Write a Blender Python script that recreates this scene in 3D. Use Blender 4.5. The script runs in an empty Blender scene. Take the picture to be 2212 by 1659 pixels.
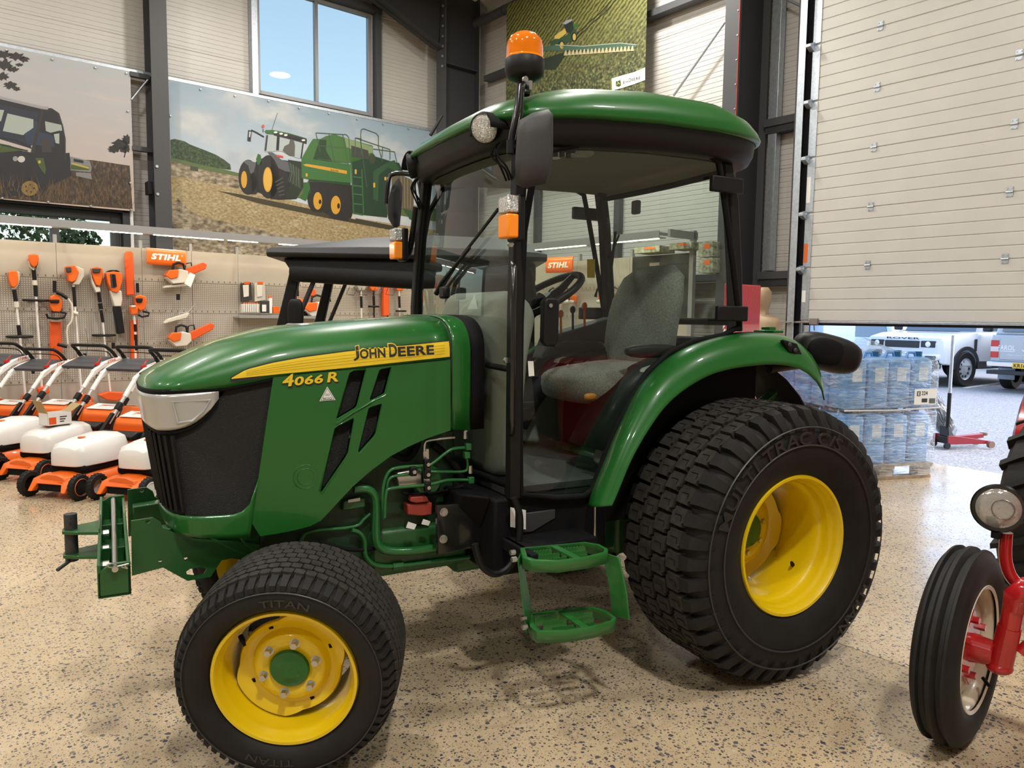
import bpy, bmesh, math, random
from mathutils import Vector, Matrix, Euler
random.seed(7)
pi = math.pi
SC = bpy.context.scene
COL = SC.collection
# ------------------------------------------------------------------ camera
# metres; world frame = the green tractor's own frame: x runs to its rear, y away from the viewer, z up.
FPX = 1620.25
CAMP = Vector((-0.4192, -1.9663, 1.4075))
YAW, PIT, ROL = 0.4938, 0.0884, 0.0122
_f = Vector((math.sin(YAW)*math.cos(PIT), math.cos(YAW)*math.cos(PIT), -math.sin(PIT)))
_r0 = Vector((math.cos(YAW), -math.sin(YAW), 0)); _u0 = _r0.cross(_f)
RGT = _r0*math.cos(ROL)+_u0*math.sin(ROL); UPV = -_r0*math.sin(ROL)+_u0*math.cos(ROL); FWD = _f
cam = bpy.data.cameras.new('camera'); cam.sensor_width = 36; cam.lens = FPX*36/2212; cam.clip_start = .05; cam.clip_end = 300
camo = bpy.data.objects.new('camera', cam); COL.objects.link(camo)
camo.matrix_world = Matrix(((RGT.x, UPV.x, -FWD.x, CAMP.x), (RGT.y, UPV.y, -FWD.y, CAMP.y), (RGT.z, UPV.z, -FWD.z, CAMP.z), (0, 0, 0, 1)))
SC.camera = camo
# building frame (u along the banner wall, v towards it) is turned by WY against the tractor
WY = 0.1958
DA = Vector((math.cos(WY), math.sin(WY), 0)); DB = Vector((-math.sin(WY), math.cos(WY), 0))
# ------------------------------------------------------------------ world, light, exposure
vs = SC.view_settings; SC.display_settings.display_device = 'sRGB'
vs.view_transform = 'Standard'; vs.look = 'None'; vs.gamma = 1; vs.use_curve_mapping = False
vs.exposure = 0.0
SC.cycles.max_bounces = 8; SC.cycles.diffuse_bounces = 3; SC.cycles.glossy_bounces = 4; SC.cycles.transparent_max_bounces = 16
SC.cycles.transmission_bounces = 6; SC.cycles.caustics_reflective = False; SC.cycles.caustics_refractive = False
SC.cycles.sample_clamp_indirect = 6
wd = bpy.data.worlds.new('sky'); SC.world = wd; wd.use_nodes = True
nt = wd.node_tree; nt.nodes.clear()
sk = nt.nodes.new('ShaderNodeTexSky'); sk.sky_type = 'NISHITA'; sk.sun_disc = False; sk.sun_elevation = math.radians(48); sk.sun_rotation = 2.2
sk.air_density = 1.0; sk.dust_density = 2.0; sk.ozone_density = 1.3
bgn = nt.nodes.new('ShaderNodeBackground'); bgn.inputs[1].default_value = .72
out = nt.nodes.new('ShaderNodeOutputWorld'); nt.links.new(sk.outputs[0], bgn.inputs[0]); nt.links.new(bgn.outputs[0], out.inputs[0])

def U(u, v, z): return DA*u+DB*v+Vector((0, 0, z))
def lamp(name, loc, power, size, color, down=True):
    l = bpy.data.lights.new(name, 'AREA'); l.shape = 'DISK'; l.size = size; l.energy = power; l.color = color; l.spread = math.radians(180)
    o = bpy.data.objects.new(name, l); COL.objects.link(o); o.location = loc; o['kind'] = 'helper'
    return o
WARM = (1.0, .96, .895)
BAYS = [(-4.6, -3.2), (-.6, -3.2), (3.4, -3.2), (-4.6, 1.4), (-.6, 1.6), (3.4, 1.4), (-4.6, 6.0), (-.6, 6.0), (3.4, 6.2), (5.9, 4.6)]  # last one is an extra lamp, added to brighten the upper wall corner
for i, (bu, bv) in enumerate(BAYS):
    lamp('bay_light_source', U(bu, bv, 6.55), 245 if i == 1 else 175 if i > 7 else 122, .42, WARM)
# ------------------------------------------------------------------ measuring helpers (pixels of the 2212 x 1659 frame -> metres on a given plane)
def ray(x, y): return RGT*((x-1106)/FPX)-UPV*((y-829.5)/FPX)+FWD
def onpl(x, y, n, d):
    r = ray(x, y); return CAMP+r*((d-CAMP.dot(n))/r.dot(n))
def Y(x, y, yy): return onpl(x, y, Vector((0, 1, 0)), yy)
def X(x, y, xx): return onpl(x, y, Vector((1, 0, 0)), xx)
def Z(x, y, zz=0): return onpl(x, y, Vector((0, 0, 1)), zz)
def VW(x, y, v): return onpl(x, y, DB, v)
def UW(x, y, u): return onpl(x, y, DA, u)
# ------------------------------------------------------------------ mesh builder
class B:
    def __init__(s): s.v = []; s.f = []; s.m = []; s.k = 0; s.T = None
    def add(s, vs, fs):
        o = len(s.v)
        if s.T is not None: vs = [s.T @ Vector(p) for p in vs]
        s.v += [tuple(p) for p in vs]; s.f += [tuple(i+o for i in f) for f in fs]; s.m += [s.k]*len(fs); return s
    def box(s, c, d, R=None):
        hx, hy, hz = d[0]/2, d[1]/2, d[2]/2
        p = [Vector((sx*hx, sy*hy, sz*hz)) for sz in (-1, 1) for sy in (-1, 1) for sx in (-1, 1)]
        if R is not None: p = [R @ q for q in p]
        p = [Vector(c)+q for q in p]
        return s.add(p, [(0, 2, 3, 1), (4, 5, 7, 6), (0, 1, 5, 4), (2, 6, 7, 3), (0, 4, 6, 2), (1, 3, 7, 5)])
    def bx(s, x0, x1, y0, y1, z0, z1): return s.box(((x0+x1)/2, (y0+y1)/2, (z0+z1)/2), (abs(x1-x0), abs(y1-y0), abs(z1-z0)))
    def bar(s, a, b, w, h, up=(0, 0, 1)):
        a = Vector(a); b = Vector(b); d = (b-a); L = d.length; d.normalize(); sd = d.cross(Vector(up))
        if sd.length < 1e-4: sd = d.cross(Vector((1, 0, 0)))
        sd.normalize(); upv = sd.cross(d)
        R = Matrix((d, sd, upv)).transposed(); return s.box((a+b)/2, (L, w, h), R)
    def prism(s, pts, vec):
        n = len(pts); vec = Vector(vec); p = [Vector(q) for q in pts]; q = [a+vec for a in p]
        return s.add(p+q, [tuple(range(n))[::-1], tuple(range(n, 2*n))]+[(i, (i+1) % n, n+(i+1) % n, n+i) for i in range(n)])
    def face(s, pts): return s.add(pts, [tuple(range(len(pts)))])
    def loft(s, rings, closed=True, cap=True, loop=False):
        n = len(rings[0]); v = [p for r in rings for p in r]; f = []
        m = len(rings); R = range(m if loop else m-1)
        for i in R:
            j2 = (i+1) % m
            for j in range(n if closed else n-1):
                k = (j+1) % n; f.append((i*n+j, i*n+k, j2*n+k, j2*n+j))
        if cap and closed and not loop: f.append(tuple(range(n))[::-1]); f.append(tuple(range((m-1)*n, m*n)))
        return s.add(v, f)
    def tube(s, pts, r, n=8, loop=False, cap=True):
        P = [Vector(p) for p in pts]; m = len(P); rings = []
        rr = r if isinstance(r, (list, tuple)) else [r]*m
        prev = None
        for i in range(m):
            if loop: t = P[(i+1) % m]-P[i-1]
            else: t = P[min(i+1, m-1)]-P[max(i-1, 0)]
            t.normalize()
            if prev is None:
                a = t.cross(Vector((0, 0, 1)))
                if a.length < .1: a = t.cross(Vector((1, 0, 0)))
            else: a = prev-t*prev.dot(t)
            if a.length < 1e-5: a = t.orthogonal()
            a.normalize(); prev = a; b = t.cross(a)
            rings.append([P[i]+(a*math.cos(2*pi*k/n)+b*math.sin(2*pi*k/n))*rr[i] for k in range(n)])
        return s.loft(rings, True, cap, loop)
    def cyl(s, a, b, r, r2=None, n=16, cap=True): return s.tube([a, b], [r, r if r2 is None else r2], n, False, cap)
    def lathe(s, prof, o=(0, 0, 0), ax='y', n=32, a0=0, a1=2*pi):
        full = abs(a1-a0-2*pi) < 1e-6; m = n if full else n+1; rings = []; o = Vector(o)
        for r, h in prof:
            ring = []
            for k in range(m):
                a = a0+(a1-a0)*k/n; c, d = r*math.cos(a), r*math.sin(a)
                ring.append(o+(Vector((c, h, d)) if ax == 'y' else Vector((h, c, d)) if ax == 'x' else Vector((c, d, h))))
            rings.append(ring)
        return s.loft(rings, full, False)
    def ell(s, c, d, n=12, m=8, p=1.0):
        c = Vector(c); rings = []
        pw = lambda t: math.copysign(abs(t)**p, t)
        for i in range(1, m):
            a = -pi/2+pi*i/m
            rings.append([c+Vector((d[0]/2*pw(math.cos(a))*pw(math.cos(2*pi*k/n)), d[1]/2*pw(math.cos(a))*pw(math.sin(2*pi*k/n)), d[2]/2*pw(math.sin(a)))) for k in range(n)])
        s.loft(rings, True, False); o = len(s.v)
        b = c-Vector((0, 0, d[2]/2)); t = c+Vector((0, 0, d[2]/2))
        if s.T is not None: b = s.T @ b; t = s.T @ t
        s.v += [tuple(b), tuple(t)]; N = n*(m-1)
        for k in range(n):
            s.f.append((o, o-N+(k+1) % n, o-N+k)); s.f.append((o+1, o-n+k, o-n+(k+1) % n)); s.m += [s.k]*2
        return s
    def holes(s, outer, holes, fn, vec):
        """flat plate: outline and holes in 2d, fn(a, b) -> 3d, thickened by vec"""
        bm = bmesh.new(); es = []
        for lp in [outer]+list(holes):
            vv = [bm.verts.new((p[0], p[1], 0)) for p in lp]
            es += [bm.edges.new((vv[i], vv[(i+1) % len(vv)])) for i in range(len(vv))]
        bmesh.ops.triangle_fill(bm, use_beauty=True, edges=es)
        bm.verts.index_update(); vec = Vector(vec)
        P = [Vector(fn(q.co.x, q.co.y)) for q in bm.verts]; F = [tuple(q.index for q in f.verts) for f in bm.faces]
        n = len(P); bm.free(); fs = F+[tuple(i+n for i in f[::-1]) for f in F]; o = 0
        for lp in [outer]+list(holes):
            k = len(lp); fs += [(o+i, o+(i+1) % k, n+o+(i+1) % k, n+o+i) for i in range(k)]; o += k
        return s.add(P+[p+vec for p in P], fs)
WM = {}
def reg(o, M, parent=None):
    WM[o.name] = M
    if parent is not None:
        o.parent = parent; o.matrix_basis = WM[parent.name].inverted() @ M
    else: o.matrix_basis = M
    COL.objects.link(o); return o
def tag(o, label=None, cat=None, group=None, kind=None):
    if label: o['label'] = label
    if cat: o['category'] = cat
    if group: o['group'] = group
    if kind: o['kind'] = kind
    return o
def obj(name, b, mat, parent=None, smooth=None, bevel=0, seg=2, frame=None, sub=0, label=None, cat=None, group=None, kind=None, solid=0):
    """link the builder's shapes as one mesh; its origin sits at the bottom centre of its box. frame: matrix the builder's coordinates are in"""
    M = frame
    if M is None:
        M = Matrix()
        if parent is not None and getattr(b, 'local', False):
            q = parent
            while q.parent is not None: q = q.parent
            M = WM[q.name]
    lo = [min(p[i] for p in b.v) for i in range(3)]; hi = [max(p[i] for p in b.v) for i in range(3)]
    c = Vector(((lo[0]+hi[0])/2, (lo[1]+hi[1])/2, lo[2]))
    me = bpy.data.meshes.new(name); me.from_pydata([Vector(p)-c for p in b.v], [], b.f)
    mats = mat if isinstance(mat, (list, tuple)) else [mat]
    for m in mats: me.materials.append(m)
    if len(mats) > 1: me.polygons.foreach_set('material_index', b.m)
    bm = bmesh.new(); bm.from_mesh(me); bmesh.ops.recalc_face_normals(bm, faces=bm.faces); bm.to_mesh(me); bm.free()
    if smooth is not None:
        me.polygons.foreach_set('use_smooth', [True]*len(me.polygons)); me.set_sharp_from_angle(angle=math.radians(smooth))
    o = bpy.data.objects.new(name, me); reg(o, M @ Matrix.Translation(c), parent)
    if solid:
        md = o.modifiers.new('thick', 'SOLIDIFY'); md.thickness = solid; md.offset = 0
    if bevel:
        md = o.modifiers.new('edge', 'BEVEL'); md.width = bevel; md.segments = seg; md.limit_method = 'ANGLE'; md.angle_limit = math.radians(38); md.use_clamp_overlap = True
        if smooth is None:
            me.polygons.foreach_set('use_smooth', [True]*len(me.polygons)); me.set_sharp_from_angle(angle=math.radians(35))
            md.harden_normals = False
    if sub:
        md = o.modifiers.new('sub', 'SUBSURF'); md.levels = sub; md.render_levels = sub
    return tag(o, label, cat, group, kind)
def thing(name, label, cat, loc, rz=0, group=None, kind=None):
    o = bpy.data.objects.new(name, None); o.empty_display_size = .1
    reg(o, Matrix.Translation(Vector(loc)) @ Matrix.Rotation(rz, 4, 'Z')); return tag(o, label, cat, group, kind)
def LB():
    b = B(); b.local = True; return b
def dup(root, M, label=None):
    r = root.copy(); COL.objects.link(r); r.matrix_basis = M; WM[r.name] = M
    if label: r['label'] = label
    for ch in list(root.children):
        c = ch.copy(); COL.objects.link(c); c.parent = r; WM[c.name] = M @ c.matrix_basis
        for g in ch.children:
            d = g.copy(); COL.objects.link(d); d.parent = c; WM[d.name] = WM[c.name] @ d.matrix_basis
    return r
def FU(u=0, v=0, z=0, rz=0): return Matrix.Translation(U(u, v, z)) @ Matrix.Rotation(WY+rz, 4, 'Z')
BF = FU()
def lerp(tab, x):
    if x <= tab[0][0]: return tab[0][1]
    for (a, p), (b, q) in zip(tab, tab[1:]):
        if x <= b: return p+(q-p)*(x-a)/(b-a)
    return tab[-1][1]
def cur(pts, n=6, closed=False):
    """smooth curve (Catmull-Rom) through points of any dimension"""
    P = [Vector(p) for p in pts]; m = len(P); o = []
    for i in range(m if closed else m-1):
        g = (lambda k: P[k % m]) if closed else (lambda k: P[min(max(k, 0), m-1)])
        a, b, c, d = g(i-1), g(i), g(i+1), g(i+2)
        for k in range(n):
            t = k/n; o.append(.5*((2*b)+(c-a)*t+(2*a-5*b+4*c-d)*t*t+(3*b-a-3*c+d)*t**3))
    if not closed: o.append(P[-1])
    return o
def rrect(w, h, r, n=4):
    o = []
    for cx, cy, a in ((w/2-r, h/2-r, 0), (-w/2+r, h/2-r, pi/2), (-w/2+r, -h/2+r, pi), (w/2-r, -h/2+r, 1.5*pi)):
        o += [(cx+r*math.cos(a+pi/2*k/n), cy+r*math.sin(a+pi/2*k/n)) for k in range(n+1)]
    return o
_tc = {}
def textgeo(body, bold=0, shear=0, res=3):
    key = (body, bold, shear)
    if key not in _tc:
        c = bpy.data.curves.new('t', 'FONT'); c.body = body; c.size = 1; c.offset = bold; c.shear = shear; c.resolution_u = res; c.space_character = 1.0+bold*2
        o = bpy.data.objects.new('t', c); COL.objects.link(o); bpy.context.view_layer.update()
        me = bpy.data.meshes.new_from_object(o.evaluated_get(bpy.context.evaluated_depsgraph_get()))
        vs_ = [(p.co.x, p.co.y) for p in me.vertices]; fs = [tuple(f.vertices) for f in me.polygons]
        bpy.data.objects.remove(o); bpy.data.curves.remove(c); bpy.data.meshes.remove(me)
        lo = min(p[0] for p in vs_); hi = max(p[0] for p in vs_); b0 = min(p[1] for p in vs_); b1 = max(p[1] for p in vs_)
        _tc[key] = ([((p[0]-lo)/(hi-lo), (p[1]-b0)/(b1-b0)) for p in vs_], fs)
    return _tc[key]
def text(b, body, A, Bp, up, bold=0, shear=0, off=(0, 0, 0)):
    """lettering whose box starts at A, runs to Bp and is up high (vector)"""
    g, fs = textgeo(body, bold, shear); A = Vector(A)+Vector(off); d = Vector(Bp)+Vector(off)-A; up = Vector(up)
    return b.add([A+d*x+up*y for x, y in g], fs)
# ------------------------------------------------------------------ materials
def mat(name, col, rough=.5, metal=0, coat=0, bump=0, bscale=60, noise=0, nscale=8, spec=.5, emit=None, trans=0, sheen=0, alpha=1):
    m = bpy.data.materials.new(name); m.use_nodes = True; t = m.node_tree; p = t.nodes['Principled BSDF']
    col = tuple(col)+(1,) if len(col) == 3 else col
    p.inputs['Base Color'].default_value = col; p.inputs['Roughness'].default_value = rough; p.inputs['Metallic'].default_value = metal
    p.inputs['Coat Weight'].default_value = coat; p.inputs['Coat Roughness'].default_value = .06; p.inputs['Specular IOR Level'].default_value = spec
    if emit: p.inputs['Emission Color'].default_value = tuple(emit[:3])+(1,); p.inputs['Emission Strength'].default_value = emit[3]
    p.inputs['Transmission Weight'].default_value = trans; p.inputs['Alpha'].default_value = alpha
    if bump or noise:
        tc = t.nodes.new('ShaderNodeTexCoord')
    if noise:
        n = t.nodes.new('ShaderNodeTexNoise'); n.inputs['Scale'].default_value = nscale; n.inputs['Detail'].default_value = 5
        t.links.new(tc.outputs['Object'], n.inputs['Vector'])
        r = t.nodes.new('ShaderNodeMapRange'); r.inputs[1].default_value = .3; r.inputs[2].default_value = .7; r.inputs[3].default_value = 1-noise; r.inputs[4].default_value = 1+noise
        t.links.new(n.outputs['Fac'], r.inputs[0])
        x = t.nodes.new('ShaderNodeMix'); x.data_type = 'RGBA'; x.blend_type = 'MULTIPLY'; x.inputs[0].default_value = 1
        x.inputs[6].default_value = col; t.links.new(r.outputs[0], x.inputs[7]); t.links.new(x.outputs[2], p.inputs['Base Color'])
    if bump:
        n2 = t.nodes.new('ShaderNodeTexNoise'); n2.inputs['Scale'].default_value = bscale; n2.inputs['Detail'].default_value = 3
        t.links.new(tc.outputs['Object'], n2.inputs['Vector'])
        bb = t.nodes.new('ShaderNodeBump'); bb.inputs['Strength'].default_value = bump; bb.inputs['Distance'].default_value = .01
        t.links.new(n2.outputs['Fac'], bb.inputs['Height']); t.links.new(bb.outputs[0], p.inputs['Normal'])
    return m
def glassmat(name, tint, refl=1.0, rough=0.0):
    m = bpy.data.materials.new(name); m.use_nodes = True; t = m.node_tree; t.nodes.clear()
    o = t.nodes.new('ShaderNodeOutputMaterial'); mx = t.nodes.new('ShaderNodeMixShader'); tr = t.nodes.new('ShaderNodeBsdfTransparent'); gl = t.nodes.new('ShaderNodeBsdfGlossy')
    tr.inputs[0].default_value = tuple(tint)+(1,); gl.inputs['Roughness'].default_value = rough; fr = t.nodes.new('ShaderNodeFresnel'); gn = t.nodes.new('ShaderNodeNewGeometry'); io = t.nodes.new('ShaderNodeMath'); io.operation = 'MULTIPLY_ADD'; io.inputs[1].default_value = 1/1.5-1.5; io.inputs[2].default_value = 1.5
    t.links.new(gn.outputs['Backfacing'], io.inputs[0]); t.links.new(io.outputs[0], fr.inputs[0])
    mu = t.nodes.new('ShaderNodeMath'); mu.operation = 'MULTIPLY'; mu.inputs[1].default_value = refl; t.links.new(fr.outputs[0], mu.inputs[0])
    t.links.new(mu.outputs[0], mx.inputs[0]); t.links.new(tr.outputs[0], mx.inputs[1]); t.links.new(gl.outputs[0], mx.inputs[2]); t.links.new(mx.outputs[0], o.inputs[0])
    return m
def ramp(t, pts, src):
    r = t.nodes.new('ShaderNodeValToRGB'); e = r.color_ramp.elements
    while len(e) < len(pts): e.new(.5)
    for i, (p, c) in enumerate(pts): e[i].position = p; e[i].color = tuple(c)+(1,)
    t.links.new(src, r.inputs[0]); return r.outputs[0]
GREEN = mat('green_paint', (.012, .118, .017), .34, coat=.4, spec=.35)
GREEN_CAST = mat('green_cast_paint', (.012, .092, .018), .42, bump=.06, bscale=90, coat=.15)
YELLOW = mat('yellow_paint', (.80, .56, .004), .3, coat=.45)
YDECAL = mat('yellow_decal', (.82, .58, .02), .4)
BLACK = mat('black_plastic', (.007, .007, .008), .48, spec=.3)
BLACKM = mat('black_matt', (.004, .004, .005), .75, spec=.2)
BLACKG = mat('black_gloss_paint', (.007, .007, .008), .22, coat=.3)
DGREY = mat('dark_grey_plastic', (.035, .036, .038), .6, bump=.1, bscale=300)
RUBBER = mat('tyre_rubber', (.0095, .0092, .009), .66, noise=.25, nscale=14, bump=.05, bscale=180, spec=.35)
RUBTOP = mat('tyre_lug_face', (.030, .028, .025), .75, noise=.35, nscale=30, spec=.3)
RUBLIP = mat('tyre_lettering', (.024, .024, .024), .45)
STEEL = mat('zinc_steel', (.55, .54, .52), .32, metal=1)
GALV = mat('galvanised', (.50, .55, .60), .42, metal=.85, noise=.12, nscale=30)
SILVER = mat('silver_plastic', (.50, .50, .49), .3, metal=.45, coat=.3)
WHITE = mat('white_plastic', (.80, .79, .76), .35, coat=.2)
PAPER = mat('white_print', (.82, .82, .80), .6)
INK = mat('black_print', (.012, .012, .012), .6)
ORANGE = mat('orange_plastic', (.80, .135, .008), .38, coat=.2)
ORANGED = mat('orange_scabbard', (.78, .10, .012), .5)
AMBER = mat('amber_lens', (.95, .27, .005), .12, coat=.5, spec=.6, emit=(1, .22, 0, .12))
LENS = mat('clear_lens', (.70, .71, .70), .18, metal=.7, bump=.9, bscale=190, coat=.5, noise=.35, nscale=150)
BEIGE = mat('beige_trim', (.33, .33, .28), .7, bump=.05, bscale=200)
GREYTRIM = mat('grey_trim', (.17, .175, .17), .7, bump=.08, bscale=220)
SEATF = mat('seat_fabric', (.22, .23, .195), .9, bump=.4, bscale=260, noise=.35, nscale=160)
RED = mat('red_paint', (.42, .012, .014), .22, coat=.6)
REDP = mat('red_tail', (.55, .02, .015), .25, coat=.4)
CREAM = mat('cream_paint', (.62, .55, .42), .3, coat=.4)
CABGLASS = glassmat('cab_glass', (.78, .85, .82), 1.25)
# ================================================================== GREEN TRACTOR
YC = .9
T = thing('compact_tractor', 'large green cab tractor with yellow wheels parked on the showroom floor', 'tractor', (.94, YC, 0))
def mir(p): return Vector((p[0], 2*YC-p[1], p[2]))
def both(pts): return [[Vector(p) for p in pts], [mir(p) for p in pts]]
# ---------------------------------------------------------------- wheels
def tyre_shape(b, Rt, W, rl, bul, n):
    h = Rt-rl
    half = [(rl*.985, .012), (rl+.006, -.001), (rl+.03*h/.27, -.010), (rl+.22*h, -bul*.75), (rl+.45*h, -bul), (rl+.68*h, -bul*.85), (rl+.86*h, -bul*.35), (Rt-.012, .012), (Rt, .045)]
    b.lathe(half+[(r, W-y) for r, y in half[::-1]], n=n)
def lugs(b, cols, N, Rt, d, pitch, fill=.78):
    for ci, (y0, y1) in enumerate(cols):
        for k in range(N):
            a = 2*pi*(k+(.5 if ci % 2 else 0))/N; t = pitch*fill/2; ym = (y0+y1)/2; w = (y1-y0)/2
            o = [(-t, -w), (t*.55, -w), (t*.72, -w*.72), (t*1.12, -w*.72), (t, w), (-t*.55, w), (-t*.72, w*.72), (-t*1.12, w*.72)]
            crown = .006*((ym-W_/2)/(W_/2))**2
            def P(tt, yy, r): aa = a+tt/Rt; return (r*math.cos(aa), ym+yy, r*math.sin(aa))
            b.k = 2; lo = [P(tt*1.08, yy*1.08, Rt-.008) for tt, yy in o]; hi = [P(tt, yy, Rt+d-crown) for tt, yy in o]
            n = 8; b.add(lo+hi, [tuple(range(n, 2*n))]+[(i, (i+1) % n, n+(i+1) % n, n+i) for i in range(n)])
            b.k = 0
            if d > .015:      # sipe in the block face
                s1 = [P(t*.5, -w*.5, Rt+d-crown+.0007), P(-t*.2, -w*.5, Rt+d-crown+.0007), P(-t*.2, w*.5, Rt+d-crown+.0007)]
                b.k = 1; b.tube(s1, .0016, 4); b.k = 0
def shoulder(b, N, Rt, W, d, pitch, drop, bul, fill=.62):
    for sd in (0, 1):
        for k in range(N):
            a = 2*pi*(k+.5*sd)/N; t = pitch*fill/2
            prof = [(Rt+d-.004, .04), (Rt+d-.014, .004), (Rt-drop*.5, -bul*.55-.008), (Rt-drop, -bul*.8-.002)]
            rings = []
            for i, (r, y) in enumerate(prof):
                yy = y if sd == 0 else W-y; tt = t*(1-.12*i); sk_ = .25*t*i*(1 if i < 3 else 1)
                rings.append([((r-dr)*math.cos(a+(q*tt+sk_*0)/Rt), yy+(dr*.6 if sd == 0 else -dr*.6), (r-dr)*math.sin(a+(q*tt)/Rt)) for q, dr in ((-1, 0), (1, 0), (1.1, .022), (-1.1, .022))])
            b.loft(rings)
def ringtext(b, body, rad, y, a_mid, h, spread, bold=.01, flip=1):
    g, fs = textgeo(body, bold, 0)
    P = []
    for x, yy in g:
        a = a_mid+flip*(.5-x)*spread; r = rad+flip*(yy-.5)*h
        P.append((r*math.cos(a), y, r*math.sin(a)))
    b.add(P, fs)
def bolts(name, par, M, n, rad, y, r, ln, a0, m=None, cap=6):
    for k in range(n):
        a = a0+2*pi*k/n; c = (rad*math.cos(a), y, rad*math.sin(a)); e = (c[0], y-ln, c[2])
        b = B(); b.cyl((c[0], y+.004, c[2]), (c[0], y-.003, c[2]), r*1.35, n=14); b.cyl(c, e, r, r*.93, n=cap); obj(name, b, m or STEEL, par, frame=M, smooth=30)
W_ = .385
def rear_wheel(M, near):
    b = B(); tyre_shape(b, .513, .385, .2725, .038, 96)
    N = 42; pt = 2*pi*.53/N; lugs(b, [(.040, .109), (.119, .188), (.197, .266), (.276, .345)], N, .513, .030, pt, .74); shoulder(b, N, .513, .385, .030, pt, .075, .038)
    ty = obj('rear_tyre', b, [RUBBER, BLACKM, RUBTOP], T, smooth=38, frame=M)
    if near:
        b = B(); ringtext(b, 'MULTI TRAC C/S', .425, -.0405, 1.98, .05, 1.75); ringtext(b, 'TITAN', .44, -.0395, -.72, .045, .55, flip=1)
        b.lathe([(.395, -.0405), (.3975, -.043), (.40, -.0405)], n=96); b.lathe([(.464, -.036), (.466, -.039), (.468, -.036)], n=96)
        obj('sidewall_lettering', b, RUBLIP, ty, frame=M, solid=.003)
    b = B(); b.lathe([(.268, .02), (.2745, .012), (.278, .002), (.274, -.007), (.264, -.006), (.257, .006), (.252, .022), (.2505, .03), (.246, .036), (.243, .05), (.2415, .07), (.236, .08), (.228, .092), (.226, .12), (.224, .31), (.236, .33), (.25, .39), (.278, .40)], n=96)
    rim = obj('rear_rim', b, YELLOW, T, smooth=50, frame=M)
    b = B(); prof = [(.06, .262), (.125, .262), (.14, .268), (.152, .285), (.17, .287), (.186, .275)]
    rings = [[(r*math.cos(2*pi*k/72), y, r*math.sin(2*pi*k/72)) for k in range(72)] for r, y in prof]
    for r_, y_ in ((.205, .262), (.21, .27)):
        rings.append([((r_+.012*max(-.4, min(1, 2.2*math.cos(4*2*pi*k/72+.6))))*math.cos(2*pi*k/72), y_, (r_+.012*max(-.4, min(1, 2.2*math.cos(4*2*pi*k/72+.6))))*math.sin(2*pi*k/72)) for k in range(72)])
    b.loft(rings, True, False); obj('wheel_disc', b, YELLOW, rim, smooth=40, frame=M, solid=.008)
    b = B(); b.lathe([(.078, .27), (.078, .245), (.07, .232), (.04, .228), (.001, .228)], n=40); obj('hub_cap', b, GREEN, rim, smooth=35, frame=M)
    bolts('wheel_bolt', rim, M, 8, .104, .262, .0105, .016, .2)
    if near:
        b = B(); b.cyl((.226*math.cos(-.7), .15, .226*math.sin(-.7)), (.19*math.cos(-.72), .13, .19*math.sin(-.72)), .009, .006, n=10); obj('valve_stem', b, BLACKM, rim, frame=M)
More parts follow.
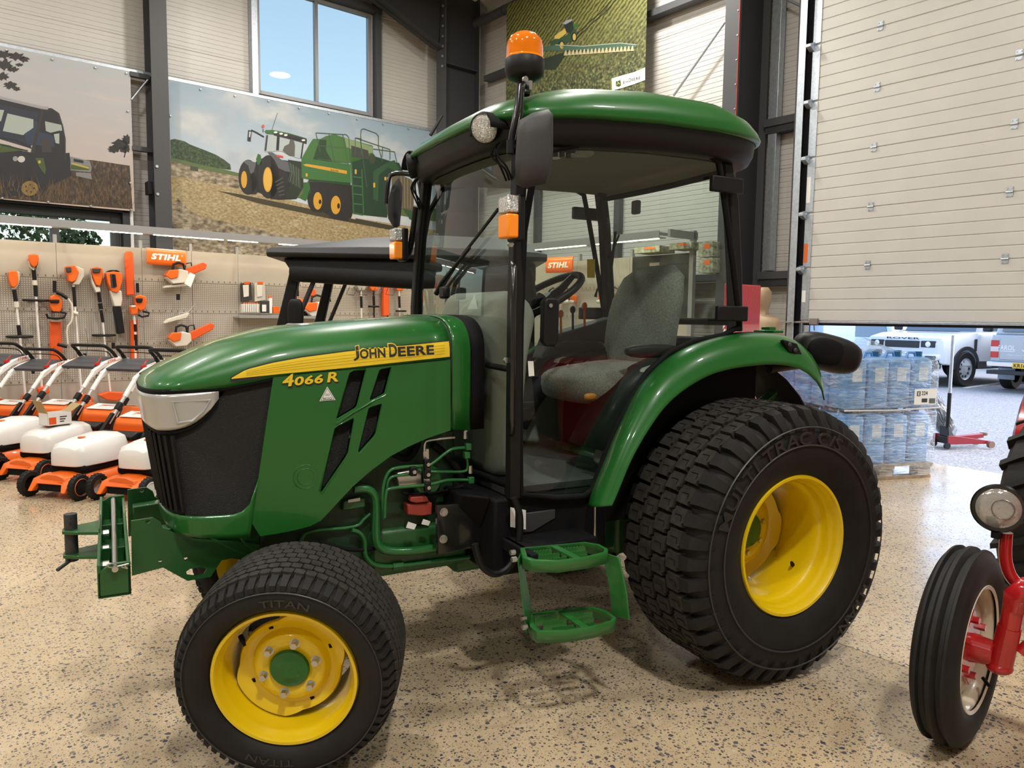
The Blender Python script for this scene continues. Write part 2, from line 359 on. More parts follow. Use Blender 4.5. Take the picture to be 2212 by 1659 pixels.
def front_wheel(M, near):
    global W_
    W_ = .26
    b = B(); tyre_shape(b, .325, .26, .214, .032, 90)
    N = 62; pt = 2*pi*.33/N; cols = [(.020+i*.0322, .020+i*.0322+.028) for i in range(7)]; lugs(b, cols, N, .325, .009, pt, .84); shoulder(b, N, .325, .26, .009, pt, .032, .032, .74)
    ty = obj('front_tyre', b, [RUBBER, BLACKM, RUBTOP], T, smooth=38, frame=M)
    if near:
        b = B(); ringtext(b, 'TITAN', .258, -.0325, 1.5, .022, .55); ringtext(b, 'TITAN', .258, -.0325, -1.75, .022, .55)
        b.lathe([(.288, -.030), (.2895, -.032), (.291, -.030)], n=90); obj('sidewall_lettering', b, RUBLIP, ty, frame=M, solid=.002)
    b = B(); b.lathe([(.21, .02), (.2155, .012), (.2185, .002), (.2145, -.007), (.206, -.006), (.201, .004), (.197, .018), (.193, .024), (.190, .034), (.1885, .05), (.180, .066), (.177, .09), (.174, .21), (.194, .23), (.218, .26)], n=90)
    rim = obj('front_rim', b, YELLOW, T, smooth=50, frame=M)
    n = 96; rings = []
    prof = [(.055, .062), (.098, .062), (.106, .068), (.112, .084), (.118, .09), (.135, .088), (.15, .076)]
    for r, y in prof: rings.append([(r*math.cos(2*pi*k/n), y, r*math.sin(2*pi*k/n)) for k in range(n)])
    lob = lambda k: max(-.55, min(1, 2.4*math.cos(2*(2*pi*k/n)-1.75)))
    for r_, y_ in ((.158, .072), (.160, .078)):
        rings.append([((r_+.012*lob(k))*math.cos(2*pi*k/n), y_, (r_+.012*lob(k))*math.sin(2*pi*k/n)) for k in range(n)])
    b = B(); b.loft(rings, True, False); obj('wheel_disc', b, YELLOW, rim, smooth=40, frame=M, solid=.006)
    b = B(); b.lathe([(.06, .07), (.06, .056), (.056, .05), (.03, .048), (.0275, .046), (.001, .046)], n=40); obj('hub_cap', b, GREEN, rim, smooth=35, frame=M)
    bolts('wheel_bolt', rim, M, 6, .083, .062, .0115, .022, .3)
    for k in range(4):
        a = .45+pi/2*k; b = B(); b.box((.134*math.cos(a), .0865, .134*math.sin(a)), (.013, .006, .013), Matrix.Rotation(-.25, 3, 'Y')); obj('slot_hole', b, BLACKM, rim, frame=M)
    for k in range(6):
        a = .3+pi/6+pi/3*k; b = B(); b.cyl((.078*math.cos(a), .0625, .078*math.sin(a)), (.078*math.cos(a), .0612, .078*math.sin(a)), .0062, n=12); obj('bolt_hole', b, BLACKM, rim, frame=M)
    if near:
        b = B(); a = 2.45; b.tube([(.178*math.cos(a), .045, .178*math.sin(a)), (.168*math.cos(a), .035, .168*math.sin(a)), (.150*math.cos(a+.05), .03, .150*math.sin(a+.05))], [.008, .008, .0035], 10); obj('valve_stem', b, BLACKM, rim, frame=M, smooth=40)
    W_ = .385
Rz180 = Matrix.Rotation(pi, 4, 'Z')
rear_wheel(Matrix.Translation((1.88, 0, .545)), True)
rear_wheel(Matrix.Translation((1.88, 2*YC, .545)) @ Rz180, False)
st, cb = -.4628, -.1066
un = Vector((math.cos(st), math.sin(st), 0)); nn = Vector((-math.sin(st), math.cos(st), 0)); vv_ = Vector((0, 0, 1))*math.cos(cb)+nn*math.sin(cb); yy_ = vv_.cross(un)
def fm(loc, flip):
    M = Matrix(((un.x, yy_.x, vv_.x, loc[0]), (un.y, yy_.y, vv_.y, loc[1]), (un.z, yy_.z, vv_.z, loc[2]), (0, 0, 0, 1)))
    return M @ Rz180 if flip else M
front_wheel(fm((.008, .223, .335), False), True)
front_wheel(fm((.276, 1.60, .335), True), False)
# ---------------------------------------------------------------- hood
PL = cur([(-.345, .9), (-.343, .82), (-.335, .74), (-.318, .67), (-.288, .617), (-.23, .592), (-.12, .584), (.023, .578)], 5)
hwtab = [(p.x, YC-p.y) for p in PL]+[(.3, .326), (.7, .334), (.8, .336)]
def hw(x): return lerp(hwtab, x)
def nx(x): return x+.034*max(0, (-.1-x)/.245)
def kl(x): return lerp([(-.345, -.14), (-.25, -.10), (.023, .157)], x)
z3 = lambda x: lerp([(-.345, 1.163), (-.1, 1.174), (.056, 1.208), (.7, 1.256), (.8, 1.262)], x)
ztop = [(-.345, 1.178), (-.325, 1.200), (-.285, 1.224), (-.183, 1.272), (-.106, 1.306), (-.028, 1.333), (.07, 1.356), (.228, 1.372), (.489, 1.396), (.70, 1.408), (.8, 1.412)]
headlo = [(-.345, 1.045), (-.31, 1.033), (-.265, 1.036), (-.22, 1.046), (-.18, 1.066), (-.145, 1.098), (-.12, 1.132), (-.1, 1.170)]
grlo = [(-.345, .765), (-.2, .757), (-.06, .754), (-.02, .762), (.005, .785), (.018, .82), (.023, .87)]
def region(zl, zh, x1, off, nz=8, x0=-1):
    near = [p for p in PL if x0 <= p.x <= x1+1e-6]
    def col(p, far):
        a, c = zl(p.x), zh(p.x); o = []
        nrm = Vector((p.x+.05, p.y-YC)) if p.x < -.25 else Vector((0, -1)); nrm = nrm.normalized() if nrm.length > 1e-6 else Vector((-1, 0))
        for i in range(nz+1):
            z = a+(c-a)*i/nz; q = Vector((nx(p.x)+kl(p.x)*(z-1.0)+nrm.x*off, p.y+nrm.y*off, z)); o.append(mir(q) if far else q)
        return o
    b = B(); b.loft([col(p, False) for p in near[::-1]]+[col(p, True) for p in near[1:]], False, False); return b
b = region(lambda x: lerp(grlo, x), lambda x: lerp(headlo, x) if x < -.1 else z3(x)-.004, .023, -.006, 8)
GRMESH = mat('grille_mesh', (.010, .010, .011), .38, bump=.7, bscale=420)
gr = obj('grille', b, GRMESH, T, smooth=60)
b = region(lambda x: lerp(headlo, x)+.006, lambda x: z3(x)-.012, -.1, .004, 8); hl = obj('headlight_surround', b, SILVER, T, smooth=60, solid=.012)
# recessed lens faces of the headlight, side and front
def side_pt(x, z, off=0): return Vector((nx(x)+kl(x)*(z-1.0), YC-hw(x)-off, z))
for far in (0, 1):
    b = B(); o = [(-.262, 1.135), (-.255, 1.062), (-.205, 1.068), (-.165, 1.10), (-.142, 1.138)]
    ot = [side_pt(x, z, .0095) for x, z in o]; cx_ = sum((p for p in ot), Vector())/5; lv = [ot, [cx_+(p-cx_)*.95+Vector((0, -.007, 0)) for p in ot], [cx_+(p-cx_)*.86+Vector((0, -.006, 0)) for p in ot], [cx_+(p-cx_)*.80+Vector((0, -.0015, 0)) for p in ot]]
    if far: lv = [[mir(p) for p in q] for q in lv]
    b.loft(lv, True, False); b.face(lv[-1]); obj('headlight_lens', b, SILVER, hl, smooth=30)
b = region(lambda x: lerp(headlo, x)-.010, lambda x: lerp(headlo, x)+.007, -.1, .002, 1); obj('headlight_seal', b, BLACKM, T, smooth=60, solid=.006)
b = region(lambda x: z3(x)-.014, lambda x: z3(x)+.004, .023, .003, 1); obj('hood_seal', b, BLACKM, T, smooth=60, solid=.005)
for far in (0, 1):
    for i, x in enumerate([-.343, -.339, -.332, -.322, -.308, -.29, -.268]):
        p = None
        for a, c in zip(PL, PL[1:]):
            if a.x <= x <= c.x: p = a.lerp(c, (x-a.x)/(c.x-a.x)); break
        if p is None: continue
        pts = []
        for j in range(7):
            z = .775+(lerp(headlo, x)-.012-.775)*j/6; q = Vector((nx(p.x)+kl(p.x)*(z-1)-.004, p.y-.003, z)); pts.append(mir(q) if far else q)
        b = B(); b.tube(pts, .0075, 6); obj('grille_slat', b, BLACK, gr, smooth=50)
zb = lambda x: lerp([(-.345, .715), (-.30, .70), (-.2, .687), (.03, .673)], x)
b = region(zb, lambda x: lerp(grlo, x)+.002, .023, .004, 5); obj('hood_skirt', b, GREEN, T, smooth=60, solid=.008)
# side panels with vent openings
def vx(px): return [(q.x, q.z) for q in (Y(x, y, .577) for x, y in px)]
VENTS = [vx([(753, 806), (762, 800), (788, 794), (790, 799), (771, 876), (766, 882), (728, 905), (726, 901)]),
         vx([(721, 926), (728, 920), (762, 902), (764, 908), (752, 978), (745, 990), (695, 1064), (691, 1058)]),
         vx([(817, 800), (823, 796), (843, 792), (844, 797), (831, 848), (827, 852), (799, 866), (797, 861)]),
         vx([(794, 882), (800, 878), (822, 871), (824, 876), (812, 934), (807, 943), (775, 979), (772, 973)])]
outl = [(.023+.157*(z-1), z) for z in (.673, .72, .79, .9, 1.0, 1.1, 1.203)]
outl[0] = (.005, .673)
outl = outl+[(x, z3(x)-.004) for x in (.15, .3, .45, .6, .684)]+[(.686, .988), (.64, .977), (.596, .965), (.52, .938), (.454, .908), (.38, .86), (.318, .811), (.27, .765), (.235, .73), (.205, .702), (.17, .688), (.12, .680), (.06, .675)]
for far in (0, 1):
    fn = (lambda a, c: (a, 2*YC-(YC-hw(a)-.004), c)) if far else (lambda a, c: (a, YC-hw(a)-.004, c))
    b = B(); b.holes(outl, VENTS, fn, (0, -.012 if far else .012, 0)); sp = obj('side_panel', b, GREEN, T, smooth=30)
    for vt in VENTS:
        b = B(); b.prism([(x, (2*YC-.60) if far else .60, z) for x, z in vt], (0, .003, 0)); obj('vent_mesh', b, GRMESH, sp)
        c = Vector((sum(p[0] for p in vt)/len(vt), sum(p[1] for p in vt)/len(vt)))
        b = B(); yy = (2*YC-.5735) if far else .5735
        b.tube([(c.x+(x-c.x)*1.03, yy, c.y+(z-c.y)*1.02) for x, z in vt], .004, 6, loop=True); obj('vent_rim', b, GREEN, sp, smooth=60)
    yy = (2*YC-.572) if far else .572
    b = B(); pts = [Y(x, y, yy if not far else .572) for x, y in ((727, 915), (765, 890), (800, 870), (840, 850), (890, 833))]
    if far: pts = [mir(p) for p in pts]
    b.tube(cur(pts, 4), [.006]*5+[.007]*4+[.006]*4+[.004, .003, .002, .001], 6); obj('panel_crease', b, GREEN, sp, smooth=60)
    b = B(); c = Y(660, 1030, yy) if not far else mir(Y(660, 1030, .572))
    for r in (.041, .028): b.tube([(c.x+r*math.cos(2*pi*k/32), yy+.001, c.z+r*math.sin(2*pi*k/32)) for k in range(32)], .0018, 6, loop=True)
    obj('knockout_ring', b, GREEN, sp, smooth=60)
# bonnet
def sect(x, n=22, up=0, wadd=0):
    w = hw(x)+.004+wadd; zt = lerp(ztop, x)+up; zz = z3(x)-.002; o = []
    for i in range(n+1):
        a = pi*i/n; c, s_ = math.cos(a), math.sin(a)
        e = lerp([(-.345, 1.0), (-.2, .75), (0, .62), (.7, .5)], x); e2 = lerp([(-.345, 1.0), (-.2, .85), (0, .78), (.7, .72)], x)
        o.append(Vector((nx(x)+kl(min(x, .023))*(zz-1.0)*(1 if x < 0 else max(0, 1-x/.1)), YC-w*math.copysign(abs(c)**e, c), zz+(zt-zz)*abs(s_)**e2)))
    return o
xs = [-.3449, -.344, -.341, -.335, -.326, -.314, -.30, -.28, -.25, -.21, -.16, -.1, -.03, .05, .14, .24, .34, .44, .54, .62, .683]
b = B(); b.loft([sect(x) for x in xs], False, False); hood = obj('bonnet', b, GREEN, T, smooth=60, solid=.006)
def hood_y(x, z):
    s = sect(x)
    for a, c in zip(s, s[1:]):
        if a.z <= z <= c.z: return a.y+(c.y-a.y)*(z-a.z)/max(1e-6, c.z-a.z)
    return s[len(s)//2].y
# bonnet crease from the nose, vent and cap on top
b = B(); b.lathe([(.055, -.004), (.055, .006), (.047, .010), (.036, .010), (.034, .004), (.001, .003)], (.215, YC-.02, 1.366), 'z', 40); obj('air_port', b, STEEL, hood, smooth=35)
b = B(); b.cyl((.215, YC-.02, 1.368), (.215, YC-.02, 1.3765), .033, n=30); obj('port_screen', b, mat('copper_mesh', (.10, .05, .025), .6, metal=.6, bump=.8, bscale=500), hood)
for i in range(10):
    x = .47+.019*i; b = B(); b.bar((x, YC-.13, lerp(ztop, x)-.002), (x, YC+.13, lerp(ztop, x)-.002), .008, .006); obj('bonnet_louvre', b, BLACKM, hood)
def decal(b, lo, hi, x0, x1, off, nx=40, nz=4):
    rings = []
    for i in range(nx+1):
        x = x0+(x1-x0)*i/nx; a, c = lo(x), hi(x)
        rings.append([(x, hood_y(x, z)-off, z) for z in [a+(c-a)*j/nz for j in range(nz+1)]])
    b.loft(rings, False, False)
sl = lambda x: lerp([(-.075, 1.2), (.08, 1.213), (.3, 1.229), (.68, 1.262)], x)
sh = lambda x: lerp([(-.075, 1.203), (-.03, 1.229), (.05, 1.249), (.15, 1.266), (.3, 1.284), (.45, 1.298), (.68, 1.318)], x)
b = B(); decal(b, lambda x: sl(x)-.010, lambda x: sh(x)+.004, -.078, .683, .0048); obj('stripe_border', b, INK, hood, smooth=60)
b = B(); decal(b, sl, sh, -.075, .679, .0060); stripe = obj('yellow_stripe', b, YDECAL, hood, smooth=60)
b = B()
for k in (.22, .40, .58, .76): decal(b, lambda x: sl(x)+(sh(x)-sl(x))*k, lambda x: sl(x)+(sh(x)-sl(x))*k+.0016, -.03, .66, .0064, 24, 1)
obj('stripe_rib', b, mat('yellow_decal_rib', (.55, .36, .01), .4), stripe)
def hoodtext(body, x0, x1, zA, zB, h, m, off, bold, nm, shear=0, gy=None):
    g, fs = textgeo(body, bold, shear); P = []
    for a, c in g:
        x = x0+(x1-x0)*a; z = zA+(zB-zA)*a+h*c; P.append((x, (gy if gy else hood_y(x, z))-off, z))
    b = B(); b.add(P, fs); return obj(nm, b, m, hood if gy is None else T)
p0, p1 = Y(762, 776, .575), Y(934, 765, .575)
# the name has large J and D and small capitals between
for body, fx0, fx1, hh in (('J', 0, .07, .046), ('OHN', .075, .385, .034), ('D', .43, .53, .046), ('EERE', .54, 1.0, .034)):
    x0 = p0.x+(p1.x-p0.x)*fx0; x1 = p0.x+(p1.x-p0.x)*fx1; zA = p0.z+(p1.z-p0.z)*fx0; zB = p0.z+(p1.z-p0.z)*fx1
    if body == 'J': zA -= .006
    hoodtext(body, x0-.003, x1+.003, zA-.003, zB-.003, hh+.006, YDECAL, .0069, .05, 'name_outline'); hoodtext(body, x0, x1, zA, zB, hh, INK, .0078, .03, 'name_letters')
p0, p1 = Y(610, 837, .57), Y(731, 825, .57)
for body, fx0, fx1, hh in (('4', 0, .2, .04), ('066', .21, .72, .03), ('R', .79, 1, .034)):
    x0 = p0.x+(p1.x-p0.x)*fx0; x1 = p0.x+(p1.x-p0.x)*fx1; zA = p0.z+(p1.z-p0.z)*fx0+.002; zB = p0.z+(p1.z-p0.z)*fx1+.002
    hoodtext(body, x0+.001, x1+.004, zA-.005, zB-.005, hh+.004, INK, .0010, .05, 'model_shadow', .12, .5705); hoodtext(body, x0, x1, zA, zB, hh, YDECAL, .0022, .03, 'model_letters', .12, .5705)
b = B(); tri = [Y(707, 835, .5685), Y(725, 864, .5685), Y(690, 867, .5685)]; b.prism(tri, (0, .001, 0)); stk = obj('security_sticker', b, PAPER, T)
b = B(); c = sum(tri, Vector())/3; ins = [c+(p-c)*.82+Vector((0, -.0006, 0)) for p in tri]
for a, d in zip(ins, ins[1:]+ins[:1]): b.bar(a, d, .0008, .0012, up=(0, 1, 0))
text(b, 'OO', Y(703, 855, .568), Y(712, 855, .568), (0, 0, .007)); text(b, 'BE2Q', Y(698, 864, .568), Y(717, 863, .568), (0, 0, .008)); obj('sticker_print', b, INK, stk)
# cowl behind the bonnet
def cowl(x, add):
    s = sect(.69, 22, .004, add); s = [Vector((x, p.y, p.z)) for p in s]; lo = .992 if x < .73 else .985
    return [Vector((x, s[0].y, lo)), Vector((x, s[0].y, 1.12))]+s+[Vector((x, s[-1].y, 1.12)), Vector((x, s[-1].y, lo))]
b = B(); b.loft([cowl(.690, .004), cowl(.70, .006), cowl(.755, .006), cowl(.762, .002)], False, False); obj('cowl', b, GREEN, T, smooth=50, solid=.008)
b = B(); b.loft([cowl(.762, -.012), cowl(.80, -.012), cowl(.83, -.02)], False, False); obj('cowl_gasket', b, BLACKM, T, smooth=50, solid=.01)
# ---------------------------------------------------------------- front bracket, frame, engine
fa = vx([(0, 0)])[0]
arm_px = [(283, 1125), (330, 1118), (347, 1128), (352, 1142), (420, 1162), (500, 1168), (560, 1175), (560, 1215), (500, 1205), (478, 1210), (455, 1245), (405, 1254), (352, 1225), (285, 1243)]
arm = [(p.x, p.z) for p in (Y(x, y, .66) for x, y in arm_px)]
def ringh(px, r, n=10):
    c = Y(px[0], px[1], .66); return [(c.x+r*math.cos(2*pi*k/n), c.z+r*math.sin(2*pi*k/n)) for k in range(n)]
slot = [(p.x, p.z) for p in (Y(x, y, .66) for x, y in ((402, 1234), (410, 1228), (436, 1224), (446, 1230), (440, 1240), (425, 1244), (404, 1242)))]
for yv in (.655, 2*YC-.667):
    b = B(); b.holes(arm, [ringh((346, 1212), .006), ringh((401, 1206), .006), ringh((319, 1126), .007), slot], lambda a, c: (a, yv, c), (0, .012, 0)); obj('bracket_arm', b, GREEN_CAST, T)
by0, by1 = .44, 1.357
bk = thing('front_weight_bracket', None, None, (0, 0, 0)) if False else None
b = B(); bx0, bx1, bz0, bz1 = -.469, -.383, .585, .655
b.bx(bx0, bx0+.010, by0, by1, bz0-.0, .685); wb = obj('weight_bracket', b, GREEN_CAST, T, bevel=.003)
b = B(); b.bx(bx1-.010, bx1, by0, by1, bz0, bz1+.02); obj('bracket_rear_plate', b, GREEN_CAST, wb, bevel=.003)
for yv, nm in ((by0, 'bracket_end_plate'), (by1-.01, 'bracket_end_plate')):
    b = B(); b.prism([(bx0, yv, bz0), (bx1, yv, bz0), (bx1, yv, bz1+.03), (bx0+.035, yv, bz1+.03), (bx0, yv, bz1+.005)], (0, .010, 0)); obj(nm, b, GREEN_CAST, wb, bevel=.003)
b = B(); b.bx(bx0+.002, bx1-.002, by0+.3, by0+.31, bz0, bz1-.01); b.bx(bx0+.002, bx1-.002, by1-.31, by1-.3, bz0, bz1-.01); b.bx(bx0+.005, bx1-.005, by0, by1, bz0, bz0+.008); obj('bracket_web', b, GREEN_CAST, wb)
b = B(); b.cyl((-.423, by0-.02, .672), (-.423, by1+.02, .672), .0085, n=14); pin = obj('lock_rod', b, STEEL, wb, smooth=40)
b = B(); hp = [Y(x, y, by0-.012) for x, y in ((252, 1220), (240, 1217), (232, 1221), (240, 1226), (262, 1222), (278, 1218), (270, 1222), (276, 1228), (262, 1224))]; b.tube(cur(hp, 4), .0022, 5); obj('spring_clip', b, STEEL, pin, smooth=60)
for yv in (.62, .8, 1.0):
    b = B(); b.cyl((bx0+.012, yv, .63), (bx0+.03, yv, .63), .012, n=6); obj('bracket_bolt', b, STEEL, wb)
b = B(); tz = [.632, .70]
for zz in (.59, .672):
    b.prism([(-.463, YC-.08, zz), (-.463, YC+.08, zz), (-.54, YC+.045, zz), (-.575, YC+.02, zz), (-.575, YC-.02, zz), (-.54, YC-.045, zz)], (0, 0, .012))
b.bx(-.468, -.463, YC-.1, YC+.1, .575, .70); obj('tow_clevis', b, GREEN_CAST, wb, bevel=.003)
b = B(); b.cyl((-.55, YC, .575), (-.55, YC, .735), .020, n=18); b.tube([(-.55, YC-.03, .715), (-.55, YC+.03, .715)], .004, 6); obj('tow_pin', b, DGREY, wb, smooth=40)
b = B(); b.cyl((-.545, YC, .583), (-.59, YC-.06, .566), .006, n=8); obj('split_pin', b, DGREY, wb)
# chassis rails and castings
for far in (0, 1):
    ys = (lambda y0, y1: (2*YC-y1, 2*YC-y0)) if far else (lambda y0, y1: (y0, y1))
    a, c = ys(.68, .74)
    b = B(); b.prism([(-.36, a, .70), (-.2, a, .71), (.15, a, .70), (.22, a, .72), (.22, a, .52), (.10, a, .50), (.0, a, .55), (-.12, a, .60), (-.36, a, .60)], (0, c-a, 0)); obj('frame_rail', b, GREEN_CAST, T, bevel=.004)
b = B(); b.bx(.02, .75, .66, 1.14, .50, .98); b.bx(.1, .72, .68, 1.12, .95, 1.30); eng = obj('engine_block', b, mat('engine_paint', (.006, .035, .010), .5, bump=.2, bscale=30), T, bevel=.015)
b = B(); b.bx(.40, .80, .64, 1.16, .44, .62); b.bx(.75, 1.9, .66, 1.14, .40, .72); b.bx(1.5, 2.15, .62, 1.18, .38, .8); obj('transmission', b, GREEN_CAST, T, bevel=.02)
b = B(); b.cyl((1.88, .31, .545), (1.88, 1.49, .545), .085, n=28); b.cyl((1.88, .36, .545), (1.88, .50, .545), .125, n=28); b.cyl((1.88, 1.30, .545), (1.88, 1.44, .545), .125, n=28); obj('rear_axle', b, GREEN_CAST, T, smooth=40)
b = B(); b.T = Matrix.Translation((.134, 0, -.02)); b.tube([(0, .47, .37), (0, .62, .39), (0, .9, .43), (0, 1.18, .39), (0, 1.33, .37)], [.05, .055, .085, .055, .05], 14); b.cyl((-.15, .9, .46), (.2, .9, .46), .06, n=14)
for s_ in (.47, 1.33): b.cyl((0, s_, .27), (0, s_-.0, .47), .055, .045, n=14)
for s_ in (-1, 1):
    k_ = Vector((0, .9+s_*.43, .355)); b.cyl(k_, k_+nn*(.14*s_), .06, n=16)
obj('front_axle', b, GREEN_CAST, T, smooth=40)
b = B(); b.tube([(.30, .5, .38), (.30, .9, .39), (.30, 1.3, .38)], .014, 10); obj('steering_rod', b, BLACK, T, smooth=50)
def pipe(nm, px, yv, r, m, n=4, par=None):
    b = B(); pts = [Y(x, y, yv if not isinstance(yv, (list, tuple)) else yv[i]) for i, (x, y) in enumerate(px)]; b.tube(cur(pts, n), r, 10); return obj(nm, b, m, par or T, smooth=60)
GL = mat('green_pipe_paint', (.016, .135, .030), .33, coat=.3)
pipe('coolant_pipe', [(764, 1056), (790, 1056), (806, 1066), (813, 1090), (812, 1160), (822, 1183), (850, 1191), (900, 1189), (946, 1182)], .61, .0155, GL, 5)
pipe('hydraulic_line', [(829, 1121), (827, 1060), (838, 1022), (861, 1010), (917, 1006), (933, 1002), (965, 977), (982, 969), (1008, 967)], .585, .0062, GL)
pipe('hydraulic_line', [(836, 1060), (838, 1040), (850, 1029), (884, 1025)], .59, .0055, GL); pipe('hydraulic_line', [(930, 1019), (965, 1019), (998, 1019), (1010, 1012), (1008, 986)], .59, .0055, GL)
pipe('hydraulic_line', [(831, 1118), (834, 1068), (846, 1055), (917, 1048), (940, 1044), (969, 1037), (1017, 1037)], .575, .0062, GL)
pipe('hydraulic_line', [(760, 1145), (778, 1152), (788, 1170), (790, 1200), (810, 1220), (850, 1223), (910, 1216), (943, 1212), (1020, 1202), (1090, 1193)], .63, .0085, GL)
pipe('hydraulic_line', [(650, 1188), (653, 1162), (673, 1148), (764, 1138), (786, 1122), (800, 1110)], .645, .0065, GL)
pipe('hydraulic_line', [(455, 1160), (500, 1185), (540, 1200), (580, 1205)], .66, .006, GL); pipe('hydraulic_line', [(520, 1158), (535, 1180), (570, 1196), (610, 1200)], .66, .006, GL)
pipe('wiring_loom', [(690, 1170), (740, 1185), (780, 1188), (830, 1182)], .63, .007, BLACKM)
pipe('wiring_loom', [(870, 1065), (910, 1068), (960, 1062), (1000, 1050)], .62, .007, BLACKM); pipe('radiator_hose', [(850, 980), (880, 990), (900, 965), (905, 940)], .63, .013, BLACKM); pipe('radiator_hose', [(935, 960), (965, 985), (985, 1010), (1000, 1040)], .63, .015, BLACKM)
for px in ((1011, 965), (1017, 1037), (1008, 983)):
    p = Y(px[0], px[1], .575); b = B(); b.box(p, (.022, .022, .026)); obj('pipe_elbow', b, GL, T, bevel=.003)
for px in ((1005, 940), (1007, 925), (1016, 1015)):
    p = Y(px[0], px[1], .575); b = B(); b.cyl(p-Vector((0, 0, .013)), p+Vector((0, 0, .016)), .0095, .008, n=6); obj('hose_fitting', b, STEEL, T)
b = B(); p = Y(858, 1222, .63); b.cyl(p-Vector((.018, 0, 0)), p+Vector((.022, 0, 0)), .0145, n=6); obj('pipe_nut', b, GL, T)
pipe('clamp_rod', [(917, 975), (918, 958), (928, 951), (982, 945)], .58, .0055, STEEL)
b = B(); b.prism([Y(x, y, .592) for x, y in ((914, 970), (926, 970), (929, 1060), (917, 1060))], (0, .004, 0)); obj('clamp_plate', b, STEEL, T)
for px in ((892, 1018), (922, 1002), (922, 1024), (923, 1052)):
    p = Y(px[0], px[1], .572); b = B(); b.box(p, (.024, .02, .034)); c = obj('pipe_clamp', b, BLACK, T, bevel=.003); b = B(); b.cyl(p-Vector((0, .01, 0)), p-Vector((0, .018, 0)), .0075, n=6); obj('clamp_bolt', b, STEEL, c)
b = B(); b.prism([Y(x, y, .61) for x, y in ((885, 1016), (912, 1018), (914, 1048), (860, 1052), (856, 1022))], (0, .05, 0)); obj('injection_pump', b, STEEL, T, bevel=.006)
b = B(); b.lathe([(.001, .0), (.05, .0), (.06, .012), (.06, .05)], tuple(Y(925, 1040, .62)), 'y', 24); obj('pulley', b, GREEN_CAST, T, smooth=35)
RB = mat('red_brown_plastic', (.34, .045, .03), .5)
b = B(); b.prism([Y(x, y, .60) for x, y in ((880, 1090), (934, 1086), (933, 1112), (912, 1115), (881, 1112))], (0, .05, 0)); b.prism([Y(x, y, .59) for x, y in ((888, 1074), (922, 1072), (928, 1084), (900, 1087), (886, 1084))], (0, .03, 0)); obj('battery_isolator', b, RB, T, bevel=.004)
for px, w in (((886, 1135), 14), ((918, 1128), 12)):
    b = B(); b.prism([Y(px[0]+dx*w/14, px[1]+dy*w/14, .585) for dx, dy in ((-9, 5), (-4, -8), (14, -2), (9, 9))], (0, .002, 0)); obj('cable_tag', b, PAPER, T)
b = B(); b.prism([Y(x, y, .63) for x, y in ((742, 1082), (790, 1074), (790, 1096), (740, 1104))], (0, .08, 0)); obj('filter_housing', b, GREEN_CAST, T, bevel=.005)
b = B(); b.prism([Y(x, y, .625) for x, y in ((752, 1080), (778, 1075), (778, 1082), (752, 1086))], (0, .002, 0)); obj('filter_label', b, PAPER, T)
# cab mount plate and under-cab panels
b = B(); b.prism([Y(x, y, .53) for x, y in ((944, 1092), (975, 1090), (1000, 1086), (1034, 1078), (1063, 1078), (1070, 1110), (1073, 1172), (1024, 1183), (946, 1199))], (0, .02, 0)); cm = obj('cab_mount_plate', b, BLACKG, T, bevel=.003)
for px in ((958, 1106), (957, 1164)):
    p = Y(px[0], px[1], .53); b = B(); b.cyl(p, p-Vector((0, .014, 0)), .0125, n=6); b.cyl(p, p-Vector((0, .004, 0)), .016, n=16); obj('mount_bolt', b, STEEL, cm)
b = B(); b.bx(.80, 1.30, .42, 1.38, .455, .745); b.prism([(.80, .44, .75), (.70, .5, .76), (.70, .6, .60), (.80, .6, .50)], (0, .7, 0)); obj('cab_floor_pan', b, BLACKM, T, bevel=.01)
b = B(); b.prism([Y(x, y, .415) for x, y in ((1125, 1110), (1200, 1100), (1200, 1120), (1150, 1150), (1125, 1152))], (0, .01, 0)); obj('kick_panel', b, DGREY, T, bevel=.004)
for px in ((1108, 1118), (1131, 1122)):
    b = B(); b.prism([Y(px[0]+dx, px[1]+dy, .405) for dx, dy in ((-5, -22), (5, -20), (5, 22), (-5, 20))], (0, .002, 0)); lab = obj('warning_label', b, PAPER, T)
pipe('cab_hose', [(1110, 1075), (1122, 1110), (1123, 1150), (1114, 1200), (1095, 1229), (1068, 1240), (1044, 1226), (1031, 1198), (1026, 1175)], .36, .0125, BLACK, 5)
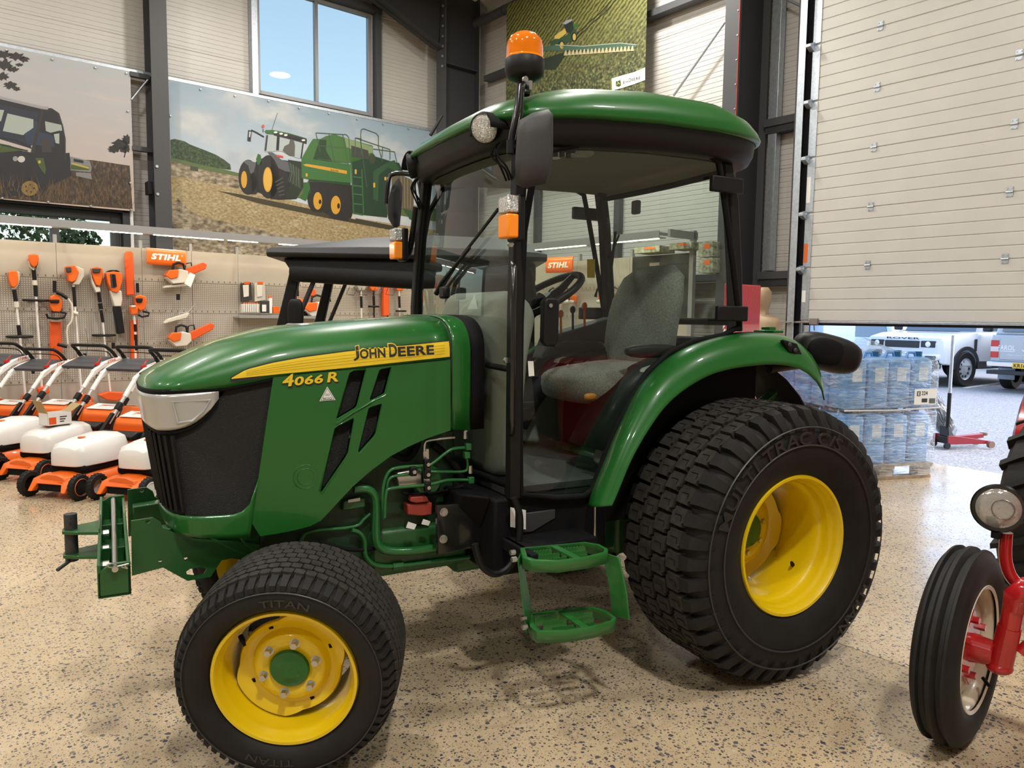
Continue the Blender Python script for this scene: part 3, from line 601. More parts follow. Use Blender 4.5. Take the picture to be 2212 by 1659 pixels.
# entry steps
GS = mat('green_step_paint', (.020, .140, .026), .38, coat=.25)
def step(top, px, nm):
    o = [Z(x, y, top) for x, y in px]; c = sum(o, Vector())/len(o)
    inn = [c+(p-c)*.90 for p in o]
    b = B(); b.loft([[p-Vector((0, 0, .040)) for p in o], [p-Vector((0, 0, .002)) for p in o], [c+(p-c)*.985 for p in o], [c+(p-c)*.915 for p in o], [c+(p-c)*.90-Vector((0, 0, .02)) for p in o]], True, False)
    s_ = obj(nm, b, GS, T, smooth=40, solid=.003)
    d0 = (o[0]+o[-1])/2; 
    ex = (o[1]-o[0]).normalized(); ey = Vector((0, 0, 1)).cross(ex); ey = ey if ey.y < 0 else -ey
    w = (o[1]-o[0]).length*.5; dep = max((p-o[0]).dot(ey) for p in o)
    mid = o[0]+(o[1]-o[0])*.5
    b = B(); b.bar(mid-ey*0+Vector((0, 0, -.004)), mid+ey*dep*.96+ex*.03+Vector((0, 0, -.004)), .026, .008); obj('step_rib', b, GS, s_, bevel=.002)
    for k in range(3):
        for sd in (-1, 1):
            q = mid+ey*(dep*(.18+.27*k)); e0 = q+ex*(.018*sd+.01*k); e1 = q+ex*sd*(w*.9-.016*k)
            b = B(); n = 16
            top_ = [e0.lerp(e1, i/n)+Vector((0, 0, -.006+(.004 if i % 2 else 0))) for i in range(n+1)]; bot = [Vector((p.x, p.y, top-.035)) for p in (top_[-1], top_[0])]
            b.prism(top_+bot, ey*.004); obj('step_tread_bar', b, GS, s_)
    return s_, o
s1, o1 = step(.60, [(1124, 1184), (1263, 1171), (1295, 1176), (1313, 1186), (1311, 1193), (1270, 1203), (1205, 1212), (1150, 1210), (1130, 1204)], 'upper_step')
s2, o2 = step(.365, [(1141, 1325), (1279, 1310), (1312, 1320), (1331, 1334), (1326, 1341), (1280, 1354), (1217, 1363), (1160, 1364), (1146, 1352)], 'lower_step')
b = B(); b.loft([[o1[0]+Vector((-.012, -.02, -.01)), o1[0]+Vector((-.006, -.02, -.01)), o1[-1]+Vector((-.006, .02, -.01)), o1[-1]+Vector((-.012, .02, -.01))], [o2[0]+Vector((-.012, -.04, .03)), o2[0]+Vector((-.006, -.04, .03)), o2[-1]+Vector((-.006, .03, .03)), o2[-1]+Vector((-.012, .03, .03))], [o2[0]+Vector((-.012, -.02, -.03)), o2[0]+Vector((-.006, -.02, -.03)), o2[-1]+Vector((-.006, .01, -.03)), o2[-1]+Vector((-.012, .01, -.03))]])
obj('step_hanger', b, GS, T, bevel=.002)
b = B(); r1, r2 = o1[2]+Vector((.01, .0, -.03)), o2[2]+Vector((.012, -.01, -.01)); e = Vector((.02, -.075, 0))
b.loft([[r1, r1+Vector((.006, 0, 0)), r1+e+Vector((.006, 0, 0)), r1+e], [r2+Vector((-.014, 0, .1)), r2+Vector((-.008, 0, .1)), r2+e+Vector((-.008, 0, .1)), r2+e+Vector((-.014, 0, .1))], [r2, r2+Vector((.006, 0, 0)), r2+e+Vector((.006, 0, 0)), r2+e]]); obj('step_hanger', b, GS, T, bevel=.002)
for px, yv in (((1109, 1193), .2), ((1112, 1208), .17), ((1133, 1336), .2), ((1135, 1354), .17)):
    p = Y(px[0], px[1], yv); b = B(); b.cyl(p-Vector((.012, 0, 0)), p+Vector((.006, 0, 0)), .009, n=6); obj('step_bolt', b, STEEL, T)
b = B(); b.bx(.84, 1.16, .28, .46, .545, .60); b.bx(.83, .86, .2, .46, .56, .60); obj('step_carrier', b, BLACKM, T, bevel=.004)
b = B(); b.cyl(Y(1285, 1090, .42), Y(1284, 1180, .42), .0065, n=10); obj('stay_rod', b, STEEL, T, smooth=50)
# ---------------------------------------------------------------- fenders
fin = [Y(x, y, .42) for x, y in ((1272, 1090), (1277, 1068), (1290, 1035), (1304, 1000), (1320, 958), (1343, 905), (1370, 850), (1398, 813), (1430, 782), (1465, 759), (1500, 744), (1545, 731), (1600, 723), (1650, 722))]
fot = [Y(x, y, .25) for x, y in ((1322, 1092), (1330, 1075), (1346, 1036), (1362, 998), (1382, 960), (1408, 918), (1436, 880), (1468, 850), (1505, 825), (1540, 808), (1580, 797), (1625, 790), (1670, 787), (1705, 790))]
cen = Vector((1.88, 0, .62))
def fsect(a, c, n=10, flare=0):
    o = []; rad = Vector((a.x-cen.x, 0, a.z-cen.z)); rad.normalize()
    for i in range(n+1):
        t = i/n; p = a.lerp(c, t)
        o.append(p+rad*(.042*math.sin(pi*min(1, t*1.08))**.8)+Vector((0, -.03*math.sin(pi*t), 0)))
    return o
rings = [fsect(a, c) for a, c in zip(cur(fin, 3), cur(fot, 3))]
# rear end: the fender drops over the back of the tyre and flares out into a rounded shroud
last = rings[-1]
def tail(dx, dz, sc, dy):
    m = sum(last, Vector())/len(last); return [m+(p-m)*sc+Vector((dx, dy, dz)) for p in last]
rings += [tail(.05, -.008, 1.03, -.004), tail(.10, -.03, 1.06, -.012), tail(.145, -.065, 1.06, -.02), tail(.175, -.105, 1.03, -.025), tail(.19, -.15, 1.0, -.028)]
for far in (0, 1):
    b = B(); b.loft([[mir(p) for p in r] for r in rings] if far else rings, False, False); fe = obj('rear_fender', b, GREEN, T, smooth=60, solid=.006)
    b = B(); pp = cur([p+Vector((-.004, .004, 0)) for p in fin], 3); b.tube([mir(p) for p in pp] if far else pp, .011, 8); obj('fender_gasket', b, BLACKM, fe, smooth=60)
    # inner wheel arch
    ra = []
    for k in range(15):
        a = .25+2.45*k/14; q = Vector((1.90+.66*math.cos(a), .43, .60+.66*math.sin(a))); ra.append([q, q+Vector((0, .28, 0))])
    if far: ra = [[mir(p) for p in r] for r in ra]
    b = B(); b.loft(ra, False, False); obj('wheel_arch', b, BLACKM, fe, smooth=60, solid=.01)
# switch pad, pod lamp and the remote bracket on the near fender
b = B(); b.prism([Y(x, y, .262) for x, y in ((1691, 733), (1722, 742), (1735, 770), (1704, 760))], (.012, .03, -.004)); pad = obj('hitch_switch', b, BLACK, T, bevel=.004)
for px in ((1706, 745), (1718, 757)):
    b = B(); p = Y(px[0], px[1], .257); b.ell(p, (.022, .012, .022), 10, 6); obj('switch_button', b, DGREY, pad, smooth=60)
b = B(); M = Matrix.Translation(Y(1785, 762, .34)) @ Euler((0, math.radians(14), math.radians(-26))).to_matrix().to_4x4(); b.T = M
b.ell((0, 0, 0), (.31, .17, .165), 28, 16, .72); pod = obj('lamp_pod', b, BLACK, T, smooth=70)
b = B(); b.T = M; b.ell((-.03, -.070, .0), (.18, .04, .12), 20, 10, .9); obj('pod_recess', b, BLACKM, pod, smooth=70)
b = B(); b.cyl(Y(1660, 790, .45), Y(1745, 778, .40), .035, n=12); obj('pod_arm', b, BLACK, T, smooth=40)
b = B(); b.prism([X(x, y, 2.35) for x, y in ((1625, 870), (1668, 838), (1680, 846), (1640, 880))], (.05, 0, 0)); obj('hitch_lift_arm', b, GREEN, T, bevel=.006)
b = B(); p = X(1660, 716, 2.2); b.box(p, (.06, .12, .012)); b.box(p+Vector((0, 0, .012)), (.04, .05, .018)); obj('far_fender_switch', b, GREEN, T, bevel=.003)
for far in (0, 1):
    pl_ = [Vector((p.x, .437, p.z-.012)) for p in fin]+[Vector((2.10, .437, 1.25)), Vector((2.10, .437, .75)), Vector((1.55, .437, .60)), Vector((1.24, .437, .60))]
    if far: pl_ = [mir(p) for p in pl_]
    b = B(); b.prism(pl_, (0, -.012 if far else .012, 0)); obj('cab_side_panel', b, BLACKM, T)
# ---------------------------------------------------------------- roof
def rring(inset, zf, n=56):
    x0, x1, y0 = .795+inset, 2.10-inset, .335+inset; o = []
    cx, cy, a_, b_ = (x0+x1)/2, YC, (x1-x0)/2, YC-y0
    for k in range(n):
        t = 2*pi*k/n; c, s_ = math.cos(t), math.sin(t); e = .36
        x = cx+a_*math.copysign(abs(c)**e, c); y = cy+b_*math.copysign(abs(s_)**e, s_)
        x += -.03*(1-((y-YC)/b_)**2)*(1 if x < cx else -.7)*abs((x-cx)/a_)
        o.append(Vector((x, y, zf(x))))
    return o
edge = lambda x: lerp([(.70, 2.105), (.8, 2.105), (.97, 2.112), (1.27, 2.140), (1.55, 2.154), (1.77, 2.156), (2.0, 2.150)], x)
crown = lambda k: (lambda x: edge(x)+lerp([(.70, .3), (.85, .6), (1.1, .84), (1.5, .96), (1.8, .92), (1.98, .75), (2.06, .52)], x)*k)
b = B(); rr = [rring(.012, lambda x: edge(x)-.004), rring(0, edge), rring(-.004, lambda x: edge(x)+.012), rring(.004, crown(.05)), rring(.03, crown(.10)), rring(.075, crown(.135)), rring(.15, crown(.160)), rring(.28, crown(.18)), rring(.42, crown(.188))]
b.loft(rr, True, False); b.face(rr[-1]); roof = obj('cab_roof', b, GREEN, T, smooth=60)
b = B(); r2 = [rring(.014, lambda x: edge(x)-.002), rring(.02, lambda x: edge(x)-.05), rring(.035, lambda x: edge(x)-.085), rring(.06, lambda x: edge(x)-.095), rring(.10, lambda x: edge(x)-.095)]; b.loft(r2, True, False); fas = obj('roof_fascia', b, BLACK, T, smooth=50)
b = B(); r3 = [rring(.095, lambda x: edge(x)-.10), rring(.13, lambda x: edge(x)-.075), rring(.2, lambda x: edge(x)-.06), rring(.35, lambda x: edge(x)-.05)]; b.loft(r3, True, False); b.face(r3[-1]); hlr = obj('headliner', b, mat('headliner_cloth', (.15, .147, .115), .9), T, smooth=60)
p = Y(1265, 370, .62); b = B(); b.lathe([(.001, -.010), (.02, -.012), (.026, -.004), (.035, -.006), (.048, -.010), (.055, 0)], (1.30, .66, edge(1.3)-.062), 'z', 30); obj('roof_speaker', b, BEIGE, hlr, smooth=40)
b = B(); b.box((1.16, .62, edge(1.16)-.07), (.10, .16, .03)); cp = obj('roof_console', b, BLACKG, hlr, bevel=.012)
for k in range(3): b = B(); b.cyl((1.13+.03*k, .58, edge(1.16)-.085), (1.13+.03*k, .58, edge(1.16)-.098), .011, n=14); obj('console_knob', b, DGREY, cp)
# ---------------------------------------------------------------- posts and glazing
def post(pts, w, d, nm, m=BLACK):
    for far in (0, 1):
        P = [mir(p) if far else Vector(p) for p in pts]; rings = []
        for p in P: rings.append([p+Vector((-w/2, -d/2, 0)), p+Vector((w/2, -d/2, 0)), p+Vector((w/2, d/2, 0)), p+Vector((-w/2, d/2, 0))])
        b = B(); b.loft(rings); obj(nm, b, m, T, bevel=.006)
post([(.872, .415, .745), (.868, .41, 1.1), (.868, .41, 1.45), (.885, .43, 1.8), (.905, .455, 2.06)], .045, .045, 'front_pillar')
post([(1.965, .44, 1.36), (1.945, .435, 1.6), (1.915, .44, 1.9), (1.88, .45, 2.06)], .05, .05, 'rear_pillar')
def pane(nm, pts, m, par, thick=.005):
    b = B(); b.face(pts); return obj(nm, b, m, par)
dg = [(1124, 1068), (1122, 900), (1124, 700), (1132, 500), (1150, 395), (1185, 325), (1250, 312), (1350, 309), (1450, 318), (1530, 334), (1552, 350), (1563, 420), (1582, 560), (1594, 660), (1597, 705), (1560, 725), (1500, 737), (1445, 762), (1400, 803), (1368, 852), (1335, 915), (1310, 975), (1290, 1032), (1280, 1058), (1262, 1072), (1200, 1076)]
dgp = [Y(x, y, .405) for x, y in dg]
for far in (0, 1):
    P = [mir(p) for p in dgp] if far else dgp
    dr = pane('door_glass', P, CABGLASS, T)
    b = B(); b.tube(P, .013, 8, loop=True); obj('door_seal', b, BLACKM, dr, smooth=60)
    for z0 in (1.96, 1.435):
        x1 = 1.90 if z0 > 1.8 else 1.955; yv = .385
        if far: yv = 2*YC-yv
        b = B(); b.bx(x1-.15, x1+.02, yv-.012, yv+.012, z0-.032, z0+.032); obj('door_hinge', b, BLACK, dr, bevel=.006)
# door handle with lock, on the near door
b = B(); b.prism([Y(x, y, .39) for x, y in ((1166, 650), (1172, 643), (1192, 643), (1199, 652), (1197, 735), (1190, 748), (1172, 748), (1164, 738))], (0, -.035, 0)); dh = obj('door_handle', b, BLACK, T, bevel=.010, seg=3)
p = Y(1189, 660, .352); b = B(); b.cyl(p, p-Vector((0, .004, 0)), .0075, n=16); obj('door_lock', b, STEEL, dh)
b = B(); b.prism([Y(x, y, .40) for x, y in ((1140, 780), (1152, 780), (1154, 812), (1142, 813))], (0, -.001, 0)); obj('door_sticker', b, PAPER, T)
# windscreen: near and far lower lights either side of the bonnet are one pane
ws = [(.876, .43, .79), (.868, .432, 1.2), (.868, .432, 1.5), (.885, .45, 1.8), (.905, .475, 2.03)]
b = B(); rows = []
for p in ws:
    rows.append([Vector((p[0]-.03*math.sin(pi*k/12), p[1]+(2*YC-2*p[1])*k/12, p[2])) for k in range(13)])
b.loft(rows, False, False); wsn = obj('windscreen', b, CABGLASS, T, smooth=60)
b = B(); b.tube(rows[0], .014, 8); obj('windscreen_sill', b, BLACKM, wsn, smooth=60)
b = B(); b.tube([(.862, .43, 1.22), (.855, .6, 1.225)], .012, 8); obj('screen_crossbar', b, BLACKM, wsn)
for k_ in (0, 12): b = B(); b.tube([r[k_] for r in rows], .012, 8); obj('windscreen_seal', b, BLACKM, wsn, smooth=60)
rw = [(1.965, .47, 1.40), (1.935, .47, 1.7), (1.89, .48, 2.03)]
b = B(); rows = [[Vector((p[0]+.03*math.sin(pi*k/8), p[1]+(2*YC-2*p[1])*k/8, p[2])) for k in range(9)] for p in rw]; b.loft(rows, False, False); rwn = obj('rear_window', b, CABGLASS, T, smooth=60)
b = B(); b.tube(rows[0], .016, 8); b.tube(rows[-1], .014, 8); obj('rear_window_frame', b, BLACKM, rwn, smooth=60)
b = B(); b.tube([(1.985, .45, 1.30), (1.985, YC, 1.30), (1.985, 1.35, 1.30)], .03, 8); obj('rear_window_sill', b, BLACKM, T)
# wipers
b = B(); w0 = Vector((.80, .98, 1.50)); 
pa, pb = X(948, 632, .83), X(1076, 452, .845); b.tube([pa, pa.lerp(pb, .5)+Vector((-.012, 0, 0)), pb], .0065, 6); wa = obj('wiper_blade', b, BLACK, T, smooth=60)
b = B(); b.tube([X(942, 635, .80), X(955, 610, .81), X(1015, 535, .82)], [.011, .010, .006], 8); obj('wiper_arm', b, BLACK, wa, smooth=60)
b = B(); b.box(X(960, 632, .80), (.03, .06, .05)); obj('wiper_motor', b, BLACK, wa, bevel=.01)
b = B(); q0, q1 = X(1330, 500, 1.93), X(1325, 650, 1.955); b.tube([q0, q0.lerp(q1, .5)+Vector((-.02, 0, 0)), q1], .008, 6); b.tube([q0+Vector((0, -.03, -.02)), X(1285, 640, 1.95)], .006, 6); obj('rear_wiper', b, BLACK, T, smooth=60)
# far-side cab furniture seen through the glass
b = B(); b.prism([Y(x, y, 1.345) for x, y in ((1268, 560), (1285, 560), (1285, 600), (1268, 600))], (0, -.001, 0)); obj('pillar_sticker', b, YDECAL, T)
b = B(); b.box(Y(1374, 448, 1.2), (.03, .05, .07)); obj('rear_window_latch', b, BLACK, T, bevel=.008)
# near pillar furniture: grab rail, turn lamps, mirrors, work lamps, beacon
b = B(); b.tube([Vector((.848, .39, 1.60)), Vector((.835, .36, 1.58)), Vector((.832, .355, 1.4)), Vector((.832, .355, 1.05)), Vector((.84, .37, 1.0)), Vector((.85, .39, .99))], .011, 10); obj('grab_rail', b, BLACKG, T, smooth=60)
for px in ((1101, 528), (1092, 778)):
    p = Y(px[0], px[1], .38); b = B(); b.cyl(p, p-Vector((0, .012, 0)), .011, n=6); obj('rail_bolt', b, STEEL, T)
def turn_lamp(far):
    f_ = mir if far else Vector
    b = B(); c = Vector((.80, .335, 1.745)); b.box(f_(c+Vector((.028, 0, 0))), (.030, .085, .155)); h = obj('turn_lamp', b, BLACK, T, bevel=.008)
    b = B(); b.box(f_(c+Vector((-.004, -.003, .045))), (.042, .078, .058)); obj('clear_lens', b, LENS, h, bevel=.006)
    b = B(); b.box(f_(c+Vector((-.004, -.003, -.028))), (.042, .078, .080)); obj('amber_lens', b, AMBER, h, bevel=.006)
    if not far: b = B(); b.tube([c+Vector((.04, .02, 0)), Vector((.868, .40, 1.72))], .016, 8); obj('lamp_stalk', b, BLACK, h)
    else: b = B(); b.tube(cur([(.84, 1.46, 1.69), (.86, 1.46, 1.72), (.87, 1.44, 1.80), (.875, 1.41, 1.92)], 5), .016, 8); obj('lamp_stalk', b, BLACK, h, smooth=60)
turn_lamp(0); turn_lamp(1)
# near mirror (its back is seen), with arm
b = B(); mp = [Y(x, y, .27) for x, y in ((1185, 234), (1195, 245), (1195, 330), (1189, 375), (1178, 395), (1130, 404), (1114, 395), (1112, 350), (1116, 285), (1122, 258), (1150, 242))]
c = sum(mp, Vector())/len(mp); b.loft([mp, [p+Vector((0, .02, 0)) for p in mp]]); b.v = []; b.f = []; b.m = []
b.loft([[c+(p-c)*.97+Vector((.02, .035, 0)) for p in mp], [p+Vector((.012, .02, 0)) for p in mp], [c+(p-c)*.98 for p in mp], [c+(p-c)*.80+Vector((0, -.022, 0)) for p in mp], [c+(p-c)*.4+Vector((0, -.03, 0)) for p in mp]])
mr = obj('wing_mirror', b, DGREY, T, smooth=60)
b = B(); b.tube([Y(1101, 335, .32), Y(1106, 290, .32), Y(1118, 230, .32), Y(1122, 185, .34)], .011, 10); b.tube([Y(1112, 310, .32), Y(1124, 250, .32), Y(1127, 190, .34)], .009, 8); obj('mirror_arm', b, BLACKG, mr, smooth=60)
b = B(); p = Y(1104, 318, .315); b.cyl(p-Vector((0, 0, .022)), p+Vector((0, 0, .022)), .016, n=14); b.cyl(p, p+Vector((.05, -.02, 0)), .013, n=12); obj('mirror_clamp', b, BLACK, mr, smooth=40)
b = B(); mp = [Y(x, y, 1.56) for x, y in ((862, 383), (848, 398), (836, 440), (840, 470), (852, 491), (859, 490), (864, 440), (866, 395))]
c = sum(mp, Vector())/len(mp); b.loft([[c+(p-c)*.9+Vector((.03, .05, 0)) for p in mp], [p+Vector((.01, .04, 0)) for p in mp], mp, [c+(p-c)*.5+Vector((-.02, -.01, 0)) for p in mp]]); mf = obj('far_wing_mirror', b, DGREY, T, smooth=60)
b = B(); b.tube(cur([Y(834, 440, 1.50), Y(838, 398, 1.50), Y(848, 376, 1.5), Y(890, 378, 1.46), Y(905, 392, 1.42), Y(910, 420, 1.40)], 4), .011, 8); obj('mirror_arm', b, BLACKG, mf, smooth=60)
# work lamps under the front of the roof
def work_lamp(c, d, nm):
    z_ = Vector(d).normalized(); x_ = z_.orthogonal().normalized(); y_ = z_.cross(x_); M = Matrix(((x_.x, y_.x, z_.x, c[0]), (x_.y, y_.y, z_.y, c[1]), (x_.z, y_.z, z_.z, c[2]), (0, 0, 0, 1)))
    b = B(); b.T = M; b.lathe([(.02, -.07), (.04, -.06), (.052, -.03), (.056, 0), (.052, .006), (.05, .0)], (0, 0, 0), 'z', 32); w = obj(nm, b, BLACK, T, smooth=50)
    b = B(); b.T = M; b.lathe([(.051, .001), (.045, .006), (.03, .0095), (.001, .011)], (0, 0, 0), 'z', 32); obj('lamp_lens', b, LENS, w, smooth=60)
    b = B(); b.T = M; b.box((0, 0, -.06), (.05, .05, .05)); obj('lamp_bracket', b, BLACKM, w, bevel=.006)
lc = Vector((.785, .505, 2.078)); work_lamp(lc, (CAMP-lc)*.75+Vector((-1.2, .2, -.5)), 'work_lamp')
work_lamp((.795, 1.28, 2.078), (-1, .55, -.18), 'work_lamp')
# black recess behind each lamp and wiring
for far in (0, 1):
    b = B(); pts = [Vector((.782, .53-.085*math.cos(a), 2.072+.066*math.sin(a))) for a in [pi*k/10 for k in range(11)]]
    pts2 = [p+Vector((.12, 0, 0)) for p in pts]
    if far: pts, pts2 = [mir(p) for p in pts], [mir(p) for p in pts2]
    b.loft([pts, pts2], False, False); b.face(pts2); obj('lamp_recess', b, BLACKM, fas, smooth=60, solid=.006)
    b = B()
    for k in range(3):
        q = Vector((.84, .47+.02*k, 2.03)); pp = [q, q+Vector((-.02, .03*math.sin(k*2), -.04)), q+Vector((.01, -.02, -.09)), q+Vector((.03, -.02, -.13))]
        b.tube(cur([mir(p) for p in pp] if far else pp, 4), .004, 5)
    obj('lamp_wiring', b, BLACKM, fas, smooth=60)
# beacon on its stalk
bc = Y(1133, 158, .40); bx_, by_ = bc.x, bc.y
b = B(); b.tube([Y(1120, 235, .345), Y(1126, 190, .355), (bx_, by_, bc.z-.02)], .013, 12); bs = obj('beacon_stalk', b, BLACKG, T, smooth=50)
b = B(); b.lathe([(.02, -.055), (.024, -.03), (.026, -.012), (.055, 0), (.066, .012), (.069, .03), (.069, .062), (.066, .066)], (bx_, by_, bc.z-.02), 'z', 40); be = obj('beacon_base', b, BLACK, T, smooth=40)
rb_ = []
for i in range(13):
    t = i/12; h = .062+.098*t; r = .064*(1-.05*t) if t < .45 else .064*.978*math.sqrt(max(0, 1-((t-.45)/.55)**2.2)); rb_.append((max(r, .001), h))
b = B(); n = 72; rings = [[Vector((bx_+(r*(1+.012*(k % 2)))*math.cos(2*pi*k/n), by_+(r*(1+.012*(k % 2)))*math.sin(2*pi*k/n), bc.z-.02+h)) for k in range(n)] for r, h in rb_]; b.loft(rings, True, False)
AMB2 = mat('beacon_amber', (.95, .24, .004), .1, coat=.6, trans=.35, emit=(1, .2, 0, .10)); obj('beacon_dome', b, AMB2, be, smooth=50)
b = B(); b.lathe([(.0655, .060), (.0665, .066), (.0655, .072)], (bx_, by_, bc.z-.02), 'z', 40); obj('beacon_rim', b, AMBER, be, smooth=50)
p = Y(1133, 172, .33); b = B(); b.cyl(p, p-Vector((0, .01, 0)), .010, n=10); b.box(p+Vector((.028, .02, -.012)), (.012, .03, .03)); obj('beacon_screw', b, STEEL, be)
b = B(); b.cyl(Y(955, 250, 1.2), Y(930, 292, 1.2), .006, .008, n=8); obj('radio_aerial', b, BLACK, T)
# ---------------------------------------------------------------- interior
b = B(); b.bx(.86, 1.95, .46, 1.34, .75, .775); obj('cab_floor', b, DGREY, T)
b = B(); b.prism([(1.50, .46, .775), (1.35, .46, .8), (1.42, .46, 1.0), (1.60, .46, 1.20), (1.95, .46, 1.29), (1.95, .46, .775)], (0, .17, 0)); obj('side_console', b, BEIGE, T, bevel=.03, seg=3); b = B(); b.prism([(1.50, 1.17, .775), (1.35, 1.17, .8), (1.42, 1.17, 1.0), (1.60, 1.17, 1.20), (1.95, 1.17, 1.29), (1.95, 1.17, .775)], (0, .17, 0)); obj('side_console', b, BEIGE, T, bevel=.03, seg=3)
b = B(); b.bx(1.56, 1.95, .6, 1.2, .775, 1.02); obj('seat_base', b, DGREY, T, bevel=.03)
b = B(); b.T = Matrix.Translation((1.60, YC, 1.12)) @ Matrix.Rotation(math.radians(-6), 4, 'Y'); b.ell((0, 0, 0), (.50, .50, .16), 28, 14, .55); seat = obj('seat_cushion', b, SEATF, T, smooth=70)
b = B(); bk_ = []
for i in range(11):
    t = i/10; w = lerp([(0, .20), (.3, .24), (.7, .235), (.9, .20), (1, .12)], t); z = 1.14+.52*t; x = 1.80+.10*t
    bk_.append([Vector((x+(.055+.02*math.sin(pi*t))*math.copysign(abs(math.cos(a))**.7, math.cos(a))*(.6 if t > .95 else 1)-.03*math.sin(pi*t), YC+w*math.copysign(abs(math.sin(a))**.7, math.sin(a)), z)) for a in [2*pi*k/24 for k in range(24)]])
b.loft(bk_); obj('seat_backrest', b, SEATF, T, smooth=60)
for sgn in (-1, 1):
    b = B(); b.T = Matrix.Translation((1.66, YC+sgn*.29, 1.27)); b.ell((0, 0, 0), (.30, .07, .06), 16, 8, .7); obj('armrest', b, BLACK, T, smooth=60)
b = B(); b.prism([(.885, .62, .775), (1.02, .62, .775), (1.06, .62, 1.25), (1.10, .62, 1.42), (1.04, .62, 1.50), (.93, .62, 1.52), (.885, .62, 1.40)], (0, .56, 0)); obj('dash_console', b, BEIGE, T, bevel=.05, seg=4)
b = B(); b.prism([(1.0, .66, 1.42), (1.12, .66, 1.46), (1.10, .66, 1.60), (1.02, .66, 1.64), (.96, .66, 1.56)], (0, .48, 0)); obj('instrument_binnacle', b, BLACK, T, bevel=.03, seg=3)
M = Matrix.Translation((1.27, YC, 1.50)) @ Matrix.Rotation(math.radians(-32), 4, 'Y'); b = B(); b.T = M
b.tube([(.19*math.cos(2*pi*k/40), .19*math.sin(2*pi*k/40), 0) for k in range(40)], .016, 10, loop=True); sw = obj('steering_wheel', b, BLACK, T, smooth=60)
b = B(); b.T = M
for a in (0, 2.2, 4.1): b.tube([(0, 0, -.03), (.1*math.cos(a), .1*math.sin(a), -.02), (.19*math.cos(a), .19*math.sin(a), 0)], [.03, .02, .014], 8)
b.cyl((0, 0, -.05), (0, 0, .0), .04, n=20); obj('wheel_spokes', b, BLACK, sw, smooth=50)
b = B(); b.tube([(1.27, YC, 1.50), (1.10, YC, 1.30)], .03, 10); obj('steering_column', b, BLACK, T)
b = B(); b.prism([(1.45, 1.2, 1.20), (1.9, 1.2, 1.30), (1.9, 1.2, 1.42), (1.5, 1.2, 1.32)], (0, .12, 0)); rc = obj('right_console', b, DGREY, T, bevel=.02)
for k in range(4): b = B(); q = Vector((1.5+.07*k, 1.22, 1.30+.02*k)); b.tube([q, q+Vector((-.01, -.01, .10))], .006, 6); b.ell(q+Vector((-.01, -.01, .11)), (.03, .03, .04), 8, 6); obj('control_lever', b, [BLACK, ORANGE][k % 2], rc, smooth=60)
p = Y(1275, 857, .60); b = B(); b.ell(p, (.06, .03, .03), 12, 8, .8); obj('orange_knob', b, mat('ochre_knob', (.55, .22, .03), .5), T, smooth=60)
# paper sheet taped inside the windscreen
b = B(); pp = [X(x, y, .90) for x, y in ((1025, 635), (1035, 680), (1062, 735), (1014, 770), (1010, 668))]; b.face(pp); sheet = obj('price_sheet', b, PAPER, T)
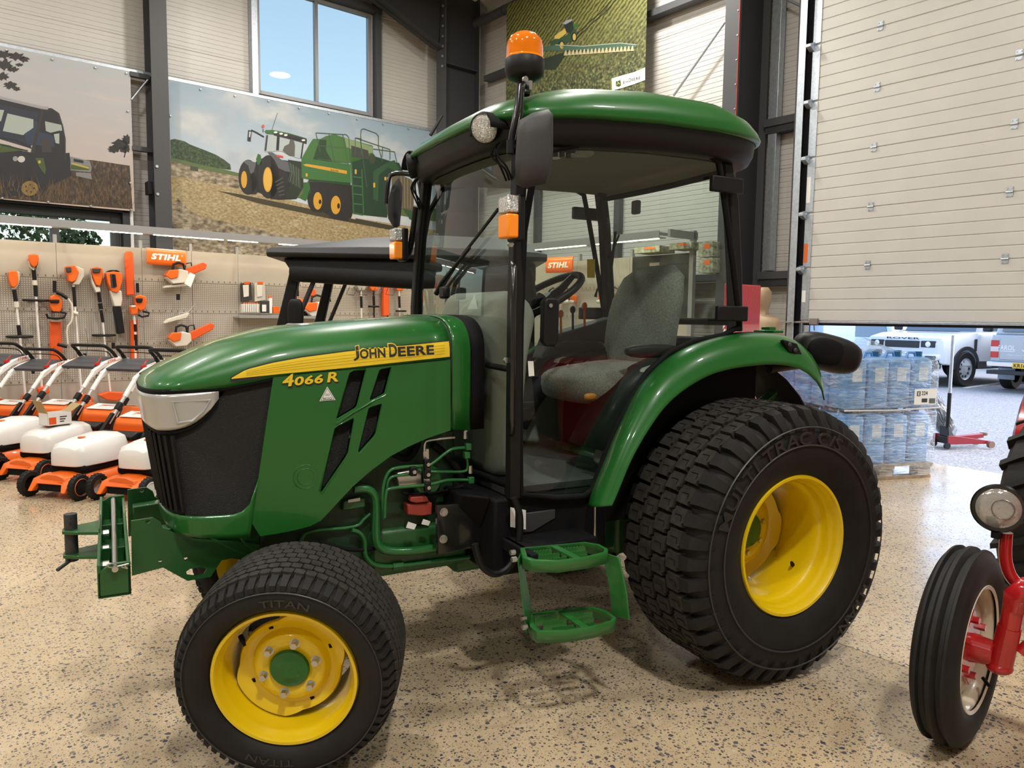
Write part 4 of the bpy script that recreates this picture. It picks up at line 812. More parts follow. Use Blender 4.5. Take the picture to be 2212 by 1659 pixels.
# ================================================================== THE BUILDING (coordinates u, v, z in the building frame)
CLAD = mat('cladding_white', (.60, .575, .535), .42, noise=.04, nscale=1.5)
STEELG = mat('steel_grey_paint', (.060, .062, .066), .55)
STEELD = mat('steel_dark_grey', (.028, .029, .033), .6)  # darker copy of the column grey; gives column webs their recess shade
ALU = mat('window_aluminium', (.30, .30, .31), .4, metal=.3)
def floor_mat():
    m = bpy.data.materials.new('polished_aggregate_concrete'); m.use_nodes = True; t = m.node_tree; p = t.nodes['Principled BSDF']
    tc = t.nodes.new('ShaderNodeTexCoord'); L = t.links.new
    big = t.nodes.new('ShaderNodeTexNoise'); big.inputs['Scale'].default_value = 1.1; big.inputs['Detail'].default_value = 6; L(tc.outputs['Object'], big.inputs[0])
    base = ramp(t, [(.3, (.46, .35, .215)), (.55, (.56, .435, .28)), (.75, (.64, .51, .345))], big.outputs['Fac'])
    def chips(scale, thr, soft, seed):
        mp = t.nodes.new('ShaderNodeMapping'); mp.inputs['Location'].default_value = (seed, seed*1.7, 0); L(tc.outputs['Object'], mp.inputs[0])
        wob = t.nodes.new('ShaderNodeTexNoise'); wob.inputs['Scale'].default_value = scale*1.3; L(mp.outputs[0], wob.inputs[0])
        ad = t.nodes.new('ShaderNodeMixRGB') if False else t.nodes.new('ShaderNodeVectorMath'); ad.operation = 'MULTIPLY_ADD'; ad.inputs[1].default_value = (.008,)*3; L(wob.outputs['Color'], ad.inputs[0]); L(mp.outputs[0], ad.inputs[2])
        v = t.nodes.new('ShaderNodeTexVoronoi'); v.inputs['Scale'].default_value = scale; v.inputs['Randomness'].default_value = 1; L(ad.outputs[0], v.inputs[0])
        sep = t.nodes.new('ShaderNodeSeparateColor'); L(v.outputs['Color'], sep.inputs[0])
        # chip radius differs from cell to cell
        mr = t.nodes.new('ShaderNodeMapRange'); mr.inputs[1].default_value = thr; mr.inputs[2].default_value = 1; mr.inputs[3].default_value = 0; mr.inputs[4].default_value = .46; L(sep.outputs[0], mr.inputs[0])
        lt = t.nodes.new('ShaderNodeMath'); lt.operation = 'LESS_THAN'; L(v.outputs['Distance'], lt.inputs[0]); L(mr.outputs[0], lt.inputs[1])
        return lt.outputs[0], sep.outputs[1]
    c = base
    for scale, thr, seed, cols in ((85, .12, 0, [(.0, (.045, .045, .055)), (.45, (.10, .095, .10)), (.8, (.16, .13, .10)), (1, (.60, .54, .46))]), (170, .15, 3.1, [(.0, (.05, .045, .045)), (.6, (.14, .12, .10)), (1, (.66, .60, .52))]), (52, .50, 7.7, [(.0, (.05, .055, .08)), (.6, (.12, .11, .11)), (1, (.2, .17, .14))])):
        f, rnd = chips(scale, thr, 0, seed); mx = t.nodes.new('ShaderNodeMix'); mx.data_type = 'RGBA'; L(f, mx.inputs[0]); L(c, mx.inputs[6]); L(ramp(t, cols, rnd), mx.inputs[7]); c = mx.outputs[2]
    L(c, p.inputs['Base Color'])
    st = t.nodes.new('ShaderNodeTexNoise'); st.inputs['Scale'].default_value = 2.3; st.inputs['Detail'].default_value = 8; L(tc.outputs['Object'], st.inputs[0])
    rr = t.nodes.new('ShaderNodeMapRange'); rr.inputs[1].default_value = .35; rr.inputs[2].default_value = .7; rr.inputs[3].default_value = .16; rr.inputs[4].default_value = .34; L(st.outputs['Fac'], rr.inputs[0]); L(rr.outputs[0], p.inputs['Roughness'])
    p.inputs['Specular IOR Level'].default_value = .62
    return m
FLOORM = floor_mat()
fl = thing('floor', None, None, (0, 0, 0), 0, kind='structure'); WM['floor'] = BF; fl.matrix_basis = BF; fl['label'] = 'polished concrete showroom floor with dark aggregate chips'
us = [-9.0, -1.65, 2.348, 7.2]; vs2 = [-9.0, -4.6, 9.45]
for i in range(3):
    for j in range(2):
        b = LB(); b.bx(us[i]+.0025, us[i+1]-.0025, vs2[j]+.0025, vs2[j+1]-.0025, -.12, 0); obj('floor_slab', b, FLOORM, fl)
b = LB(); b.bx(-9, 7.2, -9, 9.45, -.125, -.012); obj('joint_filler', b, BLACKM, fl)
def wallroot(name, label):
    o = thing(name, None, None, (0, 0, 0), 0, kind='structure'); WM[name] = BF; o.matrix_basis = BF; o['label'] = label; return o
def clad(par, axis, pos, sgn, a0, a1, z0, z1, nm='cladding_panel', rib=.062, m=None):
    """one sandwich panel with fine horizontal ribs; axis 'u': the wall runs along u at v=pos"""
    prof = [(0, z0), (0, z0+.004)]; z = z0+.03
    prof = [(.008, z0), (0, z0+.008)]
    while z < z1-.035:
        prof += [(0, z), (.0045, z+.004), (.0045, z+.009), (0, z+.013)]; z += rib
    prof += [(0, z1-.008), (.008, z1)]
    b = LB(); P = lambda a, d, z: (a, pos+sgn*d, z) if axis == 'u' else (pos+sgn*d, a, z)
    b.loft([[P(a0, d, z) for d, z in prof], [P(a1, d, z) for d, z in prof]], False, False)
    b.loft([[P(a0, .09, z0), P(a0, .09, z1)], [P(a1, .09, z0), P(a1, .09, z1)]], False, False)
    return obj(nm, b, m or CLAD, par)
def cladwall(par, axis, pos, sgn, a0, a1, joints, holes, vert=()):
    zs = sorted(set(joints+[h[2] for h in holes]+[h[3] for h in holes]))
    for z0, z1 in zip(zs, zs[1:]):
        if z1-z0 < .02: continue
        zm = (z0+z1)/2; segs = [(a0, a1)]
        for h in holes:
            if h[2] < zm < h[3]:
                ns = []
                for s0, s1 in segs:
                    if h[0] > s0: ns.append((s0, min(s1, h[0])))
                    if h[1] < s1: ns.append((max(s0, h[1]), s1))
                segs = [q for q in ns if q[1]-q[0] > .01]
        for s0, s1 in segs: clad(par, axis, pos, sgn, s0, s1, z0, z1)
WA, WB_ = 9.4, 7.45
wl = wallroot('wall_left', 'white ribbed sandwich-panel wall carrying the long banners')
W1 = (3.52, 5.42, 4.66, 6.27); W2 = (-3.0, 1.62, 1.2, 2.73); W3 = (-2.9, -1.0, 4.66, 6.27)
cladwall(wl, 'u', WA, 1, -9.1, 7.5, [0, 1.06, 2.06, 3.06, 4.06, 5.06, 6.06, 7.06, 8.06, 9.0], [W1, W2, W3])
wb_ = wallroot('wall_back', 'white ribbed sandwich-panel wall beside the sectional door')
cladwall(wb_, 'v', WB_, 1, -9.1, 9.4, [0, 1.2, 2.2, 3.2, 4.2, 5.2, 6.2, 6.75], [(-2.55, 2.78, 0, 5.6)])
wr = wallroot('wall_right', 'white panel wall behind the viewer'); cladwall(wr, 'u', -9.1, -1, -9.1, 7.5, [0, 1.06, 3.06, 5.06, 7.06, 9], [])
wf = wallroot('wall_front', 'white panel wall at the far side of the hall'); cladwall(wf, 'v', -9.1, -1, -9.1, 9.4, [0, 1.06, 3.06, 5.06, 6.75], [])
ce = wallroot('ceiling', 'pale pitched roof lining with steel purlins')
CEIL = mat('roof_lining', (.55, .54, .52), .6)
ridge = (-.8, 8.5)
for (ua, za), (ub, zb_) in (((7.55, 6.7), ridge), (ridge, (-9.2, 6.7))):
    b = LB(); b.prism([(ua, -9.2, za), (ub, -9.2, zb_), (ub, -9.2, zb_+.1), (ua, -9.2, za+.1)], (0, 18.8, 0)); obj('roof_panel', b, CEIL, ce)
for k in range(5):
    u0 = 6.2-1.6*k; z0 = 6.7+(7.55-u0)*(8.5-6.7)/8.35-.11; b = LB(); b.bx(u0-.04, u0+.04, -9.1, 9.4, z0-.1, z0+.1); obj('purlin', b, GALV, ce)
# ---- steelwork
TR = [0]
def trim(label):
    TR[0] += 1; return wallroot('trim_%d' % TR[0], label)
t1 = trim('dark grey steel column between the two field banners')
b = LB(); b.bx(1.965, 2.175, 8.98, 8.996, 0, 8.0); obj('column_flange', b, STEELG, t1, bevel=.002)
b = LB(); b.bx(1.965, 2.175, 9.28, 9.296, 0, 8.0); obj('column_flange', b, STEELG, t1, bevel=.002)
b = LB(); b.bx(2.063, 2.077, 8.99, 9.29, 0, 8.0); obj('column_web', b, STEELD, t1)  # recess shade put into the web's darker grey
for zz in (2.98, 3.34):
    b = LB(); b.cyl((2.0, 8.975, zz), (2.0, 8.965, zz), .02, n=6); obj('column_bolt', b, GALV, t1)
b = LB(); b.bx(1.90, 1.965, 9.05, 9.2, 2.98, 3.15); obj('cable_box', b, BLACK, t1, bevel=.005)
t2 = trim('dark steel portal column in the corner of the hall')
b = LB(); b.bx(6.47, 6.49, 8.80, 9.06, 0, 7.0); obj('column_flange', b, STEELG, t2)
b = LB(); b.bx(7.16, 7.18, 8.80, 9.06, 0, 7.0); obj('column_flange', b, STEELD, t2)
b = LB(); b.bx(6.48, 7.17, 8.92, 8.94, 0, 7.0); obj('column_web', b, STEELD, t2)  # web and outer flange carry their shade as darker grey
for k in range(9):
    b = LB(); b.cyl((6.46, 8.85, 5.55+.16*k), (6.44, 8.85, 5.55+.16*k), .022, n=6); obj('haunch_bolt', b, GALV, t2)
b = LB(); b.bx(6.47, 7.17, 8.82, 9.04, 5.60, 5.62); obj('stiffener', b, STEELD, t2)
hp = [onv_ for onv_ in (VW(945, 104, 8.93), VW(800, -8, 8.93), VW(640, -110, 8.93))]
hu = [(p.dot(DA), p.z) for p in hp]
b = LB(); b.prism([(hu[0][0], 8.82, hu[0][1]), (hu[1][0], 8.82, hu[1][1]), (hu[2][0]-1, 8.82, hu[2][1]+.2), (hu[2][0]-1, 8.82, hu[2][1]+.22), (hu[1][0], 8.82, hu[1][1]+.025), (hu[0][0], 8.82, hu[0][1]+.025)], (0, .22, 0)); t3 = trim('dark haunched steel rafter rising from the corner column'); obj('rafter_flange', b, STEELD, t3)
b = LB(); b.prism([(hu[0][0], 8.92, hu[0][1]), (hu[1][0], 8.92, hu[1][1]), (hu[2][0]-1, 8.92, hu[2][1]+.2), (hu[2][0]-1, 8.92, hu[2][1]+.9), (6.5, 8.92, 6.95)], (0, .02, 0)); obj('rafter_web', b, STEELD, t3)
t4 = trim('dark grey portal column beside the sectional door with a red cable')
b = LB(); b.bx(6.74, 6.76, 3.32, 3.525, 0, 7.0); obj('column_flange', b, STEELG, t4)
b = LB(); b.bx(7.33, 7.35, 3.32, 3.525, 0, 7.0); obj('column_flange', b, STEELG, t4)
b = LB(); b.bx(6.75, 7.34, 3.415, 3.43, 0, 7.0); obj('column_web', b, STEELD, t4)  # web darker than its flanges: shade put into the colour
b = LB(); b.tube([(6.733, 3.33, .3), (6.733, 3.33, 6.6)], .006, 6); rc_ = obj('red_cable', b, mat('red_cable', (.5, .03, .02), .5), t4)
for k in range(12): b = LB(); b.box((6.735, 3.35, 3.0+.27*k), (.012, .014, .012)); obj('cable_clip', b, GALV, t4)
b = LB(); b.bx(7.30, 7.40, 3.16, 3.27, 2.0, 6.6); t5 = trim('galvanised channel post next to the portal column'); obj('channel_post', b, GALV, t5, bevel=.004)
for zz in (1.94, 3.72, 5.5):
    tt = trim('horizontal steel girt at %s height on the door wall' % {1.94: 'head', 3.72: 'middle', 5.5: 'upper'}[zz])
    b = LB(); b.bx(7.27, 7.42, 2.86, 3.32, zz-.04, zz+.05); obj('girt', b, STEELG, tt, bevel=.004); b = LB(); b.bx(7.27, 7.42, 3.53, 8.8, zz-.04, zz+.05); obj('girt', b, STEELG, tt, bevel=.004)
    b = LB(); b.bx(7.29, 7.42, 2.86, 3.3, zz-.12, zz-.04); obj('girt_lip', b, STEELD, tt)
t6 = trim('round dark steel tie tube high on the door wall'); b = LB(); b.cyl((7.18, 9.35, 6.42), (7.18, 3.5, 6.42), .075, n=18); obj('tie_tube', b, STEELG, t6, smooth=40)
for px in ((1090, 30), (1135, 10)):
    p = UW(px[0], px[1], 7.18); b = LB(); b.lathe([(.077, -.006), (.080, 0), (.077, .006)], (7.18, p.dot(DB), 6.42), 'y', 20); obj('cable_tie', b, BLACK, t6)
t7 = trim('white cable conduit running up the corner'); b = LB(); b.cyl((7.19, 8.84, 0), (7.19, 8.84, 6.35), .022, n=12); obj('conduit', b, WHITE, t7, smooth=40)
t8 = trim('thin diagonal bracing rods on the door wall')
for a_, c_ in (((1455, 207), (1566, 48)), ((1006, 190), (1036, 232)), ((1690, -6), (1740, 18))):
    p, q = UW(a_[0], a_[1], 7.3), UW(c_[0], c_[1], 7.3); b = LB(); b.cyl((7.3, p.dot(DB), p.z), (7.3, q.dot(DB), q.z), .016, n=10); obj('brace_rod', b, GALV, t8)
for px in (1161, 1335):
    p = UW(px, 470, 7.38); tt = trim('slim grey cladding post behind the tractor cab' if px < 1200 else 'slim grey cladding post behind the cab seat'); b = LB(); v0 = p.dot(DB); b.bx(7.34, 7.43, v0-.05, v0+.05, 0, 6.6); obj('post', b, STEELG, tt)
# ---- windows
PANEG = glassmat('window_glass', (.66, .66, .60), .3)
def window(n, label, u0, u1, z0, z1, mull, fr, m):
    w = wallroot('window_%d' % n, label)
    for a in ((u0, u0+fr, z0, z1), (u1-fr, u1, z0, z1), (u0+fr, u1-fr, z0, z0+fr), (u0+fr, u1-fr, z1-fr, z1)):
        b = LB(); b.bx(a[0], a[1], 9.38, 9.46, a[2], a[3]); obj('window_frame', b, m, w, bevel=.004)
    e = [u0+fr]+mull+[u1-fr]
    for mu in mull: b = LB(); b.bx(mu-fr*.45, mu+fr*.45, 9.38, 9.46, z0+fr, z1-fr); obj('mullion', b, m, w, bevel=.004)
    for a, c in zip(e, e[1:]): b = LB(); b.bx(a, c, 9.425, 9.431, z0+fr, z1-fr); obj('window_pane', b, PANEG, w)
    return w
w1 = window(1, 'tall two-light window above the long banner', W1[0], W1[1], W1[2], W1[3], [4.47], .055, ALU)
for uu in (3.45, 5.49): b = LB(); b.bx(uu-.04, uu+.05, 9.26, 9.40, 4.60, 6.6); obj('window_post', b, GALV if uu < 4 else STEELG, w1, bevel=.003)
b = LB(); b.bx(3.4, 5.55, 9.25, 9.40, 6.27, 6.36); obj('window_head', b, STEELG, w1)
w3 = window(3, 'tall two-light window outside the left of the view', W3[0], W3[1], W3[2], W3[3], [-1.95], .055, ALU)
w2 = window(2, 'low wide window behind the tool display', W2[0], W2[1], W2[2], W2[3], [-1.4, .0-.6, .86], .11, STEELG)
for uu in (1.68,): b = LB(); b.bx(uu-.05, uu+.035, 9.25, 9.40, 1.1, 2.82); obj('window_post', b, STEELD, w2)
b = LB(); b.bx(-3.1, 1.7, 9.25, 9.40, 2.73, 2.83); obj('window_head', b, STEELD, w2)
b = LB(); b.bx(1.72, 1.76, 9.26, 9.30, 1.2, 2.8); obj('downpipe', b, WHITE, w2)
# ---- sectional door
DOORM = mat('door_skin', (.56, .545, .50), .38, noise=.03, nscale=3, bump=.03, bscale=260)
d1 = wallroot('door_1', 'big white sectional overhead door raised to head height')
DU = 7.15; vL, vR = 2.61, -2.4
zj = [1.41, 2.0, 2.605, 3.21, 3.815, 4.42, 5.025, 5.63]
for i, (z0, z1) in enumerate(zip(zj, zj[1:])):
    n = 5; prof = [(.010, z0), (0, z0+.008)]
    for k in range(1, n): zz = z0+(z1-z0)*k/n; prof += [(0, zz-.008), (.007, zz-.002), (.007, zz+.002), (0, zz+.008)]
    prof += [(0, z1-.008), (.010, z1)]
    b = LB(); b.loft([[(DU+d, vL, z) for d, z in prof], [(DU+d, vR, z) for d, z in prof]], False, False); b.bx(DU+.011, DU+.045, vR, vL, z0, z1); pn = obj('door_section', b, DOORM, d1)
    for vv in (1.932, .665, -.6, -1.87):
        if i > 0:
            b = LB(); b.bx(DU-.006, DU, vv-.028, vv+.028, z0-.042, z0+.048); b.cyl((DU-.010, vv-.03, z0), (DU-.010, vv+.03, z0), .008, n=8)
            for dv in (-.018, .018):
                for dz in (-.03, .034): b.cyl((DU-.006, vv+dv, z0+dz), (DU-.011, vv+dv, z0+dz), .006, n=6)
            obj('door_hinge', b, GALV, pn)
    for vv, sg in ((vL, 1), (vR, -1)):
        b = LB(); b.bx(DU-.008, DU+.045, vv-.04*sg, vv+.05*sg, z0+.012, z1-.012); obj('end_stile', b, GALV, pn, bevel=.002)
        if i > 0:
            b = LB(); b.prism([(DU-.01, vv+.03*sg, z0+.03), (DU-.09, vv+.03*sg, z0+.00), (DU-.09, vv+.03*sg, z0-.03), (DU-.01, vv+.03*sg, z0-.07)], (0, .055*sg, 0)); obj('roller_bracket', b, GALV, pn, bevel=.002)
            b = LB(); b.cyl((DU-.03, vv+.09*sg, z0), (DU-.03, vv+.17*sg, z0), .022, n=12); obj('door_roller', b, BLACK, pn)
b = LB(); b.bx(DU-.012, DU+.05, vR, vL+.02, 1.388, 1.413); obj('bottom_rail', b, GALV, d1, bevel=.003)
b = LB(); b.bx(DU-.004, DU+.045, vR, vL+.02, 1.362, 1.389); obj('bottom_seal', b, BLACKM, d1, bevel=.008)
b = LB(); b.bx(DU-.05, DU-.008, vL-.17, vL-.08, 1.37, 1.44); b.bx(DU-.045, DU-.01, vL-.08, vL+.22, 1.385, 1.405); b.bx(DU-.12, DU-.0, vL+.12, vL+.3, 1.385, 1.395); obj('bottom_bracket', b, mat('dull_bracket', (.30, .25, .22), .5, metal=.5), d1, bevel=.003)
for z0, z1, m in ((2.06, 2.27, None), (2.72, 3.0, PAPER), (1.62, 1.75, PAPER)):
    b = LB(); b.bx(DU-.0095, DU-.0085, vL-.0, vL+.045, z0, z1); obj('door_sticker', b, m or mat('orange_sticker', (.72, .13, .01), .5), d1)
for sg, vv in ((1, vL), (-1, vR)):
    b = LB(); b.bx(DU-.06, DU+.02, vv+.155*sg, vv+.175*sg, 0, 5.6); b.bx(DU-.065, DU-.058, vv+.10*sg, vv+.18*sg, 0, 5.6); obj('door_track', b, GALV, d1)
    b = LB(); b.bx(DU-.02, WB_-.02, vv+.19*sg, vv+.225*sg, 0, 5.7); obj('track_angle', b, STEELG, d1)
    b = LB(); b.bx(DU-.01, DU+.03, vv+.06*sg, vv+.15*sg, 0, 5.6); obj('track_shade_strip', b, BLACKM, d1)  # solid matt black strip standing in for shade between door and track
# ---- hanging lamps of the hall and one extra added for the dim corner (their light sources are at the top of the script)
LEDW = mat('led_diffuser', (.9, .9, .88), .4, emit=(1, .96, .9, 5))
for i, (bu, bv) in enumerate(BAYS):
    L_ = thing('high_bay_lamp', 'round high-bay lamp hanging over %s' % ['the rear left of the hall', 'the hall behind the viewer', 'the hall behind the red tractor', 'the left of the hall', 'the green tractor bonnet', 'the green tractor cab rear', 'the far left tool display', 'the mower row', 'the corner display', 'the drinks cooler, added to light the corner'][i], 'lamp', U(bu, bv, 6.56), WY, 'high-bay lamps')
    b = LB(); b.lathe([(.03, .30), (.05, .2), (.12, .14), (.2, .05), (.22, .02), (.215, .012)], (0, 0, 0), 'z', 28); obj('lamp_housing', b, DGREY, L_, smooth=40)
    b = LB(); b.lathe([(.21, .014), (.1, .012), (.001, .012)], (0, 0, 0), 'z', 28); obj('lamp_diffuser', b, LEDW, L_)
    b = LB(); b.cyl((0, 0, .29), (0, 0, 6.7+min(7.55-bu, bu+9.2)*.2156-6.56), .008, n=6); obj('hanging_rod', b, STEELG, L_)
# ================================================================== BANNERS
def uvof(p): return (p.dot(DA), p.dot(DB), p.z)
def bannermat(name, kind):
    m = bpy.data.materials.new(name); m.use_nodes = True; t = m.node_tree; p = t.nodes['Principled BSDF']; L = t.links.new; p.inputs['Roughness'].default_value = .5
    tc = t.nodes.new('ShaderNodeTexCoord'); sp = t.nodes.new('ShaderNodeSeparateXYZ'); L(tc.outputs['Generated'], sp.inputs[0])
    def noise(scale, det=6, vec=None, st=None):
        mp = t.nodes.new('ShaderNodeMapping'); mp.inputs['Scale'].default_value = st or (1, 1, 1); L(tc.outputs['Object'], mp.inputs[0])
        n = t.nodes.new('ShaderNodeTexNoise'); n.inputs['Scale'].default_value = scale; n.inputs['Detail'].default_value = det; L(mp.outputs[0], n.inputs[0]); return n.outputs['Fac']
    def mix(f, a, c):
        x = t.nodes.new('ShaderNodeMix'); x.data_type = 'RGBA'; L(f, x.inputs[0]); L(a, x.inputs[6]); L(c, x.inputs[7]); return x.outputs[2]
    def mth(op, a, c):
        x = t.nodes.new('ShaderNodeMath'); x.operation = op
        for i, q in enumerate((a, c)):
            if isinstance(q, (int, float)): x.inputs[i].default_value = q
            else: L(q, x.inputs[i])
        return x.outputs[0]
    X_, Z_ = sp.outputs[0], sp.outputs[2]
    if kind == 'sky2':      # blue-grey sky with pale cumulus
        g = ramp(t, [(.0, (.60, .62, .60)), (.5, (.50, .57, .62)), (1, (.27, .36, .43))], Z_)
        cl = ramp(t, [(.47, (0, 0, 0)), (.62, (1, 1, 1))], noise(1.5, 7, None, (.8, 1, 1.7))); col = ramp(t, [(.3, (.36, .40, .46)), (.7, (.66, .64, .58))], noise(2.4, 5))
        c = mix(mth('MULTIPLY', cl, .75), g, col)
    elif kind == 'sky1':    # dusk sky, streaky
        g = ramp(t, [(.0, (.52, .40, .32)), (.35, (.46, .40, .36)), (.65, (.42, .40, .40)), (1, (.40, .42, .43))], Z_)
        c = mix(ramp(t, [(.45, (0, 0, 0)), (.7, (.8, .8, .8))], noise(2.2, 6, None, (.6, 1, 5))), g, ramp(t, [(0, (.58, .50, .44)), (1, (.34, .33, .36))], noise(3, 4, None, (.7, 1, 3))))
    elif kind == 'straw':
        c = mix(ramp(t, [(.35, (0, 0, 0)), (.65, (1, 1, 1))], noise(26, 8, None, (1, 1, 1.6))), ramp(t, [(0, (.20, .14, .06)), (1, (.34, .24, .10))], noise(7)), ramp(t, [(.3, (.42, .32, .16)), (.8, (.52, .44, .28))], noise(4)))
    elif kind == 'hay':
        c = ramp(t, [(.32, (.09, .07, .045)), (.5, (.28, .22, .14)), (.68, (.50, .43, .31))], noise(17, 9, None, (.7, 1, 1.3)))
    elif kind == 'dusk_grass':
        c = ramp(t, [(.35, (.028, .02, .014)), (.55, (.07, .045, .026)), (.75, (.20, .13, .07))], noise(30, 8, None, (1.4, 1, .55)))
    elif kind == 'trees':
        c = ramp(t, [(.35, (.018, .03, .014)), (.55, (.045, .075, .03)), (.75, (.10, .14, .05))], noise(34, 7))
    elif kind == 'crop':
        wv = t.nodes.new('ShaderNodeTexWave'); wv.inputs['Scale'].default_value = 5.2; wv.inputs['Distortion'].default_value = 3.2; wv.inputs['Detail'].default_value = 4; wv.inputs['Detail Scale'].default_value = 2.4
        mp = t.nodes.new('ShaderNodeMapping'); mp.inputs['Rotation'].default_value = (math.radians(0), math.radians(58), 0); L(tc.outputs['Object'], mp.inputs[0])
        mp2 = t.nodes.new('ShaderNodeMapping'); mp2.inputs['Rotation'].default_value = (math.radians(36), 0, 0); L(tc.outputs['Object'], mp2.inputs[0]); L(mp2.outputs[0], wv.inputs[0]); wv.bands_direction = 'Z'
        a = ramp(t, [(.2, (.030, .034, .010)), (.8, (.22, .21, .055))], mth('ADD', mth('MULTIPLY', wv.outputs['Fac'], .62), mth('MULTIPLY', noise(20, 8), .42)))
        d = ramp(t, [(.36, (.018, .022, .012)), (.52, (.075, .085, .03)), (.72, (.27, .26, .10))], noise(24, 8))
        c = mix(ramp(t, [(.30, (0, 0, 0)), (.75, (1, 1, 1))], Z_), d, a)
    L(c, p.inputs['Base Color']); return m
def flat(c, r=.5): return mat('banner_print', c, r)
_pc = {}
def ink(c):
    if c not in _pc: _pc[c] = mat('banner_ink', c, .5)
    return _pc[c]
class Ban:
    """a hanging banner and its print: shapes measured off the photograph on the banner's own plane, each a flat film on the cloth"""
    def __init__(s, root, fn, nrm): s.r = root; s.fn = fn; s.n = nrm; s.d = .0022
    def P(s, x, y, k=0): return s.fn(x, y)+s.n*(s.d+k*.0004)
    def poly(s, nm, px, m, k=0, sm=0):
        pts = [s.P(x, y, k) for x, y in (cur([(a, c, 0) for a, c in px], sm, True) if sm else [(a, c, 0) for a, c in px]) for _ in (0,)] if False else [s.P(q[0], q[1], k) for q in (cur([(a, c, 0) for a, c in px], sm, True) if sm else px)]
        b = B(); b.face(pts); return obj(nm, b, m if not isinstance(m, tuple) else ink(m), s.r)
    def ell(s, nm, cx, cy, rx, ry, m, k=0, n=28):
        return s.poly(nm, [(cx+rx*math.cos(2*pi*i/n), cy+ry*math.sin(2*pi*i/n)) for i in range(n)], m, k)
    def line(s, nm, px, w, m, k=0):
        b = B()
        for a, c in zip(px, px[1:]):
            d = Vector((c[0]-a[0], c[1]-a[1])); 
            if d.length < 1e-6: continue
            q = Vector((-d.y, d.x)).normalized()*w/2
            b.face([s.P(a[0]-q.x, a[1]-q.y, k), s.P(c[0]-q.x, c[1]-q.y, k), s.P(c[0]+q.x, c[1]+q.y, k), s.P(a[0]+q.x, a[1]+q.y, k)])
        return obj(nm, b, m if not isinstance(m, tuple) else ink(m), s.r)
def cloth(nm, label, u0, u1, v, z0, z1, m, axis='u', folds=()):
    root = thing(nm, label, 'banner', U((u0+u1)/2, v, z0) if axis == 'u' else U(v, (u0+u1)/2, z0), WY, None)
    b = B(); rings = []; nx, nz = 60, 14
    for i in range(nx+1):
        a = u0+(u1-u0)*i/nx; col = []
        for j in range(nz+1):
            z = z0+(z1-z0)*j/nz; d = 0
            for fu, fw, fd in folds: d += fd*math.exp(-((a-fu-(z1-z)*.05)/fw)**2)*(1-j/nz)**.5*(j/nz+.15)
            col.append(U(a, v+.001+d, z) if axis == 'u' else U(v+.001+d, a, z))
        rings.append(col)
    b.loft(rings, False, False); obj('banner_cloth', b, m, root, smooth=60); return root
# --- long harvest banner
BV = 9.2
bn2 = cloth('harvest_banner', 'long printed banner of a green tractor towing a baler over stubble', 2.19, 6.62, BV, 2.02, 4.55, bannermat('print_sky_cumulus', 'sky2'))
bb = Ban(bn2, lambda x, y: VW(x, y, BV), -DB)
STRAW, HAY, TREES = bannermat('print_stubble', 'straw'), bannermat('print_hay', 'hay'), bannermat('print_woodland', 'trees')
bb.poly('print_far_field', [(369, 338), (420, 350), (520, 375), (620, 402), (800, 430), (950, 452), (950, 480), (600, 420), (369, 372)], (.10, .14, .045))
bb.poly('print_woodland', [(368, 302), (377, 300), (398, 305), (410, 312), (436, 322), (466, 334), (484, 345), (497, 355), (499, 367), (470, 363), (430, 355), (400, 347), (369, 341)], TREES, 1)
bb.poly('print_stubble', [(369, 380), (430, 388), (520, 404), (620, 430), (700, 452), (760, 470), (960, 500), (965, 596), (800, 580), (600, 568), (371, 545)], STRAW, 1)
bb.poly('print_swath', [(369, 348), (400, 356), (450, 370), (520, 382), (516, 408), (470, 398), (420, 390), (390, 382), (369, 378)], HAY, 2)
bb.poly('print_hay_foreground', [(370, 440), (385, 430), (410, 455), (440, 470), (480, 478), (540, 492), (600, 505), (690, 520), (690, 572), (372, 545)], HAY, 2)
bb.poly('print_bale', [(411, 358), (428, 362), (428, 371), (411, 368)], (.06, .065, .04), 3)
bb.poly('print_shadow', [(465, 411), (520, 420), (640, 445), (760, 470), (860, 490), (850, 498), (700, 470), (560, 440)], (.055, .045, .022), 3)
# printed tractor
DK, TY, GN, YL, GY = (.016, .017, .017), (.022, .021, .02), (.035, .125, .03), (.62, .32, .03), (.10, .105, .115)
bb.ell('print_tyre', 536, 383, 21, 38, TY, 4); bb.poly('print_tyre_side', [(540, 348), (556, 352), (560, 412), (552, 420), (538, 420)], TY, 4)
bb.poly('print_chassis', [(552, 350), (570, 340), (640, 350), (640, 430), (600, 432), (556, 415)], DK, 4)
bb.poly('print_hood_green', [(553, 344), (557, 332), (563, 335), (566, 356), (556, 356)], GN, 5)
bb.poly('print_front_fender', [(525, 349), (536, 346), (553, 352), (548, 372), (541, 376), (536, 358)], GY, 6)
bb.ell('print_rim', 527, 388, 6.5, 18.5, YL, 6)
bb.ell('print_tyre', 580, 382, 24, 47, TY, 5); bb.poly('print_tyre_side', [(585, 336), (606, 345), (622, 380), (621, 416), (604, 432), (584, 430)], TY, 5)
for k in range(5): bb.line('print_lug', [(594+k*2, 394+k*7), (611+k, 384+k*9)], 2.2, (.075, .075, .075), 7)
bb.poly('print_rear_fender', [(578, 329), (588, 329), (598, 336), (607, 345), (622, 350), (627, 372), (616, 370), (601, 363), (592, 345)], GY, 8)
bb.ell('print_rim', 578, 388, 10, 27, YL, 8); bb.ell('print_rim_edge', 578, 388, 8.4, 24, (.70, .40, .06), 9)
